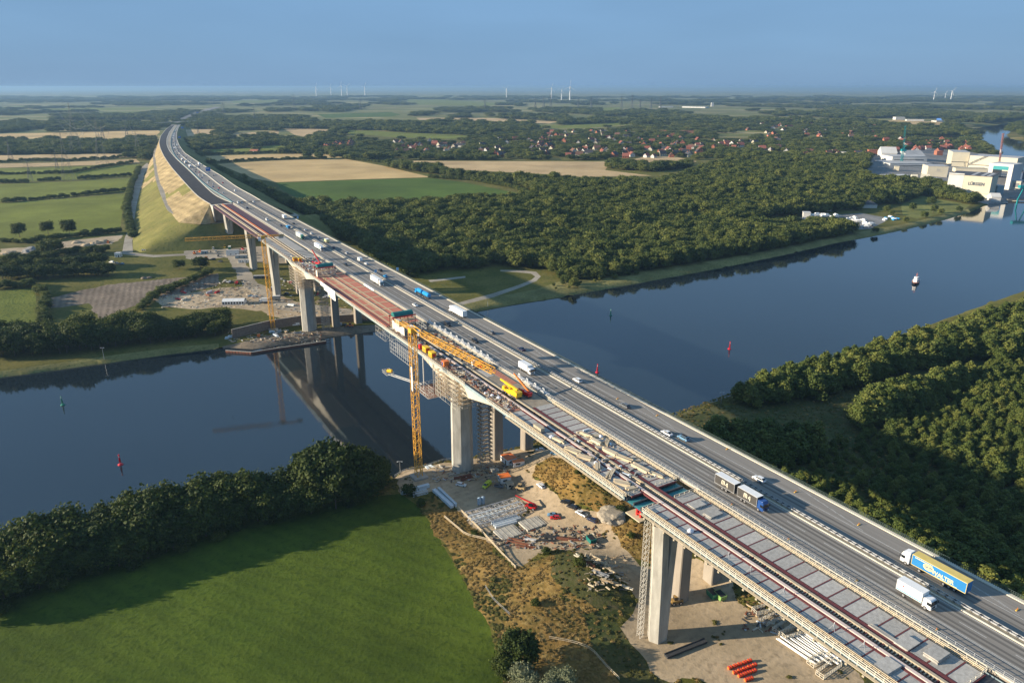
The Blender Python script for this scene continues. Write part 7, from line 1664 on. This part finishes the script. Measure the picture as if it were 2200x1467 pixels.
bld('boat_shed', (2129, 433), (2149, 434.5), 18, 8, YWH, YWH, 'small white gabled shed on the quay corner', 'gable'); bld('boat_shed', (2100, 424), (2122, 427.5), 12, 6, YCR, YCR, 'small cream shed at the foot of the lettered hall')
for a, b_, dp, h, m, rm, ro, lab in (((1900,384),(1953,385),16,7,YWH,YWH,'flat','row of white tent roofs left of the medium cream hall'),((1926,393),(1944,394),14,8,YWH,RLT,'flat','white block left of the light blue roof'),((1944,401),(1977,404),16,6,YWH,SKYB,'flat','low building with light blue roof'),((1976,392),(1994,394),22,9,YCR,YCR,'gable','cream gabled house below the medium cream hall'),((1994,390),(2018,392),16,7,YWH,RLT,'flat','white low workshop below the medium cream hall'),((1858,392),(1876,393),24,7,YCR,RLT,'gable','cream gabled building left in the trees by the yard'),((1958,389),(1970,390),12,9,YCR,YCR,'gable','small cream gabled house among the white roofs'),((1921,366),(1931,367),9,8,YCR,YCR,'flat','tiny cream house in front of the long works building'),((2124,415),(2140,418),12,14,GREYT,RLT,'flat','blue-grey stair block right of the lettered hall'),((1802,333),(1830,334),26,7,YWH,RLT,'flat','pale flat-roofed shops behind the far woods'),((1835,335),(1862,336),24,7,BRICK,RLT,'flat','reddish flat-roofed shops behind the far woods'),((1735,335),(1760,336),20,6,YWH,RLT,'flat','pale low building at the wood edge, left of the shops')):
    bld('workshop', a, b_, dp, h, m, rm, lab, ro)
# brick terraces and far sheds
for a, b_, dp, h, m, rm, lab in (((1417,287),(1448,287.5),12,10,mat('orange_brick', (.52,.22,.12), .9),BRICK,'long orange brick block in the village, left one'),((1464,287),(1500,287),12,9,MATS['orange_brick'],BRICK,'long orange brick block in the village, right one'),((1475,281),(1505,281),12,9,MATS['orange_brick'],BRICK,'orange brick block behind the right long one'),((1866,333),(1910,334),14,12,BRICK,BRICK,'dark red brick building left of the white works'),((2012,334),(2025,335),14,11,BRICK,BRICK,'brick building with pale upper floor beyond the yard trees'),((1924,258),(1944,258),30,13,YWH,YWH,'distant white hall above the pale field'),((2024,259),(2048,259),30,10,BLUES,BLUES,'distant blue hall above the pale field'),((1948,260),(1985,260.5),30,7,YWH,RLT,'distant low white sheds above the pale field'),((2012,262),(2048,263),30,8,YWH,RLT,'distant low grey sheds beside the blue hall'),((1418,232),(1446,232),60,9,YWH,YWH,'very distant white shed beside the tower block, left one'),((1465,232),(1515,233),60,9,YWH,YWH,'very distant white shed beside the tower block, right one'),((1528,230),(1533,230),20,32,YWH,YWH,'distant white tower block on the plain'),((375,198),(445,198),90,14,YWH,RLT,'very distant pale sheds beyond the motorway'),((300,214),(330,214),40,12,YWH,RLT,'distant pale sheds left of the motorway'),((508,201),(536,201),70,11,YWH,RLT,'very distant pale sheds right of the motorway')):
    bld('long_building', a, b_, dp, h, m, rm, lab)
rv2, L2, wl2, _ = bld('villa', (1846, 447), (1884, 448), 15, 6, YWH, RDK, 'white villa with big dark hipped roof near the boat yard', 'hip', 'house'); bld('club_house', (1755, 453), (1786, 455), 13, 10, YWH, RLT, 'white three-storey club house at the boat yard', strips=((.1,.9,.25,.4,DARKM),(.1,.9,.6,.75,DARKM))); bld('villa', (1746, 440), (1768, 441), 13, 6, YWH, RDK, 'house with dark roof half hidden behind the club house', 'hip', 'house'); bld('boat_shed', (1725, 471), (1740, 472), 10, 9, YWH, YWH, 'white cube-shaped shed on the boat yard')
bld('farm_house', (536, 329), (552, 329.5), 14, 5, YWH, BRICK, 'farmhouse with red roof between the small pastures', 'gable', 'house'); bld('farm_house', (1010, 330), (1011, 330), 10, 5, YWH, BRICK, 'x', 'gable') if False else None
# houses of the village
HM = [('white', YWH), ('cream', YCR), ('brick', BRICK)]; HR = [('red', mat('roof_red', (.20,.065,.045), .85, col2=(.28,.10,.07), scale=.3, objrand=.25)), ('brown', mat('roof_brown', (.13,.07,.05), .85, objrand=.25)), ('dark', mat('roof_slate', (.05,.05,.058), .8, objrand=.25))]
HP = {}
def house_proto(wi, ri):
    if (wi, ri) in HP: return HP[(wi, ri)]
    r = empty('house', (0, 0, 0), 0, 'house', 'house'); g = MB(); g.b2(-6, 6, -4.5, 4.5, -.5, 4.2); g.add([(-6,-4.5,4.2),(-6,4.5,4.2),(-6,0,8.4)], [(0,1,2)]); g.add([(6,-4.5,4.2),(6,4.5,4.2),(6,0,8.4)], [(0,1,2)]); part('wall', g, HM[wi][1], r)
    g = MB()
    for s_ in (-1, 1): g.add([(-6.4, s_*5.1, 3.75), (6.4, s_*5.1, 3.75), (6.4, 0, 8.6), (-6.4, 0, 8.6), (-6.4, s_*5.1, 3.5), (6.4, s_*5.1, 3.5), (6.4, 0, 8.35), (-6.4, 0, 8.35)], [(0,1,2,3),(4,5,6,7),(0,1,5,4),(1,2,6,5),(0,3,7,4)])
    rf = part('roof', g, HR[ri][1], r); g = MB(); g.b2(1.6, 2.3, .6, 1.3, 6.5, 9.4); part('chimney', g, BRICK, rf)
    g = MB()
    for x in (-3.8, 0, 3.8): g.b2(x-.6, x+.6, -4.56, -4.48, 1.1, 2.5)
    for y in (-1.5, 1.5): g.b2(-6.05, -5.98, y-.5, y+.5, 1.1, 2.4); g.b2(-6.05, -5.98, y-.5, y+.5, 4.8, 5.9)
    part('windows', g, GLASSD, r); HP[(wi, ri)] = Proto(r); return HP[(wi, ri)]
for i, (x, y, z, u, v) in enumerate(HOUSES):
    wi = rs.choice([0, 0, 1, 2, 2]); ri = rs.choice([0, 0, 1, 1, 2])
    if u < 770: wi, ri = 2, 1
    if u > 1880: wi, ri = rs.choice([2, 2, 0]), 0
    zone = 'near the tan field' if u < 1050 else 'in the middle of the village' if u < 1400 else 'beside the eastern field end' if u < 1720 else 'close to the shipyard' if u > 1880 else 'in the far suburb'
    lb = f'small {HM[wi][0]} house with {HR[ri][0]} roof among trees {zone}'
    house_proto(wi, ri).put((x, y, z), rs.uniform(-.4, 2.0) if u > 770 else 1.2, lb, lb.replace('small', 'small').replace('house', 'houses'), rs.uniform(1.0, 1.45))
# boats and cars in the boat yard
BP = None
for i in range(34):
    t = i/34; u = uni(1745, 1872) if i > 8 else uni(1728, 1780); v = 466+uni(0, 20)*(1 if u > 1770 else .3)
    if u > 1850: v = uni(474, 490)
    x, y, z = GZ(u, v)
    if BP is None:
        r = empty('boat', (x, y, z), 0, '', 'boat'); g = MB(); hp2 = [(-1.3,-4),(1.3,-4),(1.5,0),(1,3),(0,4.6),(-1,3),(-1.5,0)]; g.prism([(a*.5, b_*.85) for a, b_ in hp2], .8, 2.6, hp2); part('hull', g, WHITE, r); g = MB(); g.prism([(-.9,-2.5),(.9,-2.5),(.8,1.5),(-.8,1.5)], 2.6, 3.5, [(-.7,-2.2),(.7,-2.2),(.5,1),(-.5,1)]); part('cabin', g, WHITE, r)
        g = MB(); g.b2(-.9, .9, -2, -1.7, 0, 1); g.b2(-.9, .9, 1.7, 2, 0, 1); part('cradle', g, DARKM, r); BP = Proto(r)
    BP.put((x, y, z), uni(-.3, .5)+(PI/2 if i % 3 else 0), 'white boat stored ashore in the yard by the far bank', 'white boats stored in the boat yard', uni(.9, 1.7))
for i in range(12):
    u, v = uni(1640, 1730), uni(476, 485); x, y, z = GZ(u, v); qproto('car', rs.choice(cols)).put((x, y, z+.02), uni(-.2, .2), 'car parked at the left end of the boat yard', 'cars parked at the boat yard')
for i in range(9):
    u, v = uni(1892, 1932), uni(463, 474); x, y, z = GZ(u, v); stack('boat_rack', 0, 0, 0, 4, (1.4, 5, .9), PAINT['cyan'] if i % 2 else WHITE, 'blue and white covered boats or racks at the right yard end', 'rack', 'blue racks at the boat yard end', world=(x, y, z, uni(0, 1)), cols=2, pn='cover')
# cranes of the yard
def slew_crane(u, v, m, h, tip, label, base=3.5):
    x, y, z = GZ(u, v); r = empty('harbour_crane', (x, y, z), 0, label, 'crane'); g = MB(); lattice(g, (0, 0, 0), (0, 0, h), base, 5, .5, .3); part('tower', g, m, r)
    g = MB(); g.b2(-4.5, 5.5, -3, 3, h, h+4.5); part('machine_house', g, m, r); tu, tv, tz = tip; tx, ty = G(tu, tv, tz); dx, dy = (tx-x), (ty-y); k = min(1, 55/max(1, math.hypot(dx, dy))); 
    g = MB(); lattice(g, (0, 0, h+3), (dx*k, dy*k, tz-z), 2.4, 5, .45, .25); part('jib', g, m, r); g = MB(); g.bar((0, 0, h+4), (-dx*k*.12+3, 2, h+14), .7); g.bar((-dx*k*.12+3, 2, h+14), (dx*k*.6, dy*k*.6, h+3+(tz-z-h-3)*.62), .25); part('backstay', g, m, r); return r
slew_crane(1936, 352, TEALC, 26, (1921, 284, 92), 'teal slewing crane with raised jib above the white works')
x, y, z = GZ(2144, 372); r = empty('harbour_crane', (x, y, z), 0, 'thin red and white crane mast behind the portal', 'crane'); g = MB(); lattice(g, (0, 0, 0), (-6, 0, 78), 2.2, 4, .5, .25); part('mast', g, mat('faded_red', (.35,.16,.13), .6), r)
g = MB(); g.bar((-3, 0, 40), (-3.4, 0, 47), 2.6); part('white_section', g, WHITE, r)
x, y = G(2194, 440, 0); r = empty('harbour_crane', (x, y, 0), 0, 'teal crane on the jetty at the right picture edge', 'crane'); g = MB()
for s_ in (-1, 1): g.bar((s_*7, 0, 8), (s_*1.5, 0, 26), 1.2); g.bar((s_*7, 0, -1), (s_*7, 0, 9), 1.6)
g.b2(-9, 9, -3, 3, 25, 29); part('frame', g, TEALC, r)
r = bld('jetty', (2166, 431), (2240, 431), 8, 1.0, APRON, DARKM, 'dark jetty reaching right from the quay corner', cat='jetty', z=1.2)
# ------------------------------------------------------------------ pylons, wires, turbines
PYM = mat('pylon_grey', (.11,.12,.12), .7)
def pylon(u, vb, vt, label, w_=.6):
    x, y, z = GZ(u, vb); h = (vb-vt)*y/1677*1.02; rz = .3; r = empty('pylon', (x, y, z), rz, label, 'pylon'); g = MB(); b_ = h*.105; th = max(.18, y*.00014)
    for s_ in (-1, 1):
        for t_ in (-1, 1): g.bar((s_*b_, t_*b_, 0), (s_*b_*.22, t_*b_*.22, h*.62), th*1.4); g.bar((s_*b_*.22, t_*b_*.22, h*.62), (0, 0, h), th)
    n_ = 7
    for i in range(n_):
        f0, f1 = i/n_, (i+1)/n_; q0, q1 = b_*(1-.78*f0), b_*(1-.78*f1); z0, z1 = h*.62*f0, h*.62*f1
        for (a0, c0, a1, c1) in ((-1,-1,1,-1),(1,-1,1,1),(1,1,-1,1),(-1,1,-1,-1)): g.bar((a0*q0, c0*q0, z0), (a1*q1, c1*q1, z1), th*.7); g.bar((a1*q0, c1*q0, z0), (a0*q1, c0*q1, z1), th*.7)
    part('tower', g, PYM, r)
    for k, (f, wd) in enumerate(((.66, .30), (.80, .24), (.92, .16))): g = MB(); g.bar((-h*wd*.8, 0, h*f), (h*wd*.8, 0, h*f), th*1.3, th*1.1); g.bar((-h*wd*.8, 0, h*f), (0, 0, h*(f+.05)), th*.8); g.bar((h*wd*.8, 0, h*f), (0, 0, h*(f+.05)), th*.8); part('cross_arm', g, PYM, r)
    c_, s2 = math.cos(rz), math.sin(rz); return [(x+sx*h*wd*.8*c_, y+sx*h*wd*.8*s2, z+h*f) for f, wd in ((.66, .30), (.80, .24)) for sx in (-1, 1)]
PYL = [(66,389,344,'lattice pylon at the far left, nearest of the small ones'),(148,388,282,'tall lattice pylon standing on the green field edge'),(220,352,252,'tallest lattice pylon between the stubble fields'),(123,363,329,'small lattice pylon behind the tall one on the left'),(166,330,224,'tall distant lattice pylon behind the hedges'),(274,301,262,'slim pylon on the far tan field'),(297,328,281,'pylon beside the stone track'),(24,345,300,'faint pylon at the left picture edge'),(222,302,262,'faint pylon on the tan field, left one'),(427,294,264,'pylon on the small tan field right of the motorway'),(548,262,232,'distant pylon right of the motorway beside woods'),(482,250,222,'distant pylon next to the gantry sign')]
TIPS = [pylon(*p) for p in PYL]
for i, u in enumerate((1042, 1150, 1168, 1183, 1242, 1270, 1335, 1357, 1375, 1398, 1418, 632, 775)): pylon(u, 236-(i % 3)*2, 236-22-(i % 4)*3, 'very distant pylon on the plain above the village') if i < 1 else (lambda T: None)(pylon(u, 236-(i % 3)*2, 214-(i % 4)*3, f'very distant pylon in the line across the plain, number {["","two","three","four","five","six","seven","eight","nine","ten","eleven","twelve","thirteen"][i]} of the line'))
WIRE = mat('wire', (.16,.17,.18), .6)
def wires(A, Bq, label, sag=.05, rr=.14):
    r = empty('power_line', tuple(A[0]), 0, label, 'power line'); o = Vector(A[0])
    for a, b_ in zip(A, Bq):
        a, b_ = Vector(a)-o, Vector(b_)-o; g = MB(); pv_ = a; L_ = (b_-a).length
        for k in range(1, 15): f = k/14; p = a.lerp(b_, f); p.z -= 4*sag*L_*f*(1-f); g.bar(tuple(pv_), tuple(p), rr); pv_ = p
        part('cable', g, WIRE, r)
wires(TIPS[1], TIPS[2], 'sagging cables between the two tall pylons on the left', .06, .22); wires(TIPS[2], TIPS[4], 'sagging cables running back from the tallest pylon', .06, .25); wires(TIPS[0], TIPS[3], 'cables between the small pylons on the left', .04, .16); wires(TIPS[6], TIPS[5], 'cables between the slim pylons by the stone track', .04, .2)
def turbine(u, vb, vt, label, a0=0.0, d=9000):
    x = (u-CX)/1677*d; y = d; z = 16.5; h = (HC-z)+(HY-vt)*d/1677; h *= .88; hub = h*.70; r = empty('wind_turbine', (x, y, z), -.1, label, 'wind turbine'); k = h/100
    g = MB(); g.cyl((0, 0, 0), (0, 0, hub), 3.2*k, 10, 2.0*k); part('tower', g, WHITE, r); g = MB(); g.b2(-1.6*k, 1.6*k, -5*k, 4*k, hub-1.6*k, hub+1.6*k); part('nacelle', g, WHITE, r)
    for j in range(3): a = a0+j*2*PI/3; g = MB(); g.bar((0, -5.4*k, hub), (math.sin(a)*h*.30, -5.4*k, hub+math.cos(a)*h*.30), 1.9*k, .8*k); part('blade', g, WHITE, r)
for i, (u, vt, d, a0) in enumerate(((1225,170,8200,.1),(1207,182,9500,.6),(1185,177,9500,.3),(1088,180,10500,.8),(2011,188,8500,.2),(2048,185,8500,.7),(678,175,12500,.4),(733,172,13000,.1),(745,173,13000,.9),(783,174,13500,.5),(710,177,13500,.2),(2035,192,9800,.4))):
    turbine(u, 195, vt-(3 if i < 6 else 0), ['tallest wind turbine on the horizon above the village','wind turbine just left of the tallest one','wind turbine second left of the tallest one','wind turbine alone left of the group on the horizon','wind turbine at the right horizon, left one','wind turbine at the right horizon, right one','tiny turbine on the left horizon, leftmost','tiny turbine on the left horizon, pair left','tiny turbine on the left horizon, pair right','tiny turbine on the left horizon, rightmost','tiny turbine on the left horizon, second','tiny turbine between the two on the right horizon'][i], a0, d)
